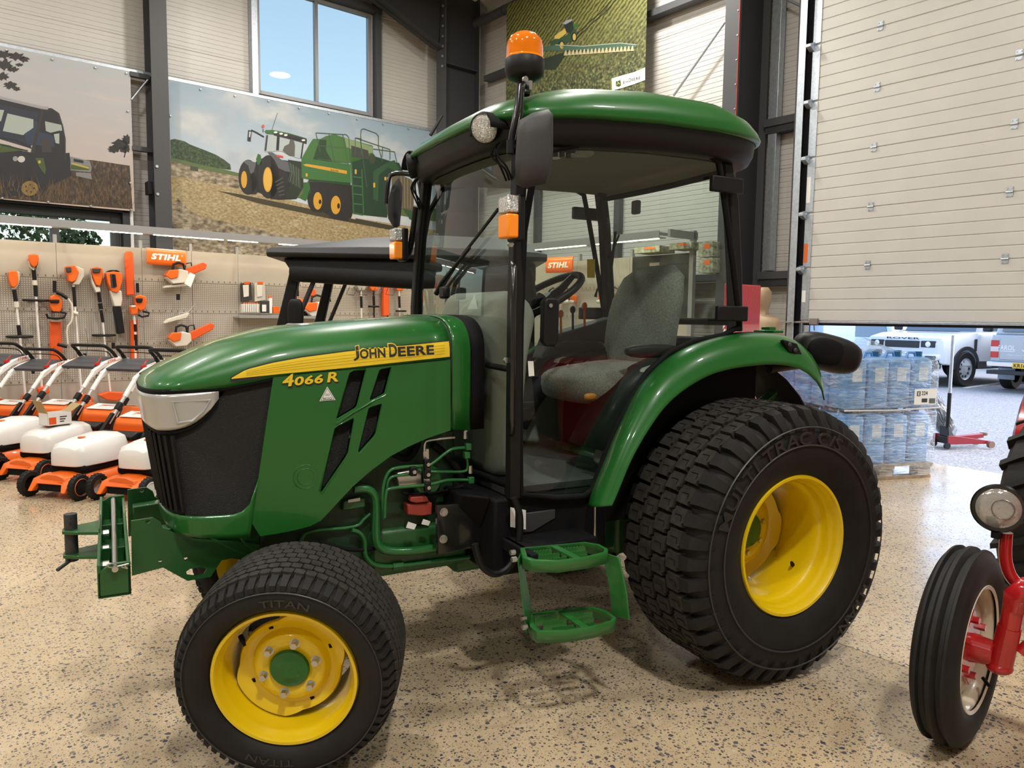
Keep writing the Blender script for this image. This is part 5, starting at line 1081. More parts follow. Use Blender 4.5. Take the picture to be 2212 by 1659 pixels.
bb.poly('print_cab_roof', [(571, 284), (574, 281), (590, 281), (625, 288), (662, 299), (663, 306), (640, 303), (600, 291), (576, 289)], GN, 9); bb.poly('print_cab_roof_edge', [(590, 287), (630, 291), (662, 301), (662, 311), (628, 302), (592, 293)], (.03, .028, .026), 9)
for x, y in ((595, 286), (607, 289), (617, 292), (655, 303)): bb.ell('print_roof_lamp', x, y, 4, 2.2, (.72, .72, .66), 10)
bb.poly('print_cab_glass', [(578, 292), (600, 294), (655, 306), (652, 342), (640, 341), (605, 326), (572, 328)], (.40, .46, .46), 7); bb.poly('print_cab_post', [(598, 293), (604, 294), (602, 325), (596, 325)], DK, 10)
bb.poly('print_driver', [(610, 326), (614, 316), (624, 311), (626, 302), (634, 302), (637, 314), (636, 338), (624, 336)], (.10, .10, .09), 10); bb.line('print_cab_post', [(655, 305), (650, 342)], 3, DK, 10); bb.line('print_front_post', [(577, 292), (573, 326)], 4, (.05, .05, .05), 10)
bb.line('print_mirror_arm', [(542, 281), (553, 286), (570, 296)], 3, DK, 10); bb.poly('print_mirror', [(536, 281), (544, 283), (541, 306), (534, 304)], DK, 10); bb.poly('print_mirror_face', [(538, 284), (542, 285), (540, 297), (537, 296)], (.5, .5, .46), 11)
bb.line('print_beacon_stem', [(568, 279), (568, 286)], 1.4, DK, 10); bb.ell('print_beacon', 568, 273, 3, 3.6, (.62, .08, .04), 10); bb.line('print_aerial', [(587, 281), (599, 244)], .8, DK, 10)
bb.poly('print_linkage', [(622, 345), (655, 350), (655, 405), (640, 430), (615, 428), (628, 395)], (.020, .03, .018), 6)
for k in range(9): bb.line('print_hose', [(624+k*3, 350+k*2), (628+k*2.4, 372+k*2), (622+k*3.4, 392+k*2)], 1.1, (.16, .20, .13) if k % 2 else (.06, .10, .05), 11)
bb.poly('print_tail_light', [(596, 334), (611, 337), (612, 341), (598, 339)], (.6, .06, .04), 10)
# printed baler
bb.poly('print_baler_top', [(651, 343), (668, 312), (676, 300), (692, 300), (704, 294), (722, 290), (742, 297), (805, 315), (806, 335), (757, 352), (700, 350)], (.055, .15, .035), 6); bb.poly('print_baler_dark', [(690, 302), (705, 302), (704, 325), (718, 350), (676, 344)], (.02, .05, .018), 7); bb.poly('print_baler_rear', [(744, 297), (804, 317), (806, 330), (790, 332), (748, 318)], (.22, .30, .14), 7)
bb.poly('print_baler_side', [(651, 343), (664, 344), (757, 355), (758, 395), (690, 390), (668, 388), (651, 384)], (.045, .145, .035), 8); bb.poly('print_baler_edge', [(668, 387), (757, 395), (757, 401), (665, 391)], (.018, .05, .016), 9)
bb.poly('print_baler_stripe', [(654, 356), (662, 354), (700, 360), (749, 369), (749, 376), (700, 367), (660, 359)], YL, 9)
b = B(); text(b, 'BALER', bb.P(714, 368.5, 10), bb.P(731, 371.5, 10), (0, 0, .022), .01); obj('print_baler_name', b, INK, bn2)
bb.poly('print_baler_under', [(664, 392), (760, 400), (764, 470), (720, 470), (668, 440)], (.02, .018, .018), 5)
bb.ell('print_tyre', 684, 430, 20, 29, TY, 7); bb.ell('print_tyre', 726, 440, 24, 34, TY, 7); bb.poly('print_tyre_side', [(688, 402), (706, 408), (706, 452), (690, 460)], TY, 6); bb.poly('print_tyre_side', [(728, 406), (752, 410), (762, 450), (752, 478), (728, 474)], TY, 6)
bb.ell('print_rim', 686, 434, 9.5, 19, YL, 8); bb.ell('print_rim', 725, 443, 10.5, 20, YL, 8); bb.ell('print_hub', 691, 436, 3, 5, DK, 9); bb.ell('print_hub', 731, 445, 3, 6, DK, 9)
bb.poly('print_drawbar', [(655, 394), (668, 394), (671, 415), (660, 434), (648, 428), (655, 415)], GN, 7)
bb.poly('print_chamber', [(757, 330), (800, 335), (850, 350), (862, 352), (870, 370), (845, 380), (836, 470), (764, 462)], (.016, .045, .022), 6); bb.poly('print_chute', [(806, 370), (838, 350), (852, 346), (862, 365), (858, 372), (838, 362), (818, 378), (816, 435), (806, 430)], (.03, .085, .035), 8)
bb.line('print_ladder', [(759, 352), (763, 460), (784, 464)], 3, GN, 9); bb.line('print_ladder', [(781, 365), (785, 462)], 3, GN, 9)
for y in (382, 401, 419, 440): bb.line('print_rung', [(763, y), (782, y+2)], 2.4, (.05, .15, .05), 9)
for pts in ([(682, 287), (748, 291), (753, 297), (756, 350)], [(682, 287), (691, 328)], [(710, 289), (723, 352)], [(740, 291), (752, 355)], [(690, 315), (745, 320)], [(686, 343), (750, 352)], [(767, 335), (767, 298), (781, 300)], [(780, 335), (779, 290), (780, 280), (785, 278), (812, 288), (817, 294), (817, 317), (826, 350)], [(768, 298), (842, 323), (842, 345)], [(806, 322), (852, 328), (857, 352)], [(778, 300), (792, 405)], [(826, 318), (825, 340)]): bb.line('print_railing', pts, 1.6, (.055, .10, .06), 10)
for x, y, h in ((662, 378, 7), (768, 371, 10), (808, 400, 10), (832, 386, 7)): bb.poly('print_reflector', [(x-2, y-h/2), (x+2, y-h/2), (x+2, y+h/2), (x-2, y+h/2)], (.65, .38, .04), 11)
bb.poly('print_flywheel', [(758, 314), (795, 325), (797, 345), (760, 338)], (.05, .055, .045), 8); bb.ell('print_wheel', 804, 343, 7, 11, (.045, .06, .03), 9)
bb.poly('print_square_bale', [(846, 378), (862, 376), (888, 388), (894, 398), (893, 450), (880, 456), (845, 440)], (.13, .105, .06), 7)
for k in range(4): bb.line('print_bale_string', [(866+k*7, 380+k*3), (868+k*6, 450)], 1, (.30, .26, .18), 9)
bb.poly('print_mud_flap', [(762, 460), (768, 474), (758, 472)], (.55, .52, .42), 9); bb.poly('print_bale_ramp', [(870, 450), (900, 458), (902, 476), (885, 474)], (.04, .09, .04), 8)
# --- dusk banner
bn1 = cloth('dusk_banner', 'printed banner of a green utility vehicle in dusk grass', -2.4, 1.765, BV, 2.755, 4.56, bannermat('print_dusk_sky', 'sky1'))
bd = Ban(bn1, lambda x, y: VW(x, y, BV), -DB); DG = bannermat('print_dusk_grass', 'dusk_grass')
bd.poly('print_dusk_grass', [(0, 380), (60, 372), (100, 365), (170, 345), (200, 346), (240, 352), (280, 358), (286, 452), (0, 428)], DG, 1)
for x, y, rx, ry in ((262, 312, 22, 13), (274, 302, 12, 12), (246, 322, 14, 9), (270, 322, 14, 9)): bd.poly('print_tree_crown', [(min(280, x+rx*(1+.25*math.sin(i*2.9+x))*math.cos(2*pi*i/22)*.85), y+ry*(1+.3*math.sin(i*2.3+y))*math.sin(2*pi*i/22)*.85) for i in range(22)], (.02, .018, .015), 2)
bd.line('print_tree_trunk', [(272, 325), (268, 340)], 2, (.02, .018, .015), 2)
for x, y, rx, ry in ((8, 118, 20, 10), (36, 122, 20, 9), (52, 128, 12, 7), (12, 140, 18, 14), (6, 165, 16, 10), (28, 150, 14, 7), (22, 184, 16, 9), (36, 192, 9, 5), (42, 140, 10, 4)): bd.poly('print_branch', [(x+rx*(1+.35*math.sin(i*2.9+x))*math.cos(2*pi*i/18)*.8, y+ry*(1+.4*math.sin(i*2.3+y))*math.sin(2*pi*i/18)*.8) for i in range(18)], (.030, .026, .024), 2)
UD, UG = (.018, .018, .022), (.055, .085, .022)
bd.poly('print_vehicle_body', [(-30, 300), (0, 318), (70, 330), (100, 335), (150, 330), (155, 380), (110, 400), (90, 420), (0, 425), (-30, 420)], UD, 2)
bd.poly('print_vehicle_frame', [(-60, 195), (0, 213), (92, 233), (112, 234), (128, 245), (137, 275), (141, 300), (141, 350), (100, 350), (68, 335), (75, 300), (0, 290), (-60, 280)], UD, 3)
bd.poly('print_windscreen', [(-40, 215), (0, 226), (84, 244), (74, 290), (66, 320), (0, 300), (-40, 290)], (.022, .026, .042), 4); bd.poly('print_light_opening', [(16, 245), (72, 258), (72, 276), (50, 292), (6, 283)], (.34, .38, .34), 5); bd.poly('print_light_opening', [(-10, 236), (9, 238), (2, 262), (-10, 262)], (.34, .38, .34), 5)
bd.poly('print_driver', [(52, 290), (60, 284), (72, 280), (72, 262), (80, 262), (84, 285), (110, 290), (118, 300), (116, 318), (60, 312)], (.028, .038, .066), 6)
bd.poly('print_side_opening', [(97, 262), (133, 270), (134, 282), (112, 288), (99, 283)], (.32, .36, .32), 5); bd.poly('print_side_opening', [(116, 290), (128, 288), (128, 311), (120, 309)], (.34, .38, .33), 6)
bd.line('print_roof', [(-30, 204), (92, 233), (104, 234)], 6, (.30, .29, .29), 6); bd.line('print_door_frame', [(97, 240), (112, 236), (124, 244), (134, 270), (140, 300), (140, 345)], 3.4, (.03, .03, .03), 7); bd.line('print_post', [(92, 236), (70, 330)], 7, (.03, .028, .026), 7); bd.line('print_steer', [(105, 290), (130, 284)], 4, UD, 8)
bd.poly('print_hood', [(0, 310), (20, 314), (50, 325), (0, 330)], UG, 5); bd.poly('print_mirror', [(88, 299), (108, 299), (112, 330), (90, 330)], (.04, .036, .034), 9); bd.ell('print_headlight', 46, 344, 8, 7, (.50, .48, .44), 8); bd.ell('print_headlight', 33, 343, 5.5, 5.5, (.28, .27, .26), 8)
bd.poly('print_fender', [(76, 341), (94, 342), (99, 365), (97, 378), (84, 360)], UG, 8); bd.ell('print_badge', 85, 350, 3, 3.4, (.45, .36, .05), 9); bd.line('print_bar', [(0, 297), (35, 303), (68, 320)], 2.4, DK, 9); bd.line('print_bar', [(0, 312), (60, 326)], 2.4, DK, 9)
bd.poly('print_cargo_box', [(152, 338), (194, 348), (198, 362), (196, 372), (152, 368)], (.20, .195, .19), 6); bd.poly('print_cargo_green', [(154, 352), (193, 360), (192, 368), (152, 366)], UG, 7); bd.line('print_cargo_stripe', [(154, 353), (192, 363)], 4, (.40, .32, .06), 8); bd.poly('print_cargo_slot', [(159, 343), (180, 347), (180, 353), (159, 349)], DK, 8); bd.poly('print_tail', [(164, 372), (196, 374), (199, 388), (164, 380)], (.20, .195, .19), 6)
bd.ell('print_wheel', 65, 405, 22, 22, (.015, .014, .013), 5); bd.ell('print_rim', 64, 407, 18, 16, (.24, .16, .04), 6)
for k in range(5): bd.ell('print_rim_hole', 64+9*math.cos(1.2*k), 407+8*math.sin(1.2*k), 2, 2, DK, 7)
rg = random.Random(5)
b = B()
for k in range(150):
    x = rg.uniform(0, 284); y = rg.uniform(400, 432)+x*.07; d = rg.uniform(-16, 16); h = rg.uniform(14, 46)
    a, c = (x, min(y, 426+x*.085)), (x+d, y-h); q = .55
    b.face([bd.P(a[0]-q, a[1], 10), bd.P(a[0]+q, a[1], 10), bd.P(c[0], c[1], 10)])
obj('print_grass_blade', b, ink((.17, .105, .05)), bn1, kind='stuff')
# --- crop sprayer banner
BU = 7.08
bn3 = cloth('sprayer_banner', 'tall printed banner of a crop sprayer seen from above in a green field', 7.95, 5.0, BU, 4.15, 6.42, bannermat('print_crop', 'crop'), axis='v')
bs3 = Ban(bn3, lambda x, y: UW(x, y, BU), -DA)
for o_ in (0, 9): bs3.line('print_tramline', [(1325+o_, -4), (1297+o_, 28), (1275+o_, 46), (1250+o_, 70), (1238+o_*.6, 86)], 1.6, (.018, .02, .01), 1)
bs3.poly('print_boom_shadow', [(1172, 128), (1218, 113), (1220, 122), (1200, 150), (1170, 150)], (.02, .028, .016), 1)
bs3.poly('print_sprayer_body', [(1189, 90), (1200, 84), (1222, 78), (1242, 62), (1248, 70), (1240, 88), (1222, 93), (1200, 98), (1190, 106)], (.03, .07, .03), 2); bs3.poly('print_sprayer_tank', [(1198, 78), (1208, 70), (1222, 61), (1224, 72), (1208, 84), (1198, 84)], (.55, .40, .09), 3)
bs3.poly('print_sprayer_cab', [(1218, 52), (1236, 42), (1241, 60), (1232, 74), (1222, 66)], (.02, .03, .024), 3); bs3.poly('print_cab_roof', [(1214, 51), (1224, 44), (1236, 41), (1236, 45), (1222, 53)], (.32, .33, .36), 4); bs3.poly('print_hood', [(1238, 54), (1248, 49), (1249, 56), (1240, 62)], GN, 4)
for x, y, rx, ry in ((1240, 80, 6, 10), (1213, 98, 7, 10)): bs3.ell('print_wheel', x, y, rx, ry, DK, 4); bs3.ell('print_rim', x+1, y, rx*.6, ry*.75, (.48, .36, .08), 5)
bs3.poly('print_boom', [(1172, 102), (1200, 97), (1260, 100), (1340, 93), (1376, 97), (1374, 103), (1300, 108), (1200, 110), (1172, 110)], (.06, .11, .07), 5); bs3.line('print_boom_rail', [(1200, 97), (1260, 100), (1340, 93), (1376, 97)], 1.3, (.40, .44, .38), 6)
for k in range(19): x = 1222+8*k; y = 117-.55*k; bs3.poly('print_spray', [(x, y-8), (x+2, y-8), (x+4, y+3), (x-4, y+3)], (.44, .38, .22), 6)
bs3.poly('print_flag', [(1321, 170), (1345, 163), (1370, 156), (1394, 146), (1394, 173), (1370, 182), (1345, 190), (1322, 196)], (.74, .74, .73), 7); bs3.poly('print_flag_pole', [(1319, 171), (1322, 170), (1323, 197), (1320, 197)], (.20, .18, .04), 8)
bs3.poly('print_emblem', [(1331, 176), (1341, 173), (1342, 185), (1337, 188), (1331, 186)], (.03, .07, .02), 8); bs3.line('print_emblem_deer', [(1333, 184), (1335, 180), (1340, 182), (1336, 178), (1334, 176)], 1.2, (.55, .42, .03), 9)
for body, xa, ya, xb, yb, h in (('J', 1345, 183, 1348.5, 182, .045), ('OHN', 1349, 181.5, 1358, 179, .035), ('D', 1359, 177.5, 1364, 176.5, .05), ('EERE', 1365, 176, 1384, 171, .038)):
    b = B(); text(b, body, bs3.P(xa, ya, 9), bs3.P(xb, yb, 9), (0, 0, h), .02); obj('print_flag_name', b, ink((.06, .06, .055)), bn3)
# rails and eyelets for the two banners on the banner wall
t9 = trim('galvanised rail along the top of the banners'); b = LB(); b.bx(-3.0, 6.46, 9.215, 9.26, 4.555, 4.60); obj('banner_rail', b, GALV, t9, bevel=.003)
for z_ in (4.50, 3.55): b = LB(); b.bx(1.76, 2.0, 9.18, 9.25, z_, z_+.06); obj('rail_bracket', b, STEELG, t9, bevel=.003)
b = LB(); b.cyl((1.77, 9.2, 4.2), (1.98, 9.2, 4.5), .014, n=8); obj('rail_strut', b, GALV, t9)
for root, pts, v_ in ((bn2, [(362, 181), (433, 193), (507, 207), (580, 218), (646, 233), (710, 245), (771, 257), (827, 268), (882, 278), (368, 250)], 9.19), (bn1, [(14, 108), (113, 128), (206, 146), (273, 158), (276, 240), (281, 395), (5, 428), (104, 436), (196, 445), (283, 453)], 9.19)):
    for px in pts:
        p = VW(px[0], px[1], v_); b = B(); b.cyl(p, p-DB*.012, .014, .010, n=10); obj('eyelet_screw', b, GALV, root, smooth=40)
# ================================================================== TOOL DISPLAY
def pegmat():
    m = bpy.data.materials.new('perforated_panel'); m.use_nodes = True; t = m.node_tree; p = t.nodes['Principled BSDF']; L = t.links.new
    tc = t.nodes.new('ShaderNodeTexCoord'); sp = t.nodes.new('ShaderNodeSeparateXYZ'); L(tc.outputs['Object'], sp.inputs[0])
    def mth(op, a, c=0):
        x = t.nodes.new('ShaderNodeMath'); x.operation = op
        for i, q in enumerate((a, c)):
            if isinstance(q, (int, float)): x.inputs[i].default_value = q
            else: L(q, x.inputs[i])
        return x.outputs[0]
    fx = mth('SUBTRACT', mth('FRACT', mth('MULTIPLY', sp.outputs[0], 40)), .5); fz = mth('SUBTRACT', mth('FRACT', mth('MULTIPLY', sp.outputs[2], 40)), .5)
    d = mth('ADD', mth('MULTIPLY', fx, fx), mth('MULTIPLY', fz, fz)); f = mth('LESS_THAN', d, .045)
    x = t.nodes.new('ShaderNodeMix'); x.data_type = 'RGBA'; L(f, x.inputs[0]); x.inputs[6].default_value = (.36, .33, .285, 1); x.inputs[7].default_value = (.80, .77, .70, 1); L(x.outputs[2], p.inputs['Base Color'])
    p.inputs['Roughness'].default_value = .42; p.inputs['Metallic'].default_value = .15; return m
PEG = pegmat(); PANEL = mat('shelving_panel', (.42, .385, .325), .45, metal=.1); SHELVG = mat('shelving_grey', (.33, .33, .33), .45, metal=.2)
SLOT = mat('slot_dark', (.10, .09, .08), .6)
LEDS = mat('led_strip', (1, .93, .8), .4, emit=(1, .83, .56, 46))
PVv = 8.6
seams = [-1.14, -.19, .75, 1.69, 2.30, 2.91, 3.85, 4.79, 5.73, 6.35]
blab = ['far left', 'beneath the window, left of the plunge-handled hedge cutter', 'behind the brushcutters and the blower', 'behind the large orange sign', 'behind the upper chainsaw', 'with the packet shelf', 'behind the black vehicle roof', 'behind the tractor windscreen', 'in the corner']
def bay(axis, pos, a0, a1, lab, rows=True):
    r = thing('display_bay', 'beige pegboard shelving bay '+lab, 'shelving', U((a0+a1)/2, pos, 0) if axis == 'u' else U(pos, (a0+a1)/2, 0), WY, 'pegboard shelving bays')
    r0 = (a0+a1)/2
    def bx_(x0, x1, d0, d1, z0, z1, nm, m, par, bev=0):
        b = LB(); 
        if axis == 'u': b.bx(x0-r0+.002, x1-r0-.002, d0, d1, z0, z1)
        else: b.bx(d0, d1, x0-r0+.002, x1-r0-.002, z0, z1)
        return obj(nm, b, m, par, bevel=bev)
    bx_(a0, a1, 0, .03, 1.86, 2.23, 'header_panel', PANEL, r)
    zz = [1.86, 1.46, 1.04, .60]
    for i, z in enumerate(zz):
        s_ = bx_(a0, a1, -.003, .03, z-.045, z, 'slotted_rail', PANEL, r)
        n = max(3, int((a1-a0)/.075))
        b = LB()
        for k in range(n):
            x = a0-r0+(k+.5)*(a1-a0)/n
            if axis == 'u': b.bx(x-.005, x+.005, -.005, -.003, z-.034, z-.011)
            else: b.bx(-.005, -.003, x-.005, x+.005, z-.034, z-.011)
        obj('rail_slot', b, SLOT, s_, kind='stuff')
        z2 = zz[i+1] if i+1 < len(zz) else .12
        if i < 3: bx_(a0, a1, .002, .03, z2, z-.045, 'pegboard', PEG if axis == 'u' else PANEL, r)
        else: bx_(a0, a1, .002, .03, z2, z-.045, 'plain_panel', PANEL, r)
    bx_(a0, a1, -.28, .03, 0, .12, 'plinth', SHELVG, r, .004)
    bx_(a1-.02, a1+.02, .03, .08, 0, 2.33, 'upright', SHELVG, r)
    return r
for i, (a, c) in enumerate(zip(seams, seams[1:])): bay('u', PVv, a, c, blab[i])
def lightbar(name, label, axis, pos, a0, a1, z, strips, back):
    r = thing(name, label, 'shelf light', U((a0+a1)/2, pos, z) if axis == 'u' else U(pos, (a0+a1)/2, z), WY); r0 = (a0+a1)/2
    def bx_(x0, x1, d0, d1, z0, z1, nm, m, par=r):
        b = LB()
        if axis == 'u': b.bx(x0-r0, x1-r0, d0, d1, z0, z1)
        else: b.bx(d0, d1, x0-r0, x1-r0, z0, z1)
        return obj(nm, b, m, par)
    bx_(a0, a1, 0, .012, 0, .088, 'light_bar_fascia', SHELVG); bx_(a0, a1, .012, .13, .0, .012, 'light_bar_tray', PANEL)
    for s0, s1 in strips: bx_(s0, s1, .045, .07, -.006, 0, 'led_strip', LEDS)
    for s in [a0+.02]+[q for q in seams if a0 < q < a1]: bx_(s-.012, s+.012, .012, back, .035, .07, 'light_bar_arm', SHELVG)
    return r
st = []; x_ = -2.0
for a, c in ((-1.9, -1.05), (-.95, -.1), (.0-.02+.05, .66), (.86, 1.62), (1.75, 2.6), (2.66, 3.05), (3.35, 4.2), (4.4, 5.3), (5.4, 6.2)): st.append((a, c))
lightbar('canopy_light_bar', 'grey light bar over the tool display on the banner wall', 'u', 8.18, -2.0, 6.35, 2.375, st, .45)
# second display on the door wall, seen through the cab
pL, pR = UW(1040, 540, 6.35).dot(DB), UW(1424, 497, 6.35).dot(DB); zB = UW(1424, 497, 6.35).z
lightbar('canopy_light_bar', 'grey light bar over the corner display behind the tractor cab', 'v', 6.35, pR, 7.9, zB-.09, [(pR+.05, pR+1.1), (pR+1.3, pR+2.4), (pR+2.6, 7.8)], .5)
vv0 = [pR-.1, pR+.9, pR+1.9, 7.95]
for i, (a, c) in enumerate(zip(vv0, vv0[1:])): bay('v', 6.85, a, c, ['behind the cab seat', 'behind the rear wiper', 'behind the steering wheel'][i])
eb = thing('display_end_frame', 'grey end frame of the corner display behind the cab glass', 'shelving', U(6.6, pR-.15, 0), WY)
b = LB(); b.bx(-.25, .28, -.02, .02, zB-.09, zB); obj('end_fascia', b, SHELVG, eb)
b = LB(); b.bx(.2, .26, -.02, .04, 0, zB+.02); obj('end_post', b, SHELVG, eb)
# printed poster and boxes there
p0, p1 = UW(1362, 640, 6.8), UW(1490, 546, 6.8)
po = thing('display_poster', 'dark printed poster panel behind the cab seat', 'poster', U(6.83, (p0.dot(DB)+p1.dot(DB))/2, p0.z-.1), WY)
hw_ = abs(p0.dot(DB)-p1.dot(DB))/2; hz_ = p1.z-p0.z
b = LB(); b.bx(-.01, 0, -hw_, hw_, -.2, hz_+.1); obj('poster_board', b, mat('poster_print', (.03, .035, .03), .4, noise=.8, nscale=5), po)
for k, (dy, dz, c) in enumerate(((.25, .35, (.5, .08, .05)), (.1, .45, (.6, .5, .45)), (-.1, .2, (.6, .6, .55)), (.0, .3, (.12, .13, .12)))):
    b = LB(); b.box((-.012, dy*hw_*2, dz*hz_*2), (.003, .16, .12)); obj('poster_shape', b, ink(c), po)
def stihlsign(label, A, Bp, up, n):
    """orange sign with white italic name; A, Bp lower corners"""
    A, Bp, up, n = Vector(A), Vector(Bp), Vector(up), Vector(n); r = thing('brand_sign', label, 'sign', (A+Bp)/2, WY)
    d = (Bp-A); rings = []
    for k in range(9):
        t = k/8; bow = n*(.02*math.sin(pi*t)**.3); rings.append([A+up*t+bow, Bp+up*t+bow, Bp+up*t+bow-n*.02, A+up*t+bow-n*.02])
    b = B(); b.loft(rings); obj('sign_board', b, ORANGE, r, smooth=40)
    b = B(); o = n*.054; bw = lambda t: n*.0235
    g, fs = textgeo('STIHL', .05, .22); b.add([A+d*(.1+.76*x)+up*(.30+.38*y)+bw(.30+.38*y) for x, y in g], fs); obj('sign_letters', b, WHITE, r)
    b = B(); g, fs = textgeo('®', 0, 0); b.add([A+d*(.875+.04*x)+up*(.6+.1*y)+bw(.62) for x, y in g], fs); obj('sign_mark', b, WHITE, r)
    return r
stihlsign('orange brand sign above the small chainsaw on the pegboard', VW(317, 570, 8.5), VW(401, 576, 8.5), (0, 0, .205), -DB)
stihlsign('orange brand sign seen through the tractor cab', UW(1180, 590, 6.6), UW(1238, 588, 6.6), (0, 0, .22), -DA)
# ---------------------------------------------------------------- tools hung on the pegboard
TV = 8.56
CREAMW = mat('tool_offwhite', (.68, .64, .56), .4)
def tool(nm, label, cat, px): p = VW(px[0], px[1], TV); return thing(nm, label, cat, p, WY)
def tp(nm, r, px, m, depth=.10, v=TV, bev=.010, sm=0):
    b = B(); pts = [VW(q[0], q[1], v) for q in (cur([(a, c, 0) for a, c in px], sm, True) if sm else px)]
    b.prism(pts, -DB*depth); return obj(nm, b, m, r, bevel=bev)
def tt(nm, r, px, rad, m, v=TV, off=.06, n=8, loop=False):
    b = B(); b.tube([VW(x, y, v)-DB*off for x, y in px], rad, n, loop); return obj(nm, b, m, r, smooth=60)
def ringguard(r, px, w, off=.06, nm='loop_guard'):
    c = VW(px[0], px[1], TV)-DB*off; b = B(); k = w/2
    b.tube([c+DA*(k*math.cos(2*pi*i/28))-DB*(k*.75*math.sin(2*pi*i/28)) for i in range(28)], .014, 8, loop=True); b.tube([c-DA*k, c+DA*k], .008, 6); return obj(nm, b, BLACK, r, smooth=60)
# strimmer by the frame edge
r = tool('strimmer', 'cordless strimmer with orange head and black loop guard, leftmost on the pegboard', 'strimmer', (54, 862))
tp('motor_housing', r, [(16, 588), (22, 585), (34, 586), (37, 600), (36, 614), (30, 622), (22, 620), (17, 606)], ORANGE, .12); tp('housing_side', r, [(34, 586), (41, 588), (41, 604), (38, 616), (30, 627), (25, 624), (34, 612)], CREAMW, .08)
tt('rear_grip', r, [(29, 626), (33, 651)], .022, BLACK); tt('collar', r, [(34, 652), (35, 664)], .028, CREAMW); tt('shaft', r, [(35, 664), (39, 702), (44, 750), (54, 862)], .013, WHITE); tt('front_grip', r, [(38, 702), (41, 724)], .021, BLACK); ringguard(r, (41, 727), .25)
tp('mowing_head', r, [(33, 878), (48, 852), (62, 852), (64, 868), (56, 880)], ORANGED, .14)
r = tool('strimmer', 'cordless strimmer with the highest orange head on the pegboard', 'strimmer', (88, 860))
tp('motor_housing', r, [(60, 551), (70, 550), (80, 552), (81, 562), (77, 575), (70, 578), (64, 574), (59, 562)], ORANGE, .12); tp('housing_side', r, [(59, 556), (62, 572), (67, 581), (76, 581), (81, 566), (79, 578), (70, 585), (62, 578)], CREAMW, .10)
tt('rear_grip', r, [(71, 582), (73, 605)], .022, BLACK); tt('collar', r, [(73, 606), (74, 616)], .027, CREAMW); tt('front_grip', r, [(75, 617), (76, 640)], .021, BLACK); tt('shaft', r, [(76, 640), (80, 700), (87, 800), (89, 850)], .013, WHITE); ringguard(r, (76, 649), .25)
tp('mowing_head', r, [(78, 838), (100, 830), (104, 846), (92, 852), (80, 848)], ORANGED, .14)
def hedge(label, dx, dy, nm='hedge_cutter'):
    r = tool(nm, label, 'hedge cutter', (118+dx, 802+dy)); q = lambda px: [(x+dx, y+dy) for x, y in px]
    tt('rear_grip', r, q([(116, 607), (116, 632)]), .02, BLACK); tp('motor_housing', r, q([(105, 642), (112, 637), (124, 638), (130, 648), (130, 664), (126, 674), (110, 673), (104, 662)]), ORANGE, .14); tp('battery_bay', r, q([(107, 647), (128, 647), (127, 655), (108, 655)]), BLACK, .03, TV-.13)
    tt('front_handle', r, q([(97, 678), (100, 686), (118, 688), (134, 686), (139, 677), (126, 673), (108, 673)]), .014, BLACK, off=.12); tp('hand_guard', r, q([(104, 687), (132, 687), (128, 695), (108, 695)]), CREAMW, .10)
    tp('scabbard', r, q([(106, 695), (132, 695), (133, 800), (131, 803), (110, 803), (108, 800)]), ORANGED, .04, TV, .008)
    for y in (745, 758, 786): tp('scabbard_rib', r, q([(111, y), (116, y+3), (111, y+9)]), ORANGED, .01, TV-.04, 0)
    return r
hedge('hedge cutter with broad orange blade scabbard and black loop handle', 0, 0)
r = tool('brushcutter', 'brushcutter with white bull-horn handlebar and orange motor', 'brushcutter', (172, 862))
tp('motor_housing', r, [(139, 576), (152, 575), (158, 574), (166, 588), (160, 606), (152, 611), (144, 608), (142, 594), (138, 586)], ORANGE, .14); tp('housing_side', r, [(158, 574), (166, 577), (178, 582), (178, 598), (168, 616), (152, 615), (158, 608), (165, 590)], CREAMW, .10); tp('battery_bay', r, [(141, 578), (153, 577), (154, 588), (143, 589)], DGREY, .03, TV-.13)
tt('shaft', r, [(157, 616), (160, 665), (166, 740), (175, 862)], .013, WHITE); tt('shaft_sleeve', r, [(157, 620), (160, 662)], .018, BLACK)
tt('handlebar', r, [(142, 645), (150, 656), (152, 672), (152, 682), (150, 694), (142, 704), (140, 716), (142, 742)], .011, CREAMW, off=.14); tt('hand_grip', r, [(120, 743), (128, 745), (140, 748)], .02, BLACK, off=.14); tt('throttle_grip', r, [(118, 632), (128, 636), (141, 645)], .021, BLACK, off=.14); tt('bar_clamp', r, [(150, 674), (164, 678)], .024, CREAMW, off=.10)
tp('blade_guard', r, [(158, 868), (166, 852), (190, 850), (198, 862), (190, 880), (162, 888), (156, 876)], ORANGED, .14)
r = tool('strimmer', 'cordless strimmer between the brushcutter and the blower', 'strimmer', (238, 862))
tp('motor_housing', r, [(194, 580), (206, 577), (217, 580), (219, 592), (215, 610), (212, 619), (203, 616), (196, 598)], ORANGE, .12); tp('housing_side', r, [(192, 584), (196, 602), (204, 620), (212, 621), (214, 630), (204, 632), (195, 612)], CREAMW, .10); tp('battery_bay', r, [(198, 580), (217, 580), (215, 590), (200, 590)], DGREY, .03, TV-.11)
tt('rear_grip', r, [(211, 632), (214, 653)], .02, BLACK); tt('trigger', r, [(214, 655), (216, 668)], .025, BLACK); tt('front_grip', r, [(216, 670), (220, 696)], .018, BLACK); tt('shaft', r, [(220, 696), (225, 750), (238, 862)], .012, WHITE); ringguard(r, (222, 724), .24)
tp('mowing_head', r, [(208, 852), (230, 844), (262, 846), (264, 858), (246, 864), (226, 862)], ORANGED, .14)
r = tool('leaf_blower', 'orange and white leaf blower with long black nozzle', 'leaf blower', (262, 722))
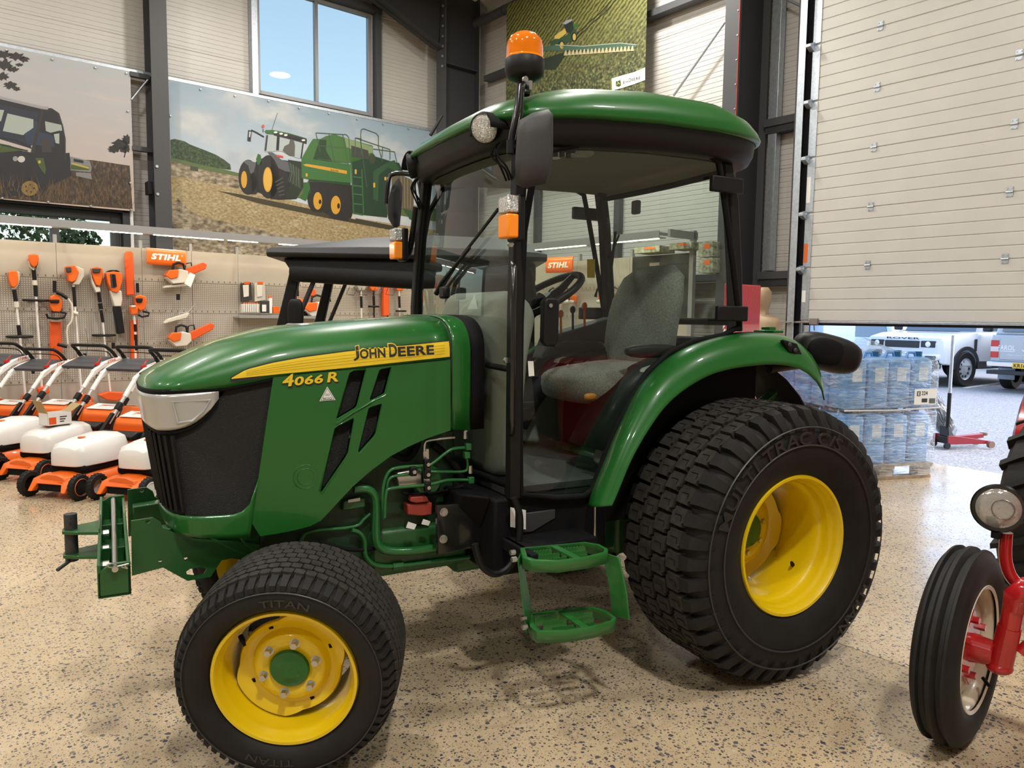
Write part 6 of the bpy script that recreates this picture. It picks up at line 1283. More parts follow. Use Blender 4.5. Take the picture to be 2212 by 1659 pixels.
tp('blower_housing', r, [(224, 590), (240, 587), (258, 590), (259, 606), (254, 626), (248, 633), (236, 630), (228, 612)], ORANGE, .14); tp('intake_grille', r, [(226, 588), (234, 584), (248, 584), (256, 588)], BLACK, .12); tt('blower_grip', r, [(240, 594), (243, 620)], .018, BLACK, off=.15); tp('grip_recess', r, [(237, 592), (247, 592), (247, 622), (240, 622)], DGREY, .01, TV-.135, .002)
tp('outlet_tube', r, [(234, 628), (258, 628), (260, 648), (258, 662), (243, 662), (238, 645)], CREAMW, .11); tp('nozzle', r, [(242, 662), (258, 662), (266, 719), (250, 721)], BLACK, .10)
r = tool('blade_scabbard', 'tall orange blade scabbard hanging under the roof light', 'scabbard', (283, 638)); tp('scabbard_body', r, [(268, 548), (272, 543), (282, 543), (286, 548), (289, 637), (271, 638)], ORANGED, .05)
for y in (556, 570): tp('scabbard_rib', r, [(271, y), (276, y+4), (271, y+9)], ORANGED, .01, TV-.05, 0)
r = tool('pole_hedge_trimmer', 'pole hedge trimmer with white motor over an orange scabbard', 'hedge trimmer', (290, 792))
tt('top_grip', r, [(294, 612), (295, 632)], .018, BLACK); tp('motor_housing', r, [(287, 641), (295, 637), (309, 640), (312, 652), (308, 668), (297, 672), (288, 662)], ORANGE, .14); tp('battery_bay', r, [(292, 644), (308, 644), (306, 654), (294, 654)], BLACK, .03, TV-.13)
tp('gear_head', r, [(277, 662), (286, 659), (293, 664), (293, 678), (279, 680)], ORANGE, .12, TV-.06); tp('gear_cover', r, [(278, 660), (290, 660), (287, 664), (280, 665)], CREAMW, .12, TV-.07); tt('loop_handle', r, [(293, 680), (300, 684), (314, 682), (316, 676), (302, 672)], .013, BLACK, off=.14)
tt('shaft', r, [(284, 680), (287, 705), (288, 800)], .014, WHITE, off=.12); tt('shaft_grip', r, [(287, 700), (288, 716)], .019, BLACK, off=.12); tt('long_grip', r, [(288, 722), (289, 756)], .02, BLACK, off=.12); tp('scabbard', r, [(280, 690), (296, 690), (297, 790), (281, 791)], ORANGED, .04)
def saw(label, body, bar, extra=True):
    r = tool('chainsaw', label, 'chainsaw', (body[0], body[1]+14)); x, y = body
    tp('saw_body', r, [(x-22, y+2), (x-12, y-12), (x+8, y-16), (x+24, y-12), (x+26, y+4), (x+16, y+14), (x-8, y+16)], CREAMW, .13, TV-.02); tp('saw_cover', r, [(x-24, y-2), (x-16, y-14), (x+4, y-15), (x+2, y+2), (x-14, y+6)], ORANGE, .14, TV-.025)
    tt('top_handle', r, [(x-8, y-12), (x-6, y-26), (x+4, y-30), (x+15, y-27), (x+18, y-14)], .016, BLACK, off=.10); tt('hand_guard', r, [(x+20, y-10), (x+22, y-28), (x+34, y-30), (x+36, y-16)], .009, BLACK, off=.06)
    (x0, y0), (x1, y1) = bar; d = Vector((x1-x0, y1-y0)).normalized(); q = Vector((-d.y, d.x))*9
    tp('bar_cover', r, [(x0-q.x, y0-q.y), (x1-q.x*.85, y1-q.y*.85), (x1+d.x*6, y1+d.y*6), (x1+q.x*.85, y1+q.y*.85), (x0+q.x, y0+q.y)], ORANGED, .04, TV-.06)
    return r
r = saw('small top-handle chainsaw with a white tag under the orange sign', (376, 598), ((398, 590), (440, 574))); tp('swing_tag', r, [(398, 612), (410, 588), (422, 594), (412, 621)], PAPER, .002, TV-.2, 0)
saw('rear-handle chainsaw with orange bar cover on the lower pegboard', (382, 732), ((408, 728), (456, 704)))
r = tool('saw_shelf', 'empty pale chainsaw shelf bracket between the two chainsaws', 'bracket', (375, 700)); b = B(); b.prism([VW(x, y, TV-.02) for x, y in ((352, 696), (360, 689), (404, 675), (398, 684))], -DB*.10+Vector((0, 0, -.01))); obj('shelf_plate', b, CREAMW, r); tt('shelf_wire', r, [(384, 690), (384, 676), (404, 674), (420, 655), (424, 668)], .004, GALV)
r = tool('saw_shelf', 'pale shelf plate under the small chainsaw', 'bracket', (370, 622)); b = B(); b.prism([VW(x, y, TV-.02) for x, y in ((349, 620), (358, 616), (404, 610), (396, 617))], -DB*.10+Vector((0, 0, -.01))); obj('shelf_plate', b, CREAMW, r)
# price pendants on strings
for k, (x, y) in enumerate(((71, 801), (244, 747), (183, 770), (384, 642))):
    r = tool('security_tag', 'small black security tag %s' % ['left of the hedge cutter scabbard', 'below the blower nozzle', 'in front of the brushcutter shaft', 'under the small chainsaw'][k], 'security tag', (x, y+7)); tp('tag_body', r, [(x-3.5, y-7), (x+3.5, y-7), (x+3.5, y+6), (x-3.5, y+6)], BLACK, .03, TV-.1, .004); tt('tag_wire', r, [(x-2, y-60), (x+3, y-30), (x, y-7)], .0025, DGREY, off=.11, n=5)
# shelf with packets right of the chainsaws
sh_ = thing('packet_shelf', 'grey shelf carrying oil bottles and packets beside the black vehicle post', 'shelf', VW(570, 684, 8.45), WY)
a0, a1 = VW(512, 680, 8.45).dot(DA)-VW(570, 684, 8.45).dot(DA), 1.0; b = LB(); b.bx(a0, a1, -.1, .15, -.02, 0); obj('shelf_board', b, SHELVG, sh_); b = LB(); b.bx(a0, a1, -.105, -.1, -.02, .015); obj('shelf_lip', b, SHELVG, sh_)
bx_c = mat('tray_white', (.62, .60, .56), .5)
pk = [((519, 676), (556, 657), CREAMW, 'tray', 'low white tray of small bottles on the packet shelf'), ((562, 676), (578, 650), DGREY, 'oil_can', 'grey oil can with white label on the packet shelf'), ((578, 677), (584, 644), PAPER, 'spray_can', 'white spray can with orange cap on the packet shelf'), ((586, 677), (600, 662), ORANGE, 'carton', 'small orange carton on the packet shelf')]
for (x0, y0), (x1, y1), m, nm, lab in pk:
    r = thing(nm, lab, nm.replace('_', ' '), VW((x0+x1)/2, y0, 8.44), WY); tp('packet_body', r, [(x0, y0), (x1, y0), (x1, y1), (x0, y1)], m, .07, 8.47, .004)
    if nm == 'tray':
        for k in range(7): tt('bottle', r, [(x0+4+k*4.6, y0-2), (x0+4+k*4.6, y1-1)], .010, WHITE, 8.47, .08); tt('bottle_cap', r, [(x0+4+k*4.6, y1-1), (x0+4+k*4.6, y1-4)], .009, ORANGE, 8.47, .08)
    elif nm == 'oil_can': tp('can_label', r, [(x0+4, y0-3), (x1-3, y0-3), (x1-3, y1+8), (x0+4, y1+8)], PAPER, .003, 8.398, 0)
    elif nm == 'spray_can': tp('can_cap', r, [(x0, y1), (x1, y1), (x1, y1-5), (x0, y1-5)], ORANGE, .06, 8.465, .003)
for k, (x0, lab) in enumerate(((519, 'hanging packet with white tool beside the shelf, nearer the chainsaw'), (548, 'hanging white packet with orange header nearer the black vehicle post'))):
    r = thing('hanging_packet', lab, 'packet', VW(x0+11, 650, 8.55), WY); tp('packet_card', r, [(x0, 612), (x0+22, 610), (x0+24, 648), (x0+1, 652)], [DGREY, CREAMW][k], .03, 8.58, .004); tp('packet_print', r, [(x0+5, 616), (x0+18, 615), (x0+18, 640), (x0+7, 642)], WHITE, .012, 8.55, .003); tp('packet_header', r, [(x0+8, 609), (x0+20, 609), (x0+20, 614), (x0+8, 614)], ORANGE, .012, 8.55, 0)
# goods seen between the posts of the black vehicle
r = tool('engine_blower', 'orange round engine unit between the black vehicle posts', 'engine', (643, 672)); c = VW(643, 655, TV); b = B()
for k in range(1): b.lathe([(.001, -.12), (.03, -.13), (.06, -.12), (.065, -.08), (.06, 0)], (0, 0, 0), 'y', 24)
b.v = [tuple(Matrix.Translation(c) @ Matrix.Rotation(WY, 4, 'Z') @ Vector(p)) for p in b.v]; obj('engine_cover', b, ORANGE, r, smooth=40); tt('engine_stem', r, [(639, 615), (640, 640)], .016, BLACK); tt('engine_base', r, [(625, 675), (660, 677)], .03, BLACK)
saw('upright chainsaw between the black vehicle posts', (674, 668), ((672, 640), (673, 628)))
for k, (x, lab, c) in enumerate(((776, 'trimmer tool with white shaft seen over the bonnet louvres', CREAMW), (803, 'orange brush head tool seen over the bonnet louvres', ORANGE), (832, 'long orange scabbard tool seen over the bonnet louvres', ORANGED), (858, 'white strimmer seen left of the windscreen post', CREAMW))):
    r = tool('garden_tool', lab, 'garden tool', (x, 690)); tp('tool_head', r, [(x-13, 612), (x+14, 612), (x+6, 628), (x-5, 628)] if k != 2 else [(x-8, 612), (x+4, 612), (x+4, 682), (x-9, 682)], [mat('tool_grey', (.4, .38, .34), .5), ORANGE, ORANGED, ORANGE][k], .08); tt('tool_shaft', r, [(x, 628), (x+1, 690)], .013, [CREAMW, BLACK, BLACK, CREAMW][k]); tt('tool_grip', r, [(x, 640), (x+1, 665)], .02, BLACK)
    if k == 1: ringguard(r, (x, 662), .16, nm='brush_disc')
    if k == 3: ringguard(r, (862, 672), .16)
for k in range(4):
    x = 745+k*28; r = tool('wire_hook', 'double wire display hook, %s of four over the bonnet louvres' % ['first', 'second', 'third', 'fourth'][k], 'hook', (x, 640)); tt('hook_wire', r, [(x, 622), (x-6, 636), (x+10, 638), (x+18, 622)], .005, STEELD, off=.14)
# saws on the corner display, seen through the cab
for k in range(6):
    x = 1205+k*26; p = UW(x, 655, 6.7)
    if k in (2, 3): continue
    r = thing('chainsaw', 'orange chainsaw on the corner display, %s seen through the cab glass' % ['first', 'second', '', '', 'third', 'fourth'][k], 'chainsaw', p, WY)
    b = B(); b.box(p+Vector((0, 0, .06)), (.2, .14, .13), Matrix.Rotation(WY, 3, 'Z')); obj('saw_body', b, ORANGE, r, bevel=.03); b = B(); b.box(p+Vector((0, 0, .02))-DA*.05, (.14, .16, .05), Matrix.Rotation(WY, 3, 'Z')); obj('saw_base', b, CREAMW, r, bevel=.02)
    b = B(); c = p+Vector((0, 0, .10))-DA*.1; b.tube([c-DB*.09+Vector((0, 0, -.06)), c-DB*.09+Vector((0, 0, .08)), c+Vector((0, 0, .12)), c+DB*.08+Vector((0, 0, .08)), c+DB*.09+Vector((0, 0, -.02))], .012, 6); obj('saw_handle', b, BLACK, r, smooth=60)
for k, (x0, x1, y0, y1) in enumerate(((1370, 1425, 530, 548), (1445, 1493, 522, 540), (1508, 1540, 521, 556), (1508, 1540, 556, 590))):
    q0, q1 = UW(x0, y1, 6.6), UW(x1, y0, 6.6); c = (q0+q1)/2; w = abs(q0.dot(DB)-q1.dot(DB)); h = abs(q1.z-q0.z)
    r = thing('product_carton', 'printed product carton on the corner display, %s' % ['low one left of the end frame', 'low one against the end frame', 'upper of the two beyond the end frame', 'lower of the two beyond the end frame'][k], 'carton', (c.x, c.y, q0.z), WY)
    b = LB(); b.bx(0, .3, -w/2, w/2, 0, h); cb = obj('carton_body', b, mat('carton_print', (.30, .30, .22), .6, noise=.7, nscale=22), r, bevel=.003); b = LB(); b.bx(-.002, 0, -w*.3, w*.1, h*.55, h*.85); obj('carton_logo', b, ORANGE, r)
# ================================================================== MOWERS
def mower(label, group, hub, M, logo=True):
    r = thing('lawn_mower', label, 'lawn mower', M.to_translation(), 0, group); r.matrix_basis = M; WM[r.name] = M
    def O(nm, b, m, par=r, **k): return obj(nm, b, m, par, **k)
    # deck
    plan = [(-.02, .13), (.10, .175), (.30, .225), (.62, .235), (.86, .20)]
    rings = []
    for x, w in plan: rings.append([(x, -w, .055), (x, -w*.97, .12), (x, -w*.80, .165), (x, -w*.3, .185), (x, w*.3, .185), (x, w*.80, .165), (x, w*.97, .12), (x, w, .055)])
    b = LB(); b.loft(rings); deck = O('deck', b, ORANGE, smooth=35, bevel=.008)
    b = LB(); b.prism([(-.07, -.15, .07), (-.03, -.15, .15), (.02, -.15, .165), (.12, -.12, .17), (.12, .12, .17), (.02, .15, .165), (-.03, .15, .15), (-.07, .15, .07), (-.06, .11, .07), (-.035, .10, .12), (-.035, -.10, .12), (-.06, -.11, .07)][:0] or [(-.08, -.17, .06), (-.08, -.13, .06), (-.05, -.11, .115), (-.05, .11, .115), (-.08, .13, .06), (-.08, .17, .06), (-.03, .16, .15), (.06, .15, .172), (.06, -.15, .172), (-.03, -.16, .15)], (.05, 0, .0)); O('front_apron', b, ORANGE, bevel=.008)
    b = LB(); b.bx(-.035, .10, -.11, .11, .06, .13); O('deck_mouth', b, BLACKM)
    b = LB(); b.bx(.12, .60, -.165, .165, .165, .245); O('motor_base', b, BLACKM, bevel=.03)
    rings = []
    for x, w, h in ((.085, .06, .10), (.10, .12, .145), (.15, .165, .175), (.30, .185, .20), (.45, .185, .215), (.58, .17, .205), (.625, .14, .17), (.64, .08, .12)):
        z0 = .225; rings.append([(x, -w, z0), (x, -w, z0+h*.55), (x, -w*.82, z0+h*.88), (x, -w*.4, z0+h), (x, w*.4, z0+h), (x, w*.82, z0+h*.88), (x, w, z0+h*.55), (x, w, z0)])
    b = LB(); b.loft(rings); mh = O('motor_housing', b, WHITE, smooth=50, bevel=.006)
    b = LB(); b.T = None; b.lathe([(.03, .0), (.028, .006), (.001, .007)], (.28, 0, .422), 'z', 24); O('round_badge', b, ORANGE, mh)
    b = LB(); b.prism([(.60, -.20, .15), (.60, -.17, .34), (.72, -.16, .39), (.88, -.16, .38), (.88, -.20, .12)], (0, .36, 0)); O('rear_body', b, ORANGE, bevel=.02)
    b = LB(); b.prism([(.58, -.19, .385), (.66, -.2, .42), (.74, -.2, .41), (.72, -.2, .36), (.62, -.2, .35)], (0, .39, 0)); O('rear_flap', b, BLACK, bevel=.012)
    # grass catcher
    rings = []
    for x, w, zt in ((.80, .17, .46), (.84, .20, .50), (1.0, .21, .53), (1.18, .20, .50), (1.27, .17, .44)): rings.append([(x, -w*.9, .17), (x, -w, .3), (x, -w, zt-.06), (x, -w*.85, zt), (x, w*.85, zt), (x, w, zt-.06), (x, w, .3), (x, w*.9, .17)])
    b = LB(); b.loft(rings); ct = O('grass_catcher', b, ORANGE, smooth=35, bevel=.012)
    b = LB(); b.prism([(.84, -.14, .508), (1.0, -.15, .537), (1.18, -.14, .507), (1.18, .14, .507), (1.0, .15, .537), (.84, .14, .508)], (0, 0, .008)); O('catcher_lid', b, WHITE, ct, bevel=.004)
    g, fs = textgeo('STIHL', .04, .2); b = LB(); b.add([(.93+.07*y, .09-.18*x, .542+.0*y-.0) for x, y in g], fs); O('catcher_name', b, mat('embossed_white', (.62, .61, .58), .5), ct)
    # wheels
    for x, rad, nm in ((.0, .098, 'front_wheel'), (.80, .112, 'rear_wheel')):
        for s in (-1, 1):
            y0 = s*.205; b = LB(); w = .045*s
            pr_ = [(rad*.62, 0), (rad*.94, .002), (rad, .012), (rad, .034), (rad*.94, .045), (rad*.62, .045)]
            b.lathe([(q, y0+s*h) for q, h in pr_], (x, 0, rad), 'y', 40)
            n = 22
            wh = O(nm, b, RUBBER, smooth=40)
            b = LB(); b.lathe([(rad*.66, y0+s*.03), (rad*.66, y0+s*.046), (rad*.6, y0+s*.049), (rad*.56, y0+s*.044), (rad*.3, y0+s*.046), (.001, y0+s*.05)], (x, 0, rad), 'y', 36); O('wheel_hub', b, hub, wh, smooth=40)
            if hub is BLACK: b = LB(); b.lathe([(rad*.68, y0+s*.046), (rad*.66, y0+s*.050), (rad*.63, y0+s*.046)], (x, 0, rad), 'y', 36); O('wheel_ring', b, ORANGE, wh, smooth=40)
            b = LB()
            for k in range(20):
                a = 2*pi*k/20; b.bar((x+rad*math.cos(a), y0+s*.006, rad+rad*math.sin(a)), (x+rad*math.cos(a+.12), y0+s*.04, rad+rad*math.sin(a+.12)), .006, .006, up=(math.cos(a), 0, math.sin(a)))
            O('wheel_tread', b, RUBBER, wh, kind='stuff')
    # handle
    for s in (-1, 1):
        y = s*.215
        b = LB(); b.prism([(.62, y-.014, .30), (.70, y-.014, .40), (.84, y-.014, .545), (.89, y-.014, .52), (.76, y-.014, .34), (.70, y-.014, .28)], (0, .028, 0)); O('handle_bracket', b, BLACK, bevel=.006)
        b = LB(); b.tube([(.80, y, .45), (1.03, y, .70)], .016, 12); O('lower_tube', b, mat('tube_alu', (.62, .62, .62), .35, metal=.4) if False else SILVER, smooth=60)
        b = LB(); b.bar((.90, y, .555), (.955, y, .615), .046, .05); O('clamp_knob', b, BLACK, bevel=.01)
        b = LB(); b.tube([(1.0, y, .665), (1.12, y, .795)], .021, 12); O('upper_tube', b, WHITE, smooth=60)
        b = LB(); b.prism([(1.09, y-.022, .745), (1.12, y-.022, .83), (1.26, y-.022, .905), (1.48, y-.022, .955), (1.51, y-.022, .935), (1.48, y-.022, .895), (1.24, y-.022, .835)], (0, .044, 0)); arm = O('console_arm', b, WHITE, bevel=.012)
        g, fs = textgeo('STIHL', .03, .22); b = LB(); yy = y-.0235 if s < 0 else y+.0235
        # local +x is the mower's back, so the name on the left cheek reads towards the back
        b.add([(1.30+.12*(x_ if s < 0 else 1-x_), yy, .888+.026*(x_ if s < 0 else 1-x_)+.030*z_) for x_, z_ in g], fs); O('arm_name', b, ORANGED, arm)
        b = LB(); b.cyl((1.46, y, .90), (1.49, y, .86), .022, n=10); O('end_cap', b, BLACK, smooth=50)
    b = LB(); b.prism([(1.16, -.2, .865), (1.42, -.2, .955), (1.44, -.2, .935), (1.18, -.2, .835)], (0, .4, 0)); O('console_cover', b, mat('console_grey', (.055, .06, .072), .55) if 'cgm' not in globals() else cgm, bevel=.006)
    b = LB(); b.tube(cur([(1.46, -.215, .93), (1.40, -.215, 1.0), (1.33, -.205, 1.055), (1.31, -.17, 1.07), (1.31, 0, 1.07), (1.31, .17, 1.07), (1.33, .205, 1.055), (1.40, .215, 1.0), (1.46, .215, .93)], 4), .017, 10); O('bail_bar', b, BLACK, smooth=60)
    b = LB(); b.tube(cur([(1.40, -.20, .95), (1.36, -.19, 1.0), (1.345, -.1, 1.015), (1.345, .1, 1.015), (1.36, .19, 1.0), (1.40, .20, .95)], 4), .005, 6); O('bail_wire', b, BLACK, smooth=60)
    b = LB(); b.box((1.20, -.205, .89), (.05, .03, .03)); b.tube([(1.2, -.2, .89), (1.26, -.2, .955)], .007, 6); O('start_lever', b, mat('lever_red', (.55, .03, .02), .4) if False else REDP, bevel=.004)
    return r
RZM = WY+math.atan2(.6, .8)
cgm = mat('console_grey', (.055, .06, .072), .55)
GM = 'lawn mowers in a row before the tool display'
mC = mower('mower with glossy white cover and orange-ringed black wheels, second from the tractor nose', GM, BLACK, FU(.094, 4.67, 0, math.atan2(.6, .8)))
for u_, v_, s_, lab in ((-.02, 5.46, 1.0, 'mower with an open cardboard box on its motor cover'), (-.30, 6.10, 1.0, 'mower with a green and white swing tag on its handle'), (-.62, 6.62, .95, 'lower mower handle and deck behind the tagged one'), (-.98, 6.95, 1.0, 'leftmost mower, cut by the photo edge'), (1.40, 5.80, 1.0, 'mower in the second row with a black engine top')):
    dup(mC, FU(u_, v_, 0, math.atan2(.6, .8)) @ Matrix.Scale(s_, 4), lab)
mD = mower('small mower with white-hubbed grey wheels at the tractor grille', GM, mat('hub_offwhite', (.62, .61, .58), .4), FU(.48, 4.26, 0, math.atan2(.6, .8)))
# open cardboard box on the mower
bxp = FU(-.02, 5.46, 0, math.atan2(.6, .8)) @ Vector((.33, -.02, .438)); cb = thing('cardboard_box', 'small open white carton standing on a mower motor cover', 'box', bxp, WY+.35)
CARD = mat('card_brown', (.42, .29, .13), .8); hx, hy, hz = .10, .07, .105
for x0, x1, y0, y1 in ((-hx, hx, -hy, -hy+.003), (-hx, hx, hy-.003, hy), (-hx, -hx+.003, -hy, hy), (hx-.003, hx, -hy, hy)): b = LB(); b.bx(x0, x1, y0, y1, 0, hz); obj('box_side', b, PAPER, cb)
b = LB(); b.bx(-hx, hx, -hy, hy, 0, .003); obj('box_base', b, CARD, cb)
b = LB(); b.prism([(-hx, -hy, hz), (-hx, hy, hz), (-hx-.05, hy, hz+.11), (-hx-.05, -hy, hz+.11)], (.003, 0, .002)); obj('box_flap', b, CARD, cb); b = LB(); b.prism([(hx, -hy, hz), (hx, hy, hz), (hx+.09, hy, hz+.06), (hx+.09, -hy, hz+.06)], (0, 0, .003)); obj('box_flap', b, CARD, cb)
b = LB(); b.bx(-hx+.01, -hx+.07, -hy-.001, -hy, .01, .07); obj('box_print', b, ORANGED, cb)
b = LB(); text(b, 'Battery', (-.015, -hy-.0012, .06), (.06, -hy-.0012, .06), (0, 0, .016)); text(b, 'Charger', (-.015, -hy-.0012, .038), (.05, -hy-.0012, .038), (0, 0, .016)); obj('box_lettering', b, INK, cb) if False else None
for k in range(3): b = LB(); b.bx(.0, .06-.012*k, -hy-.0012, -hy, .065-.02*k, .074-.02*k); obj('box_lettering', b, INK, cb)
# dealer tag on a handle
tg = thing('swing_tag', 'green and white dealer tag hanging from a mower handle', 'tag', VW(217, 818, 6.7), WY)
P = lambda x, y: VW(x, y, 6.70)
b = B(); b.prism([P(208, 791), (P(225, 791)), P(225, 818), P(208, 818)], DB*.002); obj('tag_card', b, mat('tag_green', (.012, .055, .03), .5), tg)
for k in range(3): b = B(); b.prism([P(209.5, 800+6*k), P(223.5, 800+6*k), P(223.5, 804+6*k), P(209.5, 804+6*k)], -DB*.001); obj('tag_line', b, PAPER, tg)
b = B(); text(b, 'FAROL', P(210, 798.5)-DB*.001, P(223, 798.5)-DB*.001, (0, 0, .022), .02); obj('tag_name', b, PAPER, tg)
b = B(); b.tube([P(216, 791), P(220, 780)], .002, 5); obj('tag_string', b, PAPER, tg)
# ================================================================== BLACK-ROOFED UTILITY VEHICLE behind the bonnet
ctr = CAMP+FWD*5.05+RGT*((806-1106)/FPX*5.05); ang = math.atan2(RGT.y, RGT.x)+.08
uv_ = thing('utility_vehicle', 'utility vehicle with black canopy roof and roll-up screen behind the tractor bonnet', 'vehicle', (ctr.x, ctr.y, 0), ang)
UB = mat('canopy_black', (.016, .016, .018), .5, bump=.1, bscale=80); UFAB = mat('canopy_fabric', (.009, .009, .010), .8, bump=.5, bscale=14)
def UO(nm, b, m, **k): return obj(nm, b, m, uv_, **k)
rz_ = 1.735; rings = []
for x, zt in ((-.525, .0), (-.50, .035), (-.30, .055), (.0, .095), (.4, .12), (.8, .11), (1.02, .06), (1.08, .0)):
    rings.append([(x, -.68, rz_), (x, -.70, rz_+.02), (x, -.68, rz_+.045+zt*.2), (x, -.4, rz_+.05+zt), (x, .4, rz_+.05+zt), (x, .68, rz_+.045+zt*.2), (x, .70, rz_+.02), (x, .68, rz_)])
b = LB(); b.loft(rings); UO('canopy_roof', b, UB, smooth=40, bevel=.012)
b = LB(); b.prism([(-.45, -.66, rz_), (1.02, -.66, rz_), (1.02, -.66, rz_-.135), (.5, -.66, rz_-.14), (-.1, -.66, rz_-.135), (-.36, -.66, rz_-.14)], (0, .06, 0)); UO('rolled_screen', b, UFAB, bevel=.03, seg=3)
b = LB(); b.tube([(-.40, -.63, rz_-.08), (.3, -.64, rz_-.115), (1.0, -.63, rz_-.08)], .055, 12); UO('rolled_curtain', b, UFAB, smooth=60)
for y in (-.6, .6):
    b = LB(); b.loft([[(-.36+dx, y+dy, rz_) for dx, dy in ((-.03, -.03), (.03, -.03), (.03, .03), (-.03, .03))], [(-.55+dx, y+dy, .95) for dx, dy in ((-.04, -.03), (.04, -.03), (.04, .03), (-.04, .03))]]); UO('front_post', b, BLACK, bevel=.008)
    b = LB(); b.tube([(-.24, y-.02, rz_-.05), (-.40, y-.03, 1.3), (-.47, y-.03, 1.05)], .014, 8); UO('screen_trim', b, DGREY, smooth=60)
    b = LB(); b.loft([[(.98+dx, y+dy, rz_) for dx, dy in ((-.03, -.03), (.03, -.03), (.03, .03), (-.03, .03))], [(1.0+dx, y+dy, .8) for dx, dy in ((-.03, -.03), (.03, -.03), (.03, .03), (-.03, .03))]]); UO('rear_post', b, BLACK, bevel=.008)
b = LB(); b.ell((-.36, -.72, 1.40), (.09, .03, .20), 14, 8, .6); UO('side_mirror', b, BLACK, smooth=60)
b = LB(); b.prism([(-1.05, -.6, .45), (-1.10, -.6, .70), (-.95, -.6, .92), (-.55, -.6, 1.0), (-.5, -.6, .45)], (0, 1.2, 0)); UO('hood', b, GREEN, bevel=.05, seg=3)
b = LB(); b.prism([(-.5, -.62, .35), (-.5, -.62, .5), (.25, -.62, .5), (.3, -.62, .8), (.5, -.62, .85), (1.05, -.62, .85), (1.05, -.62, .45)], (0, 1.24, 0)); UO('body_tub', b, BLACK, bevel=.03)
b = LB(); b.box((.35, 0, .80), (.45, 1.1, .14)); UO('bench_seat', b, YELLOW, bevel=.04); b = LB(); b.box((.58, 0, 1.08), (.12, 1.1, .42)); UO('bench_back', b, YELLOW, bevel=.04)
b = LB(); b.bx(.65, 1.12, -.60, .60, .7, 1.0); UO('cargo_box', b, GREEN, bevel=.02)
for x in (-.72, .80):
    for y in (-.62, .62):
        b = LB(); b.lathe([(.12, -.11), (.28, -.11), (.30, -.08), (.30, .08), (.28, .11), (.12, .11)], (x, y*.93, .30), 'y', 28); w_ = UO('vehicle_tyre', b, RUBBER, smooth=40); b = LB(); b.lathe([(.001, -.06), (.12, -.05), (.155, -.1), (.155, .1), (.12, .05), (.001, .06)], (x, y*.93, .30), 'y', 24); obj('vehicle_rim', b, YELLOW, w_, smooth=40)
# ================================================================== RED DRINKS COOLER by the door column
ck = UW(1645, 612, 6.2); ck2 = UW(1565, 610, 5.6); v1, v2 = ck.dot(DB), ck2.dot(DB)
co = thing('drinks_cooler', 'red drinks cooler with water-drop print behind the tractor cab', 'cooler', U(5.9, (v1+v2)/2, 0), WY); cw = abs(v2-v1)/2
b = LB(); b.bx(-.3, .3, -cw, cw, 0, 1.77); cb_ = obj('cooler_cabinet', b, mat('cooler_red', (.55, .02, .035), .3, bump=.6, bscale=45, coat=.3), co, bevel=.01)
b = LB(); g, fs = textgeo('Coca-Cola', .03, .35); b.add([(-.302, cw*.9-cw*3.2*y-.0+0*x, .35+1.15*x) for x, y in g], fs); obj('cooler_script', b, PAPER, co)
b = LB(); b.bx(-.28, .28, cw, cw+.012, .2, 1.6); obj('cooler_door', b, mat('cooler_door_tan', (.5, .42, .28), .3), co, bevel=.004)  # door face is one plain tan colour
b = LB(); g, fs = textgeo('thirsty?', .01, 0); b.add([(-.20+.4*x, cw+.014, 1.28+.08*y) for x, y in g], fs); obj('cooler_words', b, PAPER, co)
# mannequin head and shoulders beyond it
mh_ = UW(1650, 650, 6.6); mq = thing('display_mannequin', 'tan display mannequin torso beside the door column', 'mannequin', (mh_.x, mh_.y, 0), WY)
MQ = mat('mannequin_tan', (.36, .25, .14), .5); b = LB(); rings = []
for z, rx, ry in ((.95, .13, .17), (1.1, .11, .15), (1.25, .13, .19), (1.38, .12, .22), (1.44, .09, .17), (1.47, .05, .06), (1.53, .05, .055), (1.56, .07, .06), (1.64, .095, .075), (1.72, .09, .072), (1.77, .05, .04)): rings.append([(rx*math.cos(2*pi*k/20), ry*math.sin(2*pi*k/20), z) for k in range(20)])
b.loft(rings); obj('mannequin_body', b, MQ, mq, smooth=60); b = LB(); b.cyl((0, 0, 0), (0, 0, .97), .02, n=10); b.cyl((0, 0, 0), (0, 0, .02), .16, n=20); obj('mannequin_stand', b, STEEL, mq)
# ================================================================== RED VINTAGE TRACTOR (its front corner enters the frame)
RT = thing('vintage_tractor', 'small red vintage tractor with cream front rim and round headlamp', 'tractor', U(2.7, -1.6, 0), WY)
def RO(nm, b, m, par=RT, **k): return obj(nm, b, m, par, frame=BF, **k)
wc = Vector((1.935, -.93, .33)); ca = math.radians(4.5)
Mw = BF @ Matrix.Translation(wc) @ Matrix.Rotation(ca, 4, 'Z')
b = B(); R_ = .33; hwid = .068
half = [(.205, .050), (.215, .060), (.25, .068), (.285, .066), (.305, .058), (.316, .046), (.325, .044), (.327, .036), (.313, .031), (.312, .018), (.322, .012), (.330, .006)]
b.lathe([(r, -y) for r, y in half]+[(r, y) for r, y in half[::-1]], (0, 0, 0), 'y', 80); ft = obj('front_tyre', b, RUBBER, RT, smooth=45, frame=Mw)
b = B(); b.lathe([(.20, -.058), (.212, -.062), (.216, -.055), (.208, -.048), (.198, -.044), (.19, -.02), (.188, .02), (.198, .044), (.214, .058)], (0, 0, 0), 'y', 64); rm = obj('front_rim', b, CREAM, RT, smooth=50, frame=Mw)
b = B(); b.lathe([(.19, .0), (.17, -.005), (.15, -.02), (.12, -.022), (.06, -.012), (.03, -.012)], (0, 0, 0), 'y', 64); obj('rim_disc', b, CREAM, rm, smooth=50, frame=Mw, solid=.006)
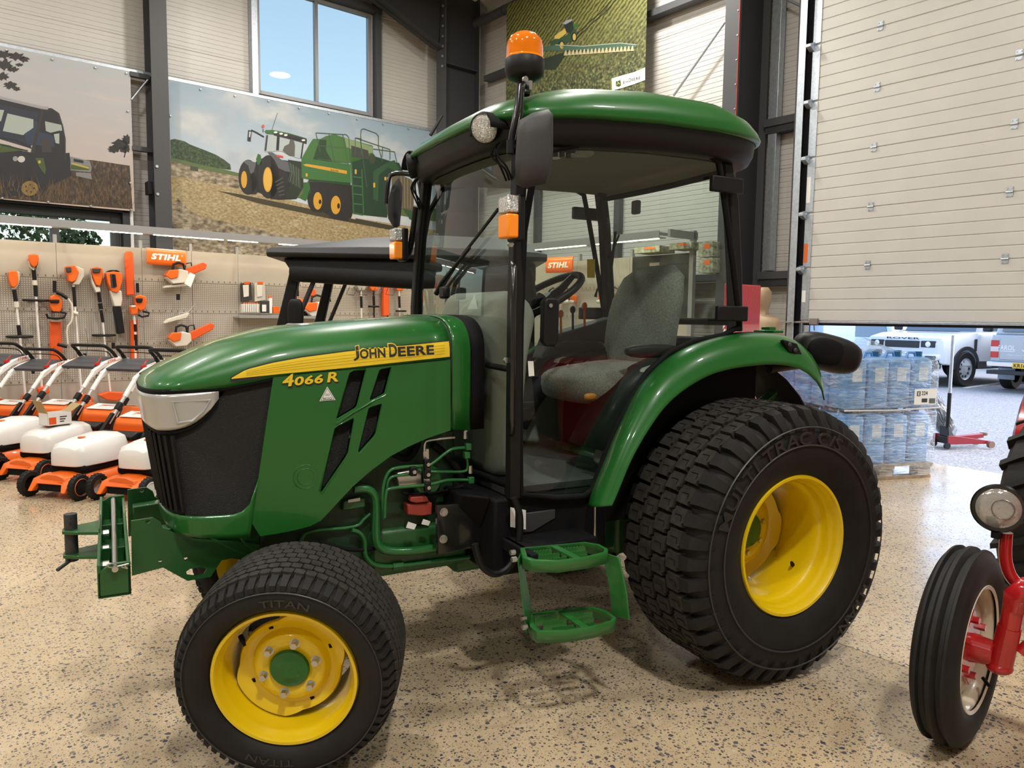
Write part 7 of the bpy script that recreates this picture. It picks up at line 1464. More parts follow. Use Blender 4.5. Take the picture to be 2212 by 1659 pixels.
b = B(); n = 6; pts = [((.105+.03*(k % 2))*math.cos(2*pi*k/12), -.035, (.105+.03*(k % 2))*math.sin(2*pi*k/12)) for k in range(12)]; b.prism(pts, (0, .02, 0)); b.cyl((0, -.03, 0), (0, -.10, 0), .05, .04, n=20); hb_ = obj('front_hub', b, RED, RT, smooth=35, bevel=.005, frame=Mw)
for k in range(6): a = 2*pi*(k+.5)/6; b = B(); b.cyl((.095*math.cos(a), -.03, .095*math.sin(a)), (.095*math.cos(a), -.052, .095*math.sin(a)), .012, n=6); obj('hub_bolt', b, RED, hb_, frame=Mw)
b = B(); b.cyl((.10, -.05, -.135), (.075, -.075, -.145), .006, n=8); obj('valve_stem', b, BLACKM, rm, frame=Mw)
K = Vector((1.95, -1.045, .33))
b = B(); b.cyl(K+Vector((0, .10, -.005)), K+Vector((0, -.01, -.005)), .030, n=20); b.cyl(K+Vector((0, .0, -.045)), K+Vector((.0, -.02, .10)), .036, .034, n=24); b.ell(K+Vector((0, .0, -.04)), (.085, .08, .05), 18, 8); b.cyl(K+Vector((0, -.02, .10)), K+Vector((0, -.03, .20)), .031, n=20); RO('kingpin_housing', b, RED, smooth=40)
b = B(); b.tube([K+Vector((0, -.03, .16)), K+Vector((0, -.035, .205)), K+Vector((0, -.06, .232)), K+Vector((0, -.11, .235))], [.033, .041, .044, .041], 18); b.cyl(K+Vector((0, -.10, .235)), K+Vector((0, -.12, .235)), .05, n=22); b.cyl(K+Vector((0, -.125, .235)), K+Vector((0, -.175, .235)), .048, n=22); RO('axle_elbow', b, RED, smooth=40)
for dy in (-.09, -.15): b = B(); b.cyl(K+Vector((-.02, dy, .27)), K+Vector((-.02, dy, .292)), .014, n=6); RO('elbow_bolt', b, RED)
b = B(); b.tube([K+Vector((.02, -.05, .02)), K+Vector((.04, -.10, .10)), K+Vector((.04, -.13, .21))], [.02, .018, .016], 12); RO('steering_arm', b, RED, smooth=50)
b = B(); b.cyl(K+Vector((0, -.175, .235)), Vector((1.95, -2.3, .565)), .038, n=18); RO('axle_beam', b, RED, smooth=40)
# far front wheel, plain but complete
Mw2 = BF @ Matrix.Translation((1.935, -2.4, .33)) @ Matrix.Rotation(ca, 4, 'Z')
b = B(); b.lathe([(r, -y) for r, y in half]+[(r, y) for r, y in half[::-1]], (0, 0, 0), 'y', 60); obj('front_tyre', b, RUBBER, RT, smooth=45, frame=Mw2); b = B(); b.lathe([(.21, -.058), (.19, -.02), (.03, 0), (.03, .01), (.19, .02), (.21, .058)], (0, 0, 0), 'y', 48); obj('front_rim', b, CREAM, RT, smooth=50, frame=Mw2)
# headlamp on a curved bracket
lp = CAMP+ray(2157, 1097)*2.66; lu = uvof(lp); L0 = Vector(lu)
fd = Vector((-1, -.28, .05)).normalized(); xa = fd.orthogonal().normalized(); ya = fd.cross(xa)
Ml = BF @ Matrix(((xa.x, ya.x, fd.x, L0.x), (xa.y, ya.y, fd.y, L0.y), (xa.z, ya.z, fd.z, L0.z), (0, 0, 0, 1)))
b = B(); b.lathe([(.03, -.10), (.06, -.075), (.078, -.03), (.084, 0), (.086, .012), (.080, .018), (.070, .016)], (0, 0, 0), 'z', 40); hd = obj('headlamp', b, BLACKG, RT, smooth=50, frame=Ml)
b = B(); b.lathe([(.071, .014), (.068, .018), (.04, .022), (.001, .024)], (0, 0, 0), 'z', 36); obj('headlamp_glass', b, mat('lamp_glass', (.42, .41, .38), .12, metal=.4, coat=.6, bump=.25, bscale=40), hd, smooth=60, frame=Ml)
b = B(); b.lathe([(.032, .0235), (.034, .027), (.036, .0235)], (.01, .01, 0), 'z', 30); obj('bulb_ring', b, STEEL, hd, smooth=60, frame=Ml)
b = B(); b.box(L0+Vector((.0, 0, -.095)), (.03, .03, .03)); RO('lamp_clamp', b, BLACK, hd, bevel=.004)
b = B(); b.tube(cur([L0+Vector((.03, -.02, -.09)), L0+Vector((.035, -.025, -.20)), L0+Vector((.05, -.06, -.27)), L0+Vector((.08, -.16, -.31)), L0+Vector((.10, -.35, -.31))], 5), .021, 14); RO('lamp_bracket', b, RED, smooth=60)
# rear wheel with bar lugs, fender and a plain body out of frame
Mr = BF @ Matrix.Translation((3.62, -.77, .50)); b = B()
b.lathe([(.24, -.10), (.34, -.145), (.42, -.15), (.47, -.12), (.475, 0), (.47, .12), (.42, .15), (.34, .145), (.24, .10)], (0, 0, 0), 'y', 64)
for k in range(22):
    for s in (-1, 1):
        a = 2*pi*(k+(.5 if s > 0 else 0))/22; rings = []
        for t in (0, .5, 1):
            y = s*(.005+.15*t); aa = a+.16*t; ro = .508-.03*t*t; rings.append([((r)*math.cos(aa+da), y, r*math.sin(aa+da)) for r, da in ((.46-.04*t, -.035), (ro, -.028), (ro, .028), (.46-.04*t, .035))])
        b.loft(rings)
obj('rear_tyre', b, RUBBER, RT, smooth=35, frame=Mr)
b = B(); b.lathe([(.25, -.10), (.23, -.05), (.10, -.02), (.04, -.05), (.001, -.05)], (0, 0, 0), 'y', 40); obj('rear_rim', b, CREAM, RT, smooth=50, frame=Mr)
f0 = CAMP+ray(2170, 985)*3.72; f1 = CAMP+ray(2185, 930)*3.70; f2 = CAMP+ray(2212, 880)*3.68
fr = []
for k in range(9):
    a = math.radians(198-14*k); q = Vector((3.62+.60*math.cos(a), 0, .50+.60*math.sin(a)))
    fr.append([Vector((q.x, y, q.z)) for y in (-.60, -.62, -.72, -.88, -1.0)])
for r in fr: r[0] = r[0]+Vector((.03, 0, -.03))
shift = Vector(uvof(f0))-Vector((fr[2][0].x, fr[2][0].y, fr[2][0].z))
b = B(); b.loft([[p+Vector((shift.x, 0, shift.z))*.9 for p in r] for r in fr[2:]], False, False); RO('rear_fender', b, RED, smooth=60, solid=.012)
b = B(); b.prism([(1.75, -1.86, .62), (1.72, -1.86, 1.05), (1.8, -1.86, 1.15), (2.9, -1.86, 1.2), (3.0, -1.86, .62)], (0, .42, 0)); RO('bonnet', b, RED, bevel=.05, seg=3)
b = B(); b.bx(2.0, 3.9, -1.8, -1.5, .40, .66); b.bx(1.85, 2.1, -1.75, -1.55, .5, .66); RO('chassis', b, RED, bevel=.02); b = B(); b.cyl((3.62, -.95, .5), (3.62, -2.3, .5), .07, n=18); RO('rear_axle', b, RED, smooth=40)
Mr2 = BF @ Matrix.Translation((3.62, -2.38, .50)) @ Rz180; b = B(); b.lathe([(.24, -.10), (.34, -.145), (.42, -.15), (.49, -.12), (.50, 0), (.49, .12), (.42, .15), (.34, .145), (.24, .10)], (0, 0, 0), 'y', 48); obj('rear_tyre', b, RUBBER, RT, smooth=45, frame=Mr2)
b = B(); b.prism([(1.74, -1.84, .66), (1.70, -1.84, 1.03), (1.69, -1.84, 1.03), (1.73, -1.84, .66)], (0, .38, 0)); RO('radiator_grille', b, BLACKM)
# ================================================================== PALLET OF BLUE CONTAINERS
R0 = Vector((6.447, .911, 0)); dd = Vector((-.916, .40, 0)); pp_ = Vector((.40, .916, 0))
PR = WY+math.atan2(dd.y, dd.x); PM = BF @ Matrix(((dd.x, -pp_.x, 0, R0.x), (dd.y, -pp_.y, 0, R0.y), (0, 0, 1, 0), (0, 0, 0, 1)))
# local frame: x along the near face away from its right corner, y towards the back
PM = BF @ Matrix.Translation(R0) @ Matrix(((dd.x, pp_.x, 0, 0), (dd.y, pp_.y, 0, 0), (0, 0, 1, 0), (0, 0, 0, 1)))
PMr = BF @ Matrix.Translation(R0+dd*.49+pp_*.5) @ Matrix.Rotation(math.atan2(-dd.y, -dd.x), 4, 'Z')   # proper rotation: x towards the right corner, y to the front
WOOD = mat('pallet_wood', (.34, .235, .14), .8, noise=.3, nscale=12, bump=.2, bscale=60)
pal = thing('pallet', 'wooden pallet under the wrapped blue containers', 'pallet', (0, 0, 0)); pal.matrix_basis = PMr; WM[pal.name] = PMr
fy = 1 if (PMr.to_3x3() @ Vector((0, 1, 0))).dot((BF.to_3x3() @ pp_)) < 0 else -1      # +y points to the viewer when fy = 1
for k in range(3): b = LB(); b.bx(-.5, .5, -.48+.43*k, -.38+.43*k, 0, .022); obj('bottom_board', b, WOOD, pal, bevel=.002)
for i in range(3):
    for j in range(3): b = LB(); b.bx(-.49+.42*i, -.35+.42*i, -.48+.43*j, -.38+.43*j, .022, .10); obj('pallet_block', b, WOOD, pal, bevel=.002)
for i in range(3): b = LB(); b.bx(-.49+.42*i, -.35+.42*i, -.5, .5, .10, .122); obj('stringer_board', b, WOOD, pal)
for k in range(7): b = LB(); b.bx(-.5, .5, -.5+.148*k, -.4+.148*k, .122, .142); obj('top_board', b, WOOD, pal, bevel=.002)
BLUE = mat('blue_container', (.13, .36, .74), .35, trans=.15, coat=.1); CAPB = mat('blue_cap', (.015, .10, .22), .4)
def container(M, lab):
    r = thing('blue_container', lab, 'container', (0, 0, 0), 0, 'blue containers on the pallet'); r.matrix_basis = M; WM[r.name] = M
    rr_ = rrect(.215, .235, .03, 3); rings = []
    for z, s in ((0, .94), (.012, 1), (.15, 1), (.16, .97), (.18, .97), (.19, 1), (.40, 1), (.43, .93), (.45, .6), (.455, .25)): rings.append([(x*s, y*s, z) for x, y in rr_])
    b = LB(); b.loft(rings); obj('container_body', b, BLUE, r, smooth=40)
    b = LB(); b.cyl((.05, .0, .45), (.05, .0, .50), .03, n=16); obj('container_cap', b, CAPB, r, smooth=40)
    b = LB(); b.tube([(-.09, 0, .43), (-.07, 0, .49), (.0, 0, .49), (.015, 0, .45)], .012, 8); obj('container_handle', b, BLUE, r, smooth=60)
    b = LB(); b.bx(-.05, .05, fy*.1185, fy*.1195, .24, .36); obj('container_label', b, mat('container_label', (.45, .55, .70), .5) if 'CLM' not in globals() else CLM, r)
    return r
CLM = mat('container_label', (.62, .66, .72), .5)
tiers = ['lower', 'upper']; nm_ = ['right', 'second from the right', 'third from the right', 'left']
first = None
for tI in range(2):
    for i in range(4):
        for j in range(4):
            lab = 'blue plastic container with dark cap, %s layer, %s column, %s row of the wrapped pallet' % (tiers[tI], ['rightmost', 'second', 'third', 'leftmost'][i], ['front', 'second', 'third', 'back'][j])
            if tI == 1 and i == 0 and j == 3: continue
            M = PMr @ Matrix.Translation((.35-.236*i, fy*(.36-.245*j), .145+.50*tI))
            if first is None: first = container(M, lab)
            else: dup(first, M, lab)
# stretch film round the stack
def filmmat():
    m = bpy.data.materials.new('stretch_film'); m.use_nodes = True; t = m.node_tree; t.nodes.clear(); L = t.links.new
    o = t.nodes.new('ShaderNodeOutputMaterial'); tr = t.nodes.new('ShaderNodeBsdfTransparent'); tr.inputs[0].default_value = (.90, .94, .97, 1); gl = t.nodes.new('ShaderNodeBsdfGlossy'); gl.inputs['Roughness'].default_value = .12; df = t.nodes.new('ShaderNodeBsdfDiffuse'); df.inputs[0].default_value = (.80, .87, .95, 1)
    tc = t.nodes.new('ShaderNodeTexCoord'); mp = t.nodes.new('ShaderNodeMapping'); mp.inputs['Scale'].default_value = (1.5, 1.5, 9); mp.inputs['Rotation'].default_value = (.05, .04, 0); L(tc.outputs['Object'], mp.inputs[0])
    n = t.nodes.new('ShaderNodeTexNoise'); n.inputs['Scale'].default_value = 5; n.inputs['Detail'].default_value = 8; n.inputs['Distortion'].default_value = 1.2; L(mp.outputs[0], n.inputs[0])
    bp = t.nodes.new('ShaderNodeBump'); bp.inputs['Strength'].default_value = .9; bp.inputs['Distance'].default_value = .05; L(n.outputs['Fac'], bp.inputs['Height']); L(bp.outputs[0], gl.inputs['Normal'])
    m1 = t.nodes.new('ShaderNodeMixShader'); m2 = t.nodes.new('ShaderNodeMixShader'); rp = t.nodes.new('ShaderNodeMapRange'); rp.inputs[1].default_value = .45; rp.inputs[2].default_value = .75; rp.inputs[3].default_value = .03; rp.inputs[4].default_value = .36; L(n.outputs['Fac'], rp.inputs[0])
    L(rp.outputs[0], m1.inputs[0]); L(tr.outputs[0], m1.inputs[1]); L(df.outputs[0], m1.inputs[2])
    fr_ = t.nodes.new('ShaderNodeFresnel'); fr_.inputs[0].default_value = 1.45; gn = t.nodes.new('ShaderNodeNewGeometry'); io = t.nodes.new('ShaderNodeMath'); io.operation = 'MULTIPLY_ADD'; io.inputs[1].default_value = 1/1.4-1.4; io.inputs[2].default_value = 1.4; L(gn.outputs['Backfacing'], io.inputs[0]); L(io.outputs[0], fr_.inputs[0]); L(bp.outputs[0], fr_.inputs['Normal']); L(fr_.outputs[0], m2.inputs[0]); L(m1.outputs[0], m2.inputs[1]); L(gl.outputs[0], m2.inputs[2]); L(m2.outputs[0], o.inputs[0]); return m
FILM = filmmat()
rg = random.Random(3); b = LB(); rings = []; base = rrect(1.02, 1.04, .05, 4)
for z, s in ((.03, .97), (.12, 1.0), (.14, 1.01), (.35, 1.0), (.60, 1.005), (.63, .985), (.66, 1.005), (.85, 1.0), (1.02, 1.0), (1.075, .97), (1.10, .93)):
    rings.append([(x*s+rg.uniform(-.004, .004), y*s+rg.uniform(-.004, .004), z+rg.uniform(-.006, .006)) for x, y in base])
b.loft(rings, True, False); fo = thing('stretch_wrap', 'clear crumpled stretch film wrapped round the blue containers', 'film', (0, 0, 0)); fo.matrix_basis = PMr; WM[fo.name] = PMr
obj('film_sheet', b, FILM, fo, smooth=60)
b = LB(); rings = []
for t in range(9): rings.append([(-.30+.075*t+.02*k, fy*(.1+.05*k), 1.13+.13*math.sin(pi*t/8)**2*(1-k/5)+rg.uniform(-.02, .02)) for k in range(6)])
b.loft(rings, False, False); obj('film_loose_end', b, FILM, fo, smooth=60)
b = LB(); b.tube([(-.52, fy*.535, .64), (.0, fy*.545, .635), (.52, fy*.535, .65)], .008, 6); obj('film_rope', b, mat('film_fold', (.62, .62, .62), .4), fo, smooth=60)
b = LB(); b.bx(.20, .44, fy*.545, fy*.547, .68, .82); lb_ = obj('pallet_label', b, PAPER, fo)
b = LB(); yl = fy*.5485; g, fs = textgeo('224', .02, 0); b.add([(.275+.065*x, yl, .765+.035*y) for x, y in g], fs); g, fs = textgeo('E', .03, 0)
for k in range(14): b.bx(.36+.005*k, .362+.005*k+.001*(k % 3), yl-.0003, yl, .69, .735)
b.bx(.225, .262, yl-.0003, yl, .757, .80); b.bx(.28, .34, yl-.0003, yl, .70, .735); obj('label_print', b, INK, lb_)
b = LB(); b.add([(.235+.018*x, yl-.0006, .763+.03*y) for x, y in g], fs); obj('label_letter', b, PAPER, lb_)

# ================================================================== OUTSIDE THE DOOR
gm = bpy.data.materials.new('asphalt'); gm.use_nodes = True; t = gm.node_tree; p = t.nodes['Principled BSDF']; tc = t.nodes.new('ShaderNodeTexCoord')
n1 = t.nodes.new('ShaderNodeTexNoise'); n1.inputs['Scale'].default_value = 55; n1.inputs['Detail'].default_value = 4; t.links.new(tc.outputs['Object'], n1.inputs[0])
t.links.new(ramp(t, [(.3, (.14, .145, .155)), (.5, (.27, .275, .285)), (.72, (.44, .45, .46))], n1.outputs['Fac']), p.inputs['Base Color']); p.inputs['Roughness'].default_value = .9
yd = wallroot('ground', 'grey asphalt yard outside the raised door'); b = LB(); b.bx(7.2, 60, -40, 50, -.15, -.012); obj('asphalt_yard', b, gm, yd)
b = LB(); b.bx(-40, 7.2, 9.6, 60, -.15, -.012); obj('grass_verge', b, mat('verge_grass', (.08, .13, .04), .9, noise=.4, nscale=6), yd)
WL = mat('road_paint', (.75, .75, .74), .7)
for a, c in (((2085, 838), (2205, 819)),):
    p0, p1 = Z(a[0], a[1], -.008), Z(c[0], c[1], -.008); b = B(); b.bar(p0, p1, .10, .006); obj('parking_line', b, WL, yd)
FW = [mat('fence_wood', (.50, .36, .22), .8, noise=.25, nscale=9), mat('fence_wood_pale', (.58, .43, .27), .8, noise=.25, nscale=9)]
fn = thing('timber_fence', 'tall boarded timber fence behind the parked cars', 'fence', U(26, 9, 0), WY)
for k in range(64): b = LB(); y0 = -8+.25*k; b.bx(-.01+.008*(k % 2), .012+.008*(k % 2), y0, y0+.235, .05, 2.3); obj('fence_board', b, FW[(k*7) % 2], fn)
for z in (.5, 1.2, 1.9): b = LB(); b.bx(.02, .07, -8, 8, z, z+.08); obj('fence_rail', b, FW[0], fn)
# trees beyond the banner wall
def tree(lab, u, v, h, w, seed):
    rg = random.Random(seed); r = thing('broadleaf_tree', lab, 'tree', U(u, v, 0), WY, 'trees behind the tool display window'); BK = mat('bark', (.06, .045, .03), .9)
    b = LB(); b.tube([(0, 0, 0), (.1, 0, h*.3), (-.1, .1, h*.55), (0, 0, h*.8)], [.25, .2, .14, .05], 8)
    for k in range(7): a = 2.4*k; z = h*(.3+.08*k); b.tube([(0, 0, z), (w*.25*math.cos(a), w*.25*math.sin(a), z+h*.1), (w*.4*math.cos(a), w*.4*math.sin(a), z+h*.16)], [.09, .05, .02], 6)
    obj('trunk', b, BK, r, smooth=50); b = LB()
    for k in range(2600):
        while True:
            q = Vector((rg.uniform(-1, 1), rg.uniform(-1, 1), rg.uniform(-1, 1)))
            if .25 < q.length < 1: break
        cl = math.sin(q.x*5+seed)*math.sin(q.y*6)*math.sin(q.z*5+1)
        if cl < -.12: continue
        c = Vector((q.x*w*.5, q.y*w*.5, h*.62+q.z*h*.38)); s = rg.uniform(.10, .22); R = Euler((rg.uniform(0, 6), rg.uniform(0, 6), rg.uniform(0, 6))).to_matrix()
        b.add([c+R @ Vector(v) for v in ((-s, -s*.5, 0), (s*.2, -s*.6, 0), (s, 0, 0), (s*.2, s*.6, 0), (-s, s*.5, 0))], [(0, 1, 2, 3, 4)])
    o = obj('foliage', b, mat('leaf_green', (.030, .060, .022), .7), r, kind='stuff'); return r
q_ = VW(85, 500, 60).dot(DA); tree('large dark broadleaf tree outside the low window', q_, 60, 10.2, 5.6, 1); tree('smaller broadleaf tree right of the large one outside the window', VW(170, 510, 64).dot(DA), 64, 8.6, 3.4, 4)
# trolley jack just outside
jp = Z(2054, 966, 0); jk = thing('trolley_jack', 'red trolley jack with upright two-tone handle outside the door', 'jack', (jp.x, jp.y, 0), -.30)
JR = mat('jack_red', (.28, .008, .02), .4)
for s in (-1, 1): b = LB(); b.prism([(-.14, s*.11, .05), (-.14, s*.11, .15), (.0, s*.11, .14), (.42, s*.09, .08), (.42, s*.09, .045)], (0, .012, 0)); obj('side_plate', b, JR, jk, bevel=.004)
b = LB(); b.bx(-.12, .05, -.09, .09, .05, .13); obj('hydraulic_unit', b, BLACK, jk, bevel=.01); b = LB(); b.bar((.0, 0, .10), (.40, 0, .13), .06, .05); obj('lift_arm', b, JR, jk, bevel=.006)
b = LB(); b.lathe([(.001, .0), (.035, .0), (.045, .02), (.04, .025)], (.42, 0, .13), 'z', 18); obj('saddle', b, mat('saddle_rust', (.25, .13, .07), .7), jk)
for x, y in ((.42, -.11), (.42, .11)): b = LB(); b.cyl((x, y-.02, .04), (x, y+.02, .04), .04, n=16); obj('front_roller', b, mat('roller_rust', (.22, .12, .08), .6), jk)
for y in (-.1, .1): b = LB(); b.cyl((-.14, y-.015, .035), (-.14, y+.015, .035), .035, n=14); obj('rear_castor', b, BLACK, jk)
b = LB(); b.prism([(-.10, -.07, .13), (-.02, -.07, .13), (-.05, -.02, .24), (-.07, -.02, .24)], (0, .14, 0)); obj('handle_socket', b, BLACK, jk, bevel=.006)
b = LB(); b.cyl((-.06, 0, .22), (-.06, 0, .62), .021, n=12); obj('handle_sleeve', b, BLACK, jk); b = LB(); b.cyl((-.06, 0, .62), (-.062, 0, 1.27), .018, n=12); obj('handle_tube', b, GALV, jk)
# bagged black tyre leaning at the back of the pallet
tc_ = UW(2026, 905, 9.0); bt = thing('bagged_tyre', 'black tyre in a loose plastic bag leaning behind the pallet', 'tyre', (tc_.x, tc_.y, 0), WY); M = Matrix.Translation((tc_.x, tc_.y, .30)) @ Euler((math.radians(62), 0, WY+.5)).to_matrix().to_4x4()
b = B(); b.lathe([(.15, -.08), (.22, -.09), (.25, -.05), (.255, 0), (.25, .05), (.22, .09), (.15, .08), (.13, 0), (.15, -.08)], (0, 0, 0), 'z', 36); obj('tyre_body', b, RUBBER, bt, smooth=45, frame=M)
b = B(); rgf = random.Random(9); b.lathe([(.10, -.10), (.25, -.10), (.28, -.05), (.29, .03), (.26, .09), (.12, .11)], (0, 0, 0), 'z', 20); b.v = [(x+rgf.uniform(-.02, .02), y+rgf.uniform(-.02, .02), z+rgf.uniform(-.02, .02)) for x, y, z in b.v]; obj('bag_film', b, FILM, bt, smooth=60, frame=M)
# ---------------------------------------------------------------- vehicles in the yard
CARG = mat('car_glass', (.10, .14, .17), .08, coat=.5, spec=.8); TRIMK = mat('car_black_trim', (.02, .021, .023), .5); CHR = mat('chrome', (.7, .71, .72), .15, metal=1)
def carwheel(r, x, y, rad, s, m):
    b = LB(); b.lathe([(rad*.62, -.10), (rad*.93, -.115), (rad, -.08), (rad, .08), (rad*.93, .115), (rad*.62, .10)], (x, y, rad), 'y', 36); w = obj('car_tyre', b, RUBBER, r, smooth=45)
    b = LB(); b.lathe([(rad*.64, s*.10), (rad*.6, s*.085), (rad*.5, s*.06), (rad*.25, s*.075), (.001, s*.08)], (x, y, rad), 'y', 36); obj('car_rim', b, m, w, smooth=40)
    b = LB()
    for k in range(10): a = 2*pi*k/10; b.cyl((x+rad*.44*math.cos(a), y+s*.07, rad+rad*.44*math.sin(a)), (x+rad*.44*math.cos(a), y+s*.083, rad+rad*.44*math.sin(a)), rad*.07, n=8)
    obj('rim_hole', b, TRIMK, w)
def body(r, secs, m, nm):
    """secs: (x, half width, z0, z1, top half width)"""
    b = LB(); b.loft([[(x, -w, z0), (x, -w*1.0, z0+(z1-z0)*.55), (x, -w*.985, z0+(z1-z0)*.85), (x, -wt, z1), (x, wt, z1), (x, w*.985, z0+(z1-z0)*.85), (x, w, z0+(z1-z0)*.55), (x, w, z0)] for x, w, z0, z1, wt in secs]); return obj(nm, b, m, r, smooth=30, bevel=.02)
SUVW = mat('suv_white', (.66, .70, .72), .3, coat=.4); PKS = mat('pickup_silver', (.42, .46, .50), .3, metal=.3, coat=.4); ESTW = mat('estate_white', (.62, .68, .72), .3, coat=.4)
# boxy white off-roader, nose to the viewer; local x runs to its rear
wp = Z(2072, 834, 0); suva = math.atan2(-.185, .967)
so = thing('off_road_car', 'boxy white off-road car with steel wheels parked nose-on', 'car', (wp.x, wp.y, 0), 0)
Ms = Matrix.Translation((wp.x, wp.y, 0)) @ Matrix.Rotation(WY+suva, 4, 'Z') @ Matrix.Translation((.0, .88, 0)); so.matrix_basis = Ms; WM[so.name] = Ms
body(so, [(-.82, .86, .55, .95, .80), (-.74, .95, .50, 1.08, .86), (-.3, .98, .46, 1.16, .90), (.55, .99, .42, 1.20, .92), (3.3, .99, .42, 1.20, .92), (3.7, .97, .5, 1.18, .9)], SUVW, 'car_body')
b = LB(); b.loft([[(.55, -.88, 1.19), (3.65, -.88, 1.19), (3.65, .88, 1.19), (.55, .88, 1.19)], [(.98, -.80, 1.92), (3.55, -.80, 1.92), (3.55, .80, 1.92), (.98, .80, 1.92)]]); obj('car_cabin', b, SUVW, so, bevel=.03)
b = LB(); b.loft([[(.57, -.84, 1.22), (.57, .84, 1.22)], [(.94, -.76, 1.86), (.94, .76, 1.86)]], False, False); b.v = [(x-.02, y, z) for x, y, z in b.v]; obj('windscreen', b, CARG, so)
for s in (-1, 1):
    b = LB(); b.prism([(.78, s*.885, 1.24), (1.05, s*.815, 1.84), (3.4, s*.815, 1.84), (3.5, s*.885, 1.24)], (0, s*.006, 0)); obj('side_window', b, CARG, so)
    b = LB(); b.box((.62, s*1.08, 1.32), (.10, .20, .20)); obj('door_mirror', b, TRIMK, so, bevel=.03); b = LB(); b.box((-.80, s*.62, .93), (.06, .34, .15)); hl_ = obj('car_headlight', b, TRIMK, so, bevel=.02); b = LB(); b.lathe([(.001, -.05), (.05, -.045), (.062, -.03)], (-.80, s*.62, .93), 'x', 20); obj('headlight_ring', b, mat('lamp_white', (.8, .85, .9), .2, coat=.5), hl_)
    b = LB(); b.bx(-.5, .45, s*.93, s*1.03, .38, .52) if False else b.lathe([(.42, -.05), (.50, -.05), (.50, .03), (.42, .03)], (.0, s*.965, .39), 'y', 20, 0, pi); obj('wheel_arch', b, TRIMK, so); b = LB(); b.bx(.4, 3.2, s*.93, s*1.0, .38, .56); obj('sill_trim', b, TRIMK, so, bevel=.02); b = LB(); b.bx(.30, .38, s*.985, s*1.0, .78, 1.05); obj('wing_vent', b, TRIMK, so)
    for x in (.0, 2.75): carwheel(so, x, s*.90, .39, s, mat('steel_wheel', (.55, .58, .60), .35, metal=.3) if (x, s) == (.0, -1) else bpy.data.materials['steel_wheel'])
b = LB(); b.bx(-.90, -.70, -.88, .88, .38, .62); obj('bumper_lower', b, TRIMK, so, bevel=.04); b = LB(); b.bx(-.92, -.74, -.90, .90, .58, .72); obj('bumper', b, SUVW, so, bevel=.04); b = LB(); b.bx(-.84, -.78, -.42, .42, .84, 1.0); obj('car_grille', b, TRIMK, so, bevel=.02)
for s in (-1, 1): b = LB(); b.bx(-.94, -.90, s*.75-.12, s*.75+.12, .60, .68); obj('fog_lamp', b, TRIMK, so, bevel=.015)
b = LB(); g, fs = textgeo('ROVER', .02, 0); b.add([(-.79+.0*y, .40-.8*x if False else -.4+.8*(1-x), 1.03+.045*y) for x, y in g], fs); obj('bonnet_lettering', b, INK, so)
b = LB(); b.bx(.1, .2, -.7, .7, 1.205, 1.22); obj('wiper', b, TRIMK, so)
# silver pick-up, tail to the viewer
hp_ = Z(2172, 842, 0); ho = thing('pickup_truck', 'silver pick-up with canopy, dealer lettering and yellow rear plate', 'car', (hp_.x, hp_.y, 0))
Mh = Matrix.Translation((hp_.x, hp_.y, 0)) @ Matrix.Rotation(WY+math.radians(-3), 4, 'Z') @ Matrix.Translation((.95, -.72, 0)); ho.matrix_basis = Mh; WM[ho.name] = Mh   # local -x faces the viewer, +y is screen left
body(ho, [(-1.42, .88, .62, 1.16, .86), (-1.35, .90, .55, 1.18, .88), (.6, .90, .5, 1.18, .88), (3.2, .9, .5, 1.12, .86), (3.6, .8, .5, .95, .7)], PKS, 'truck_body')
b = LB(); b.loft([[(-1.36, -.84, 1.17), (.6, -.84, 1.17), (.6, .84, 1.17), (-1.36, .84, 1.17)], [(-1.2, -.74, 1.78), (.6, -.74, 1.80), (.6, .74, 1.80), (-1.2, .74, 1.78)]]); obj('canopy', b, PKS, ho, bevel=.04); b = LB(); b.loft([[(-1.37, -.70, 1.24), (-1.37, .70, 1.24)], [(-1.24, -.62, 1.68), (-1.24, .62, 1.68)]], False, False); b.v = [(x-.012, y, z) for x, y, z in b.v]; obj('canopy_window', b, CARG, ho)
b = LB(); b.bx(.6, 2.3, -.78, .78, 1.1, 1.75); obj('truck_cab', b, PKS, ho, bevel=.15, seg=3)
b = LB(); b.bx(-1.435, -1.42, -.70, .70, .66, 1.12); tg_ = obj('tailgate', b, PKS, ho, bevel=.01); b = LB(); b.bx(-1.45, -1.43, -.12, .12, .92, 1.0); obj('tailgate_handle', b, CHR, tg_)
for s in (-1, 1):
    for z0, z1, m in ((.93, 1.06, REDP), (.82, .93, mat('lamp_clear', (.7, .6, .6), .2, coat=.4) if s < 0 else bpy.data.materials['lamp_clear']), (.70, .82, REDP)): b = LB(); b.bx(-1.44, -1.38, s*.80-.075, s*.80+.075, z0, z1); obj('tail_lamp', b, m, ho, bevel=.008)
    for x in (-.55, 2.6): carwheel(ho, x, s*.78, .37, s, bpy.data.materials['steel_wheel'])
    b = LB(); b.bx(-.98, -.95, s*.72-.16, s*.72+.16, .22, .55); obj('mud_flap', b, mat('flap_grey', (.30, .34, .40), .6) if s < 0 else bpy.data.materials['flap_grey'], ho, bevel=.01)
b = LB(); b.bx(-1.56, -1.40, -.90, .90, .50, .62); obj('rear_bumper', b, CHR, ho, bevel=.03); b = LB(); b.bx(-1.62, -1.35, -.86, .86, .36, .44); obj('under_run_bar', b, TRIMK, ho, bevel=.01)
b = LB(); b.bx(-1.572, -1.56, -.12, .40, .50, .61); np_ = obj('number_plate', b, mat('plate_yellow', (.85, .50, .02), .4), ho); b = LB(); b.ell((-1.68, .05, .40), (.06, .06, .06), 12, 8); b.cyl((-1.6, .05, .36), (-1.68, .05, .38), .018, n=8); obj('tow_ball', b, CHR, ho, smooth=50)
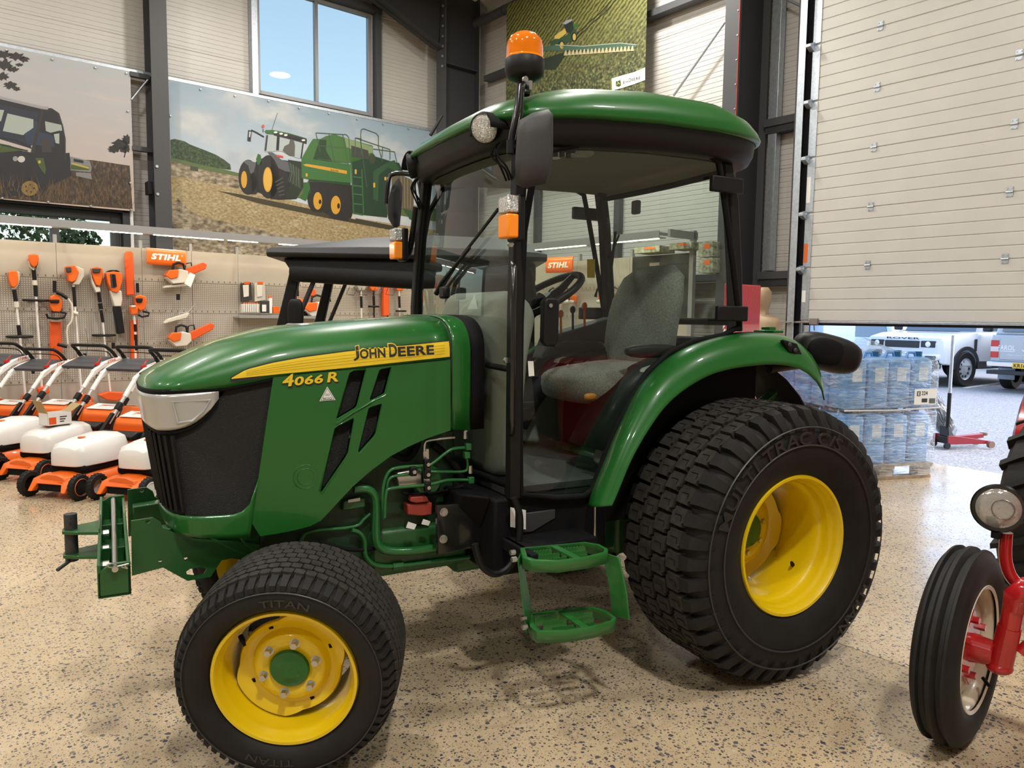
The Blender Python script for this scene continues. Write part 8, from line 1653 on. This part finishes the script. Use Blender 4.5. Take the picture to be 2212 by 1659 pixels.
def back(body_, y0, y1, z, h, m, x, bold=.02, nm='tailgate_lettering'): b = LB(); g, fs = textgeo(body_, bold, 0); b.add([(x, y0+(y1-y0)*a, z+h*c) for a, c in g], fs); return obj(nm, b, m, ho)
back('KR16', .375, .16, .515, .08, INK, -1.574, .02, 'plate_letters'); back('FAROL', .74, .42, .86, .10, PAPER, -1.4365); back('www.farol.co.uk', .30, -.60, .84, .06, PAPER, -1.4365); b = LB(); b.bx(-1.437, -1.4362, .42, .74, .83, .842); obj('lettering_rule', b, PAPER, ho); back('Agricultural, Golf, Lawn & Construction', .55, -.55, .75, .026, PAPER, -1.4365, 0)
# pale estate car and a light blue store box further back
ep = Z(1900, 800, 0)+RGT*0; eo = thing('estate_car', 'pale estate car parked before the timber fence', 'car', (0, 0, 0)); e0 = UW(1870, 740, 20.5); Me = Matrix.Translation((e0.x, e0.y, 0)) @ Matrix.Rotation(WY+math.radians(-118), 4, 'Z'); eo.matrix_basis = Me; WM[eo.name] = Me
body(eo, [(-2.2, .7, .4, .75, .6), (-2.0, .86, .35, .88, .75), (-1.1, .9, .3, 1.0, .8), (1.8, .9, .3, 1.0, .8), (2.2, .84, .4, .95, .76)], ESTW, 'car_body'); b = LB(); b.loft([[(-1.1, -.78, .98), (2.1, -.78, .98), (2.1, .78, .98), (-1.1, .78, .98)], [(-.3, -.62, 1.46), (1.7, -.62, 1.46), (1.7, .62, 1.46), (-.3, .62, 1.46)]]); obj('car_cabin', b, ESTW, eo, bevel=.05)
for s in (-1, 1): b = LB(); b.prism([(-.85, s*.765, 1.0), (-.25, s*.645, 1.40), (1.6, s*.645, 1.40), (1.9, s*.765, 1.0)], (0, s*.02, 0)); obj('side_window', b, CARG, eo); [carwheel(eo, x, s*.80, .32, s, bpy.data.materials['steel_wheel']) for x in (-1.35, 1.35)]
b = LB(); b.loft([[(-1.08, -.70, 1.0), (-1.08, .70, 1.0)], [(-.33, -.56, 1.42), (-.33, .56, 1.42)]], False, False); b.v = [(x-.03, y, z) for x, y, z in b.v]; obj('windscreen', b, CARG, eo)
sb0 = UW(1768, 720, 15.5); sb = thing('storage_container', 'pale blue storage container beyond the door jamb', 'container', (sb0.x, sb0.y, 0), WY); b = LB(); b.bx(-.2, 1.3, -.22, 1.6, 0, 2.4); obj('container_shell', b, mat('pale_blue', (.42, .55, .68), .5), sb, bevel=.02); b = LB(); b.bx(-.22, -.2, .1, .12, .2, 2.2); b.tube([(-.23, -.02, 1.2), (-.25, -.02, 1.3), (-.23, -.02, 1.36)], .012, 6); obj('container_latch', b, STEELD, sb)
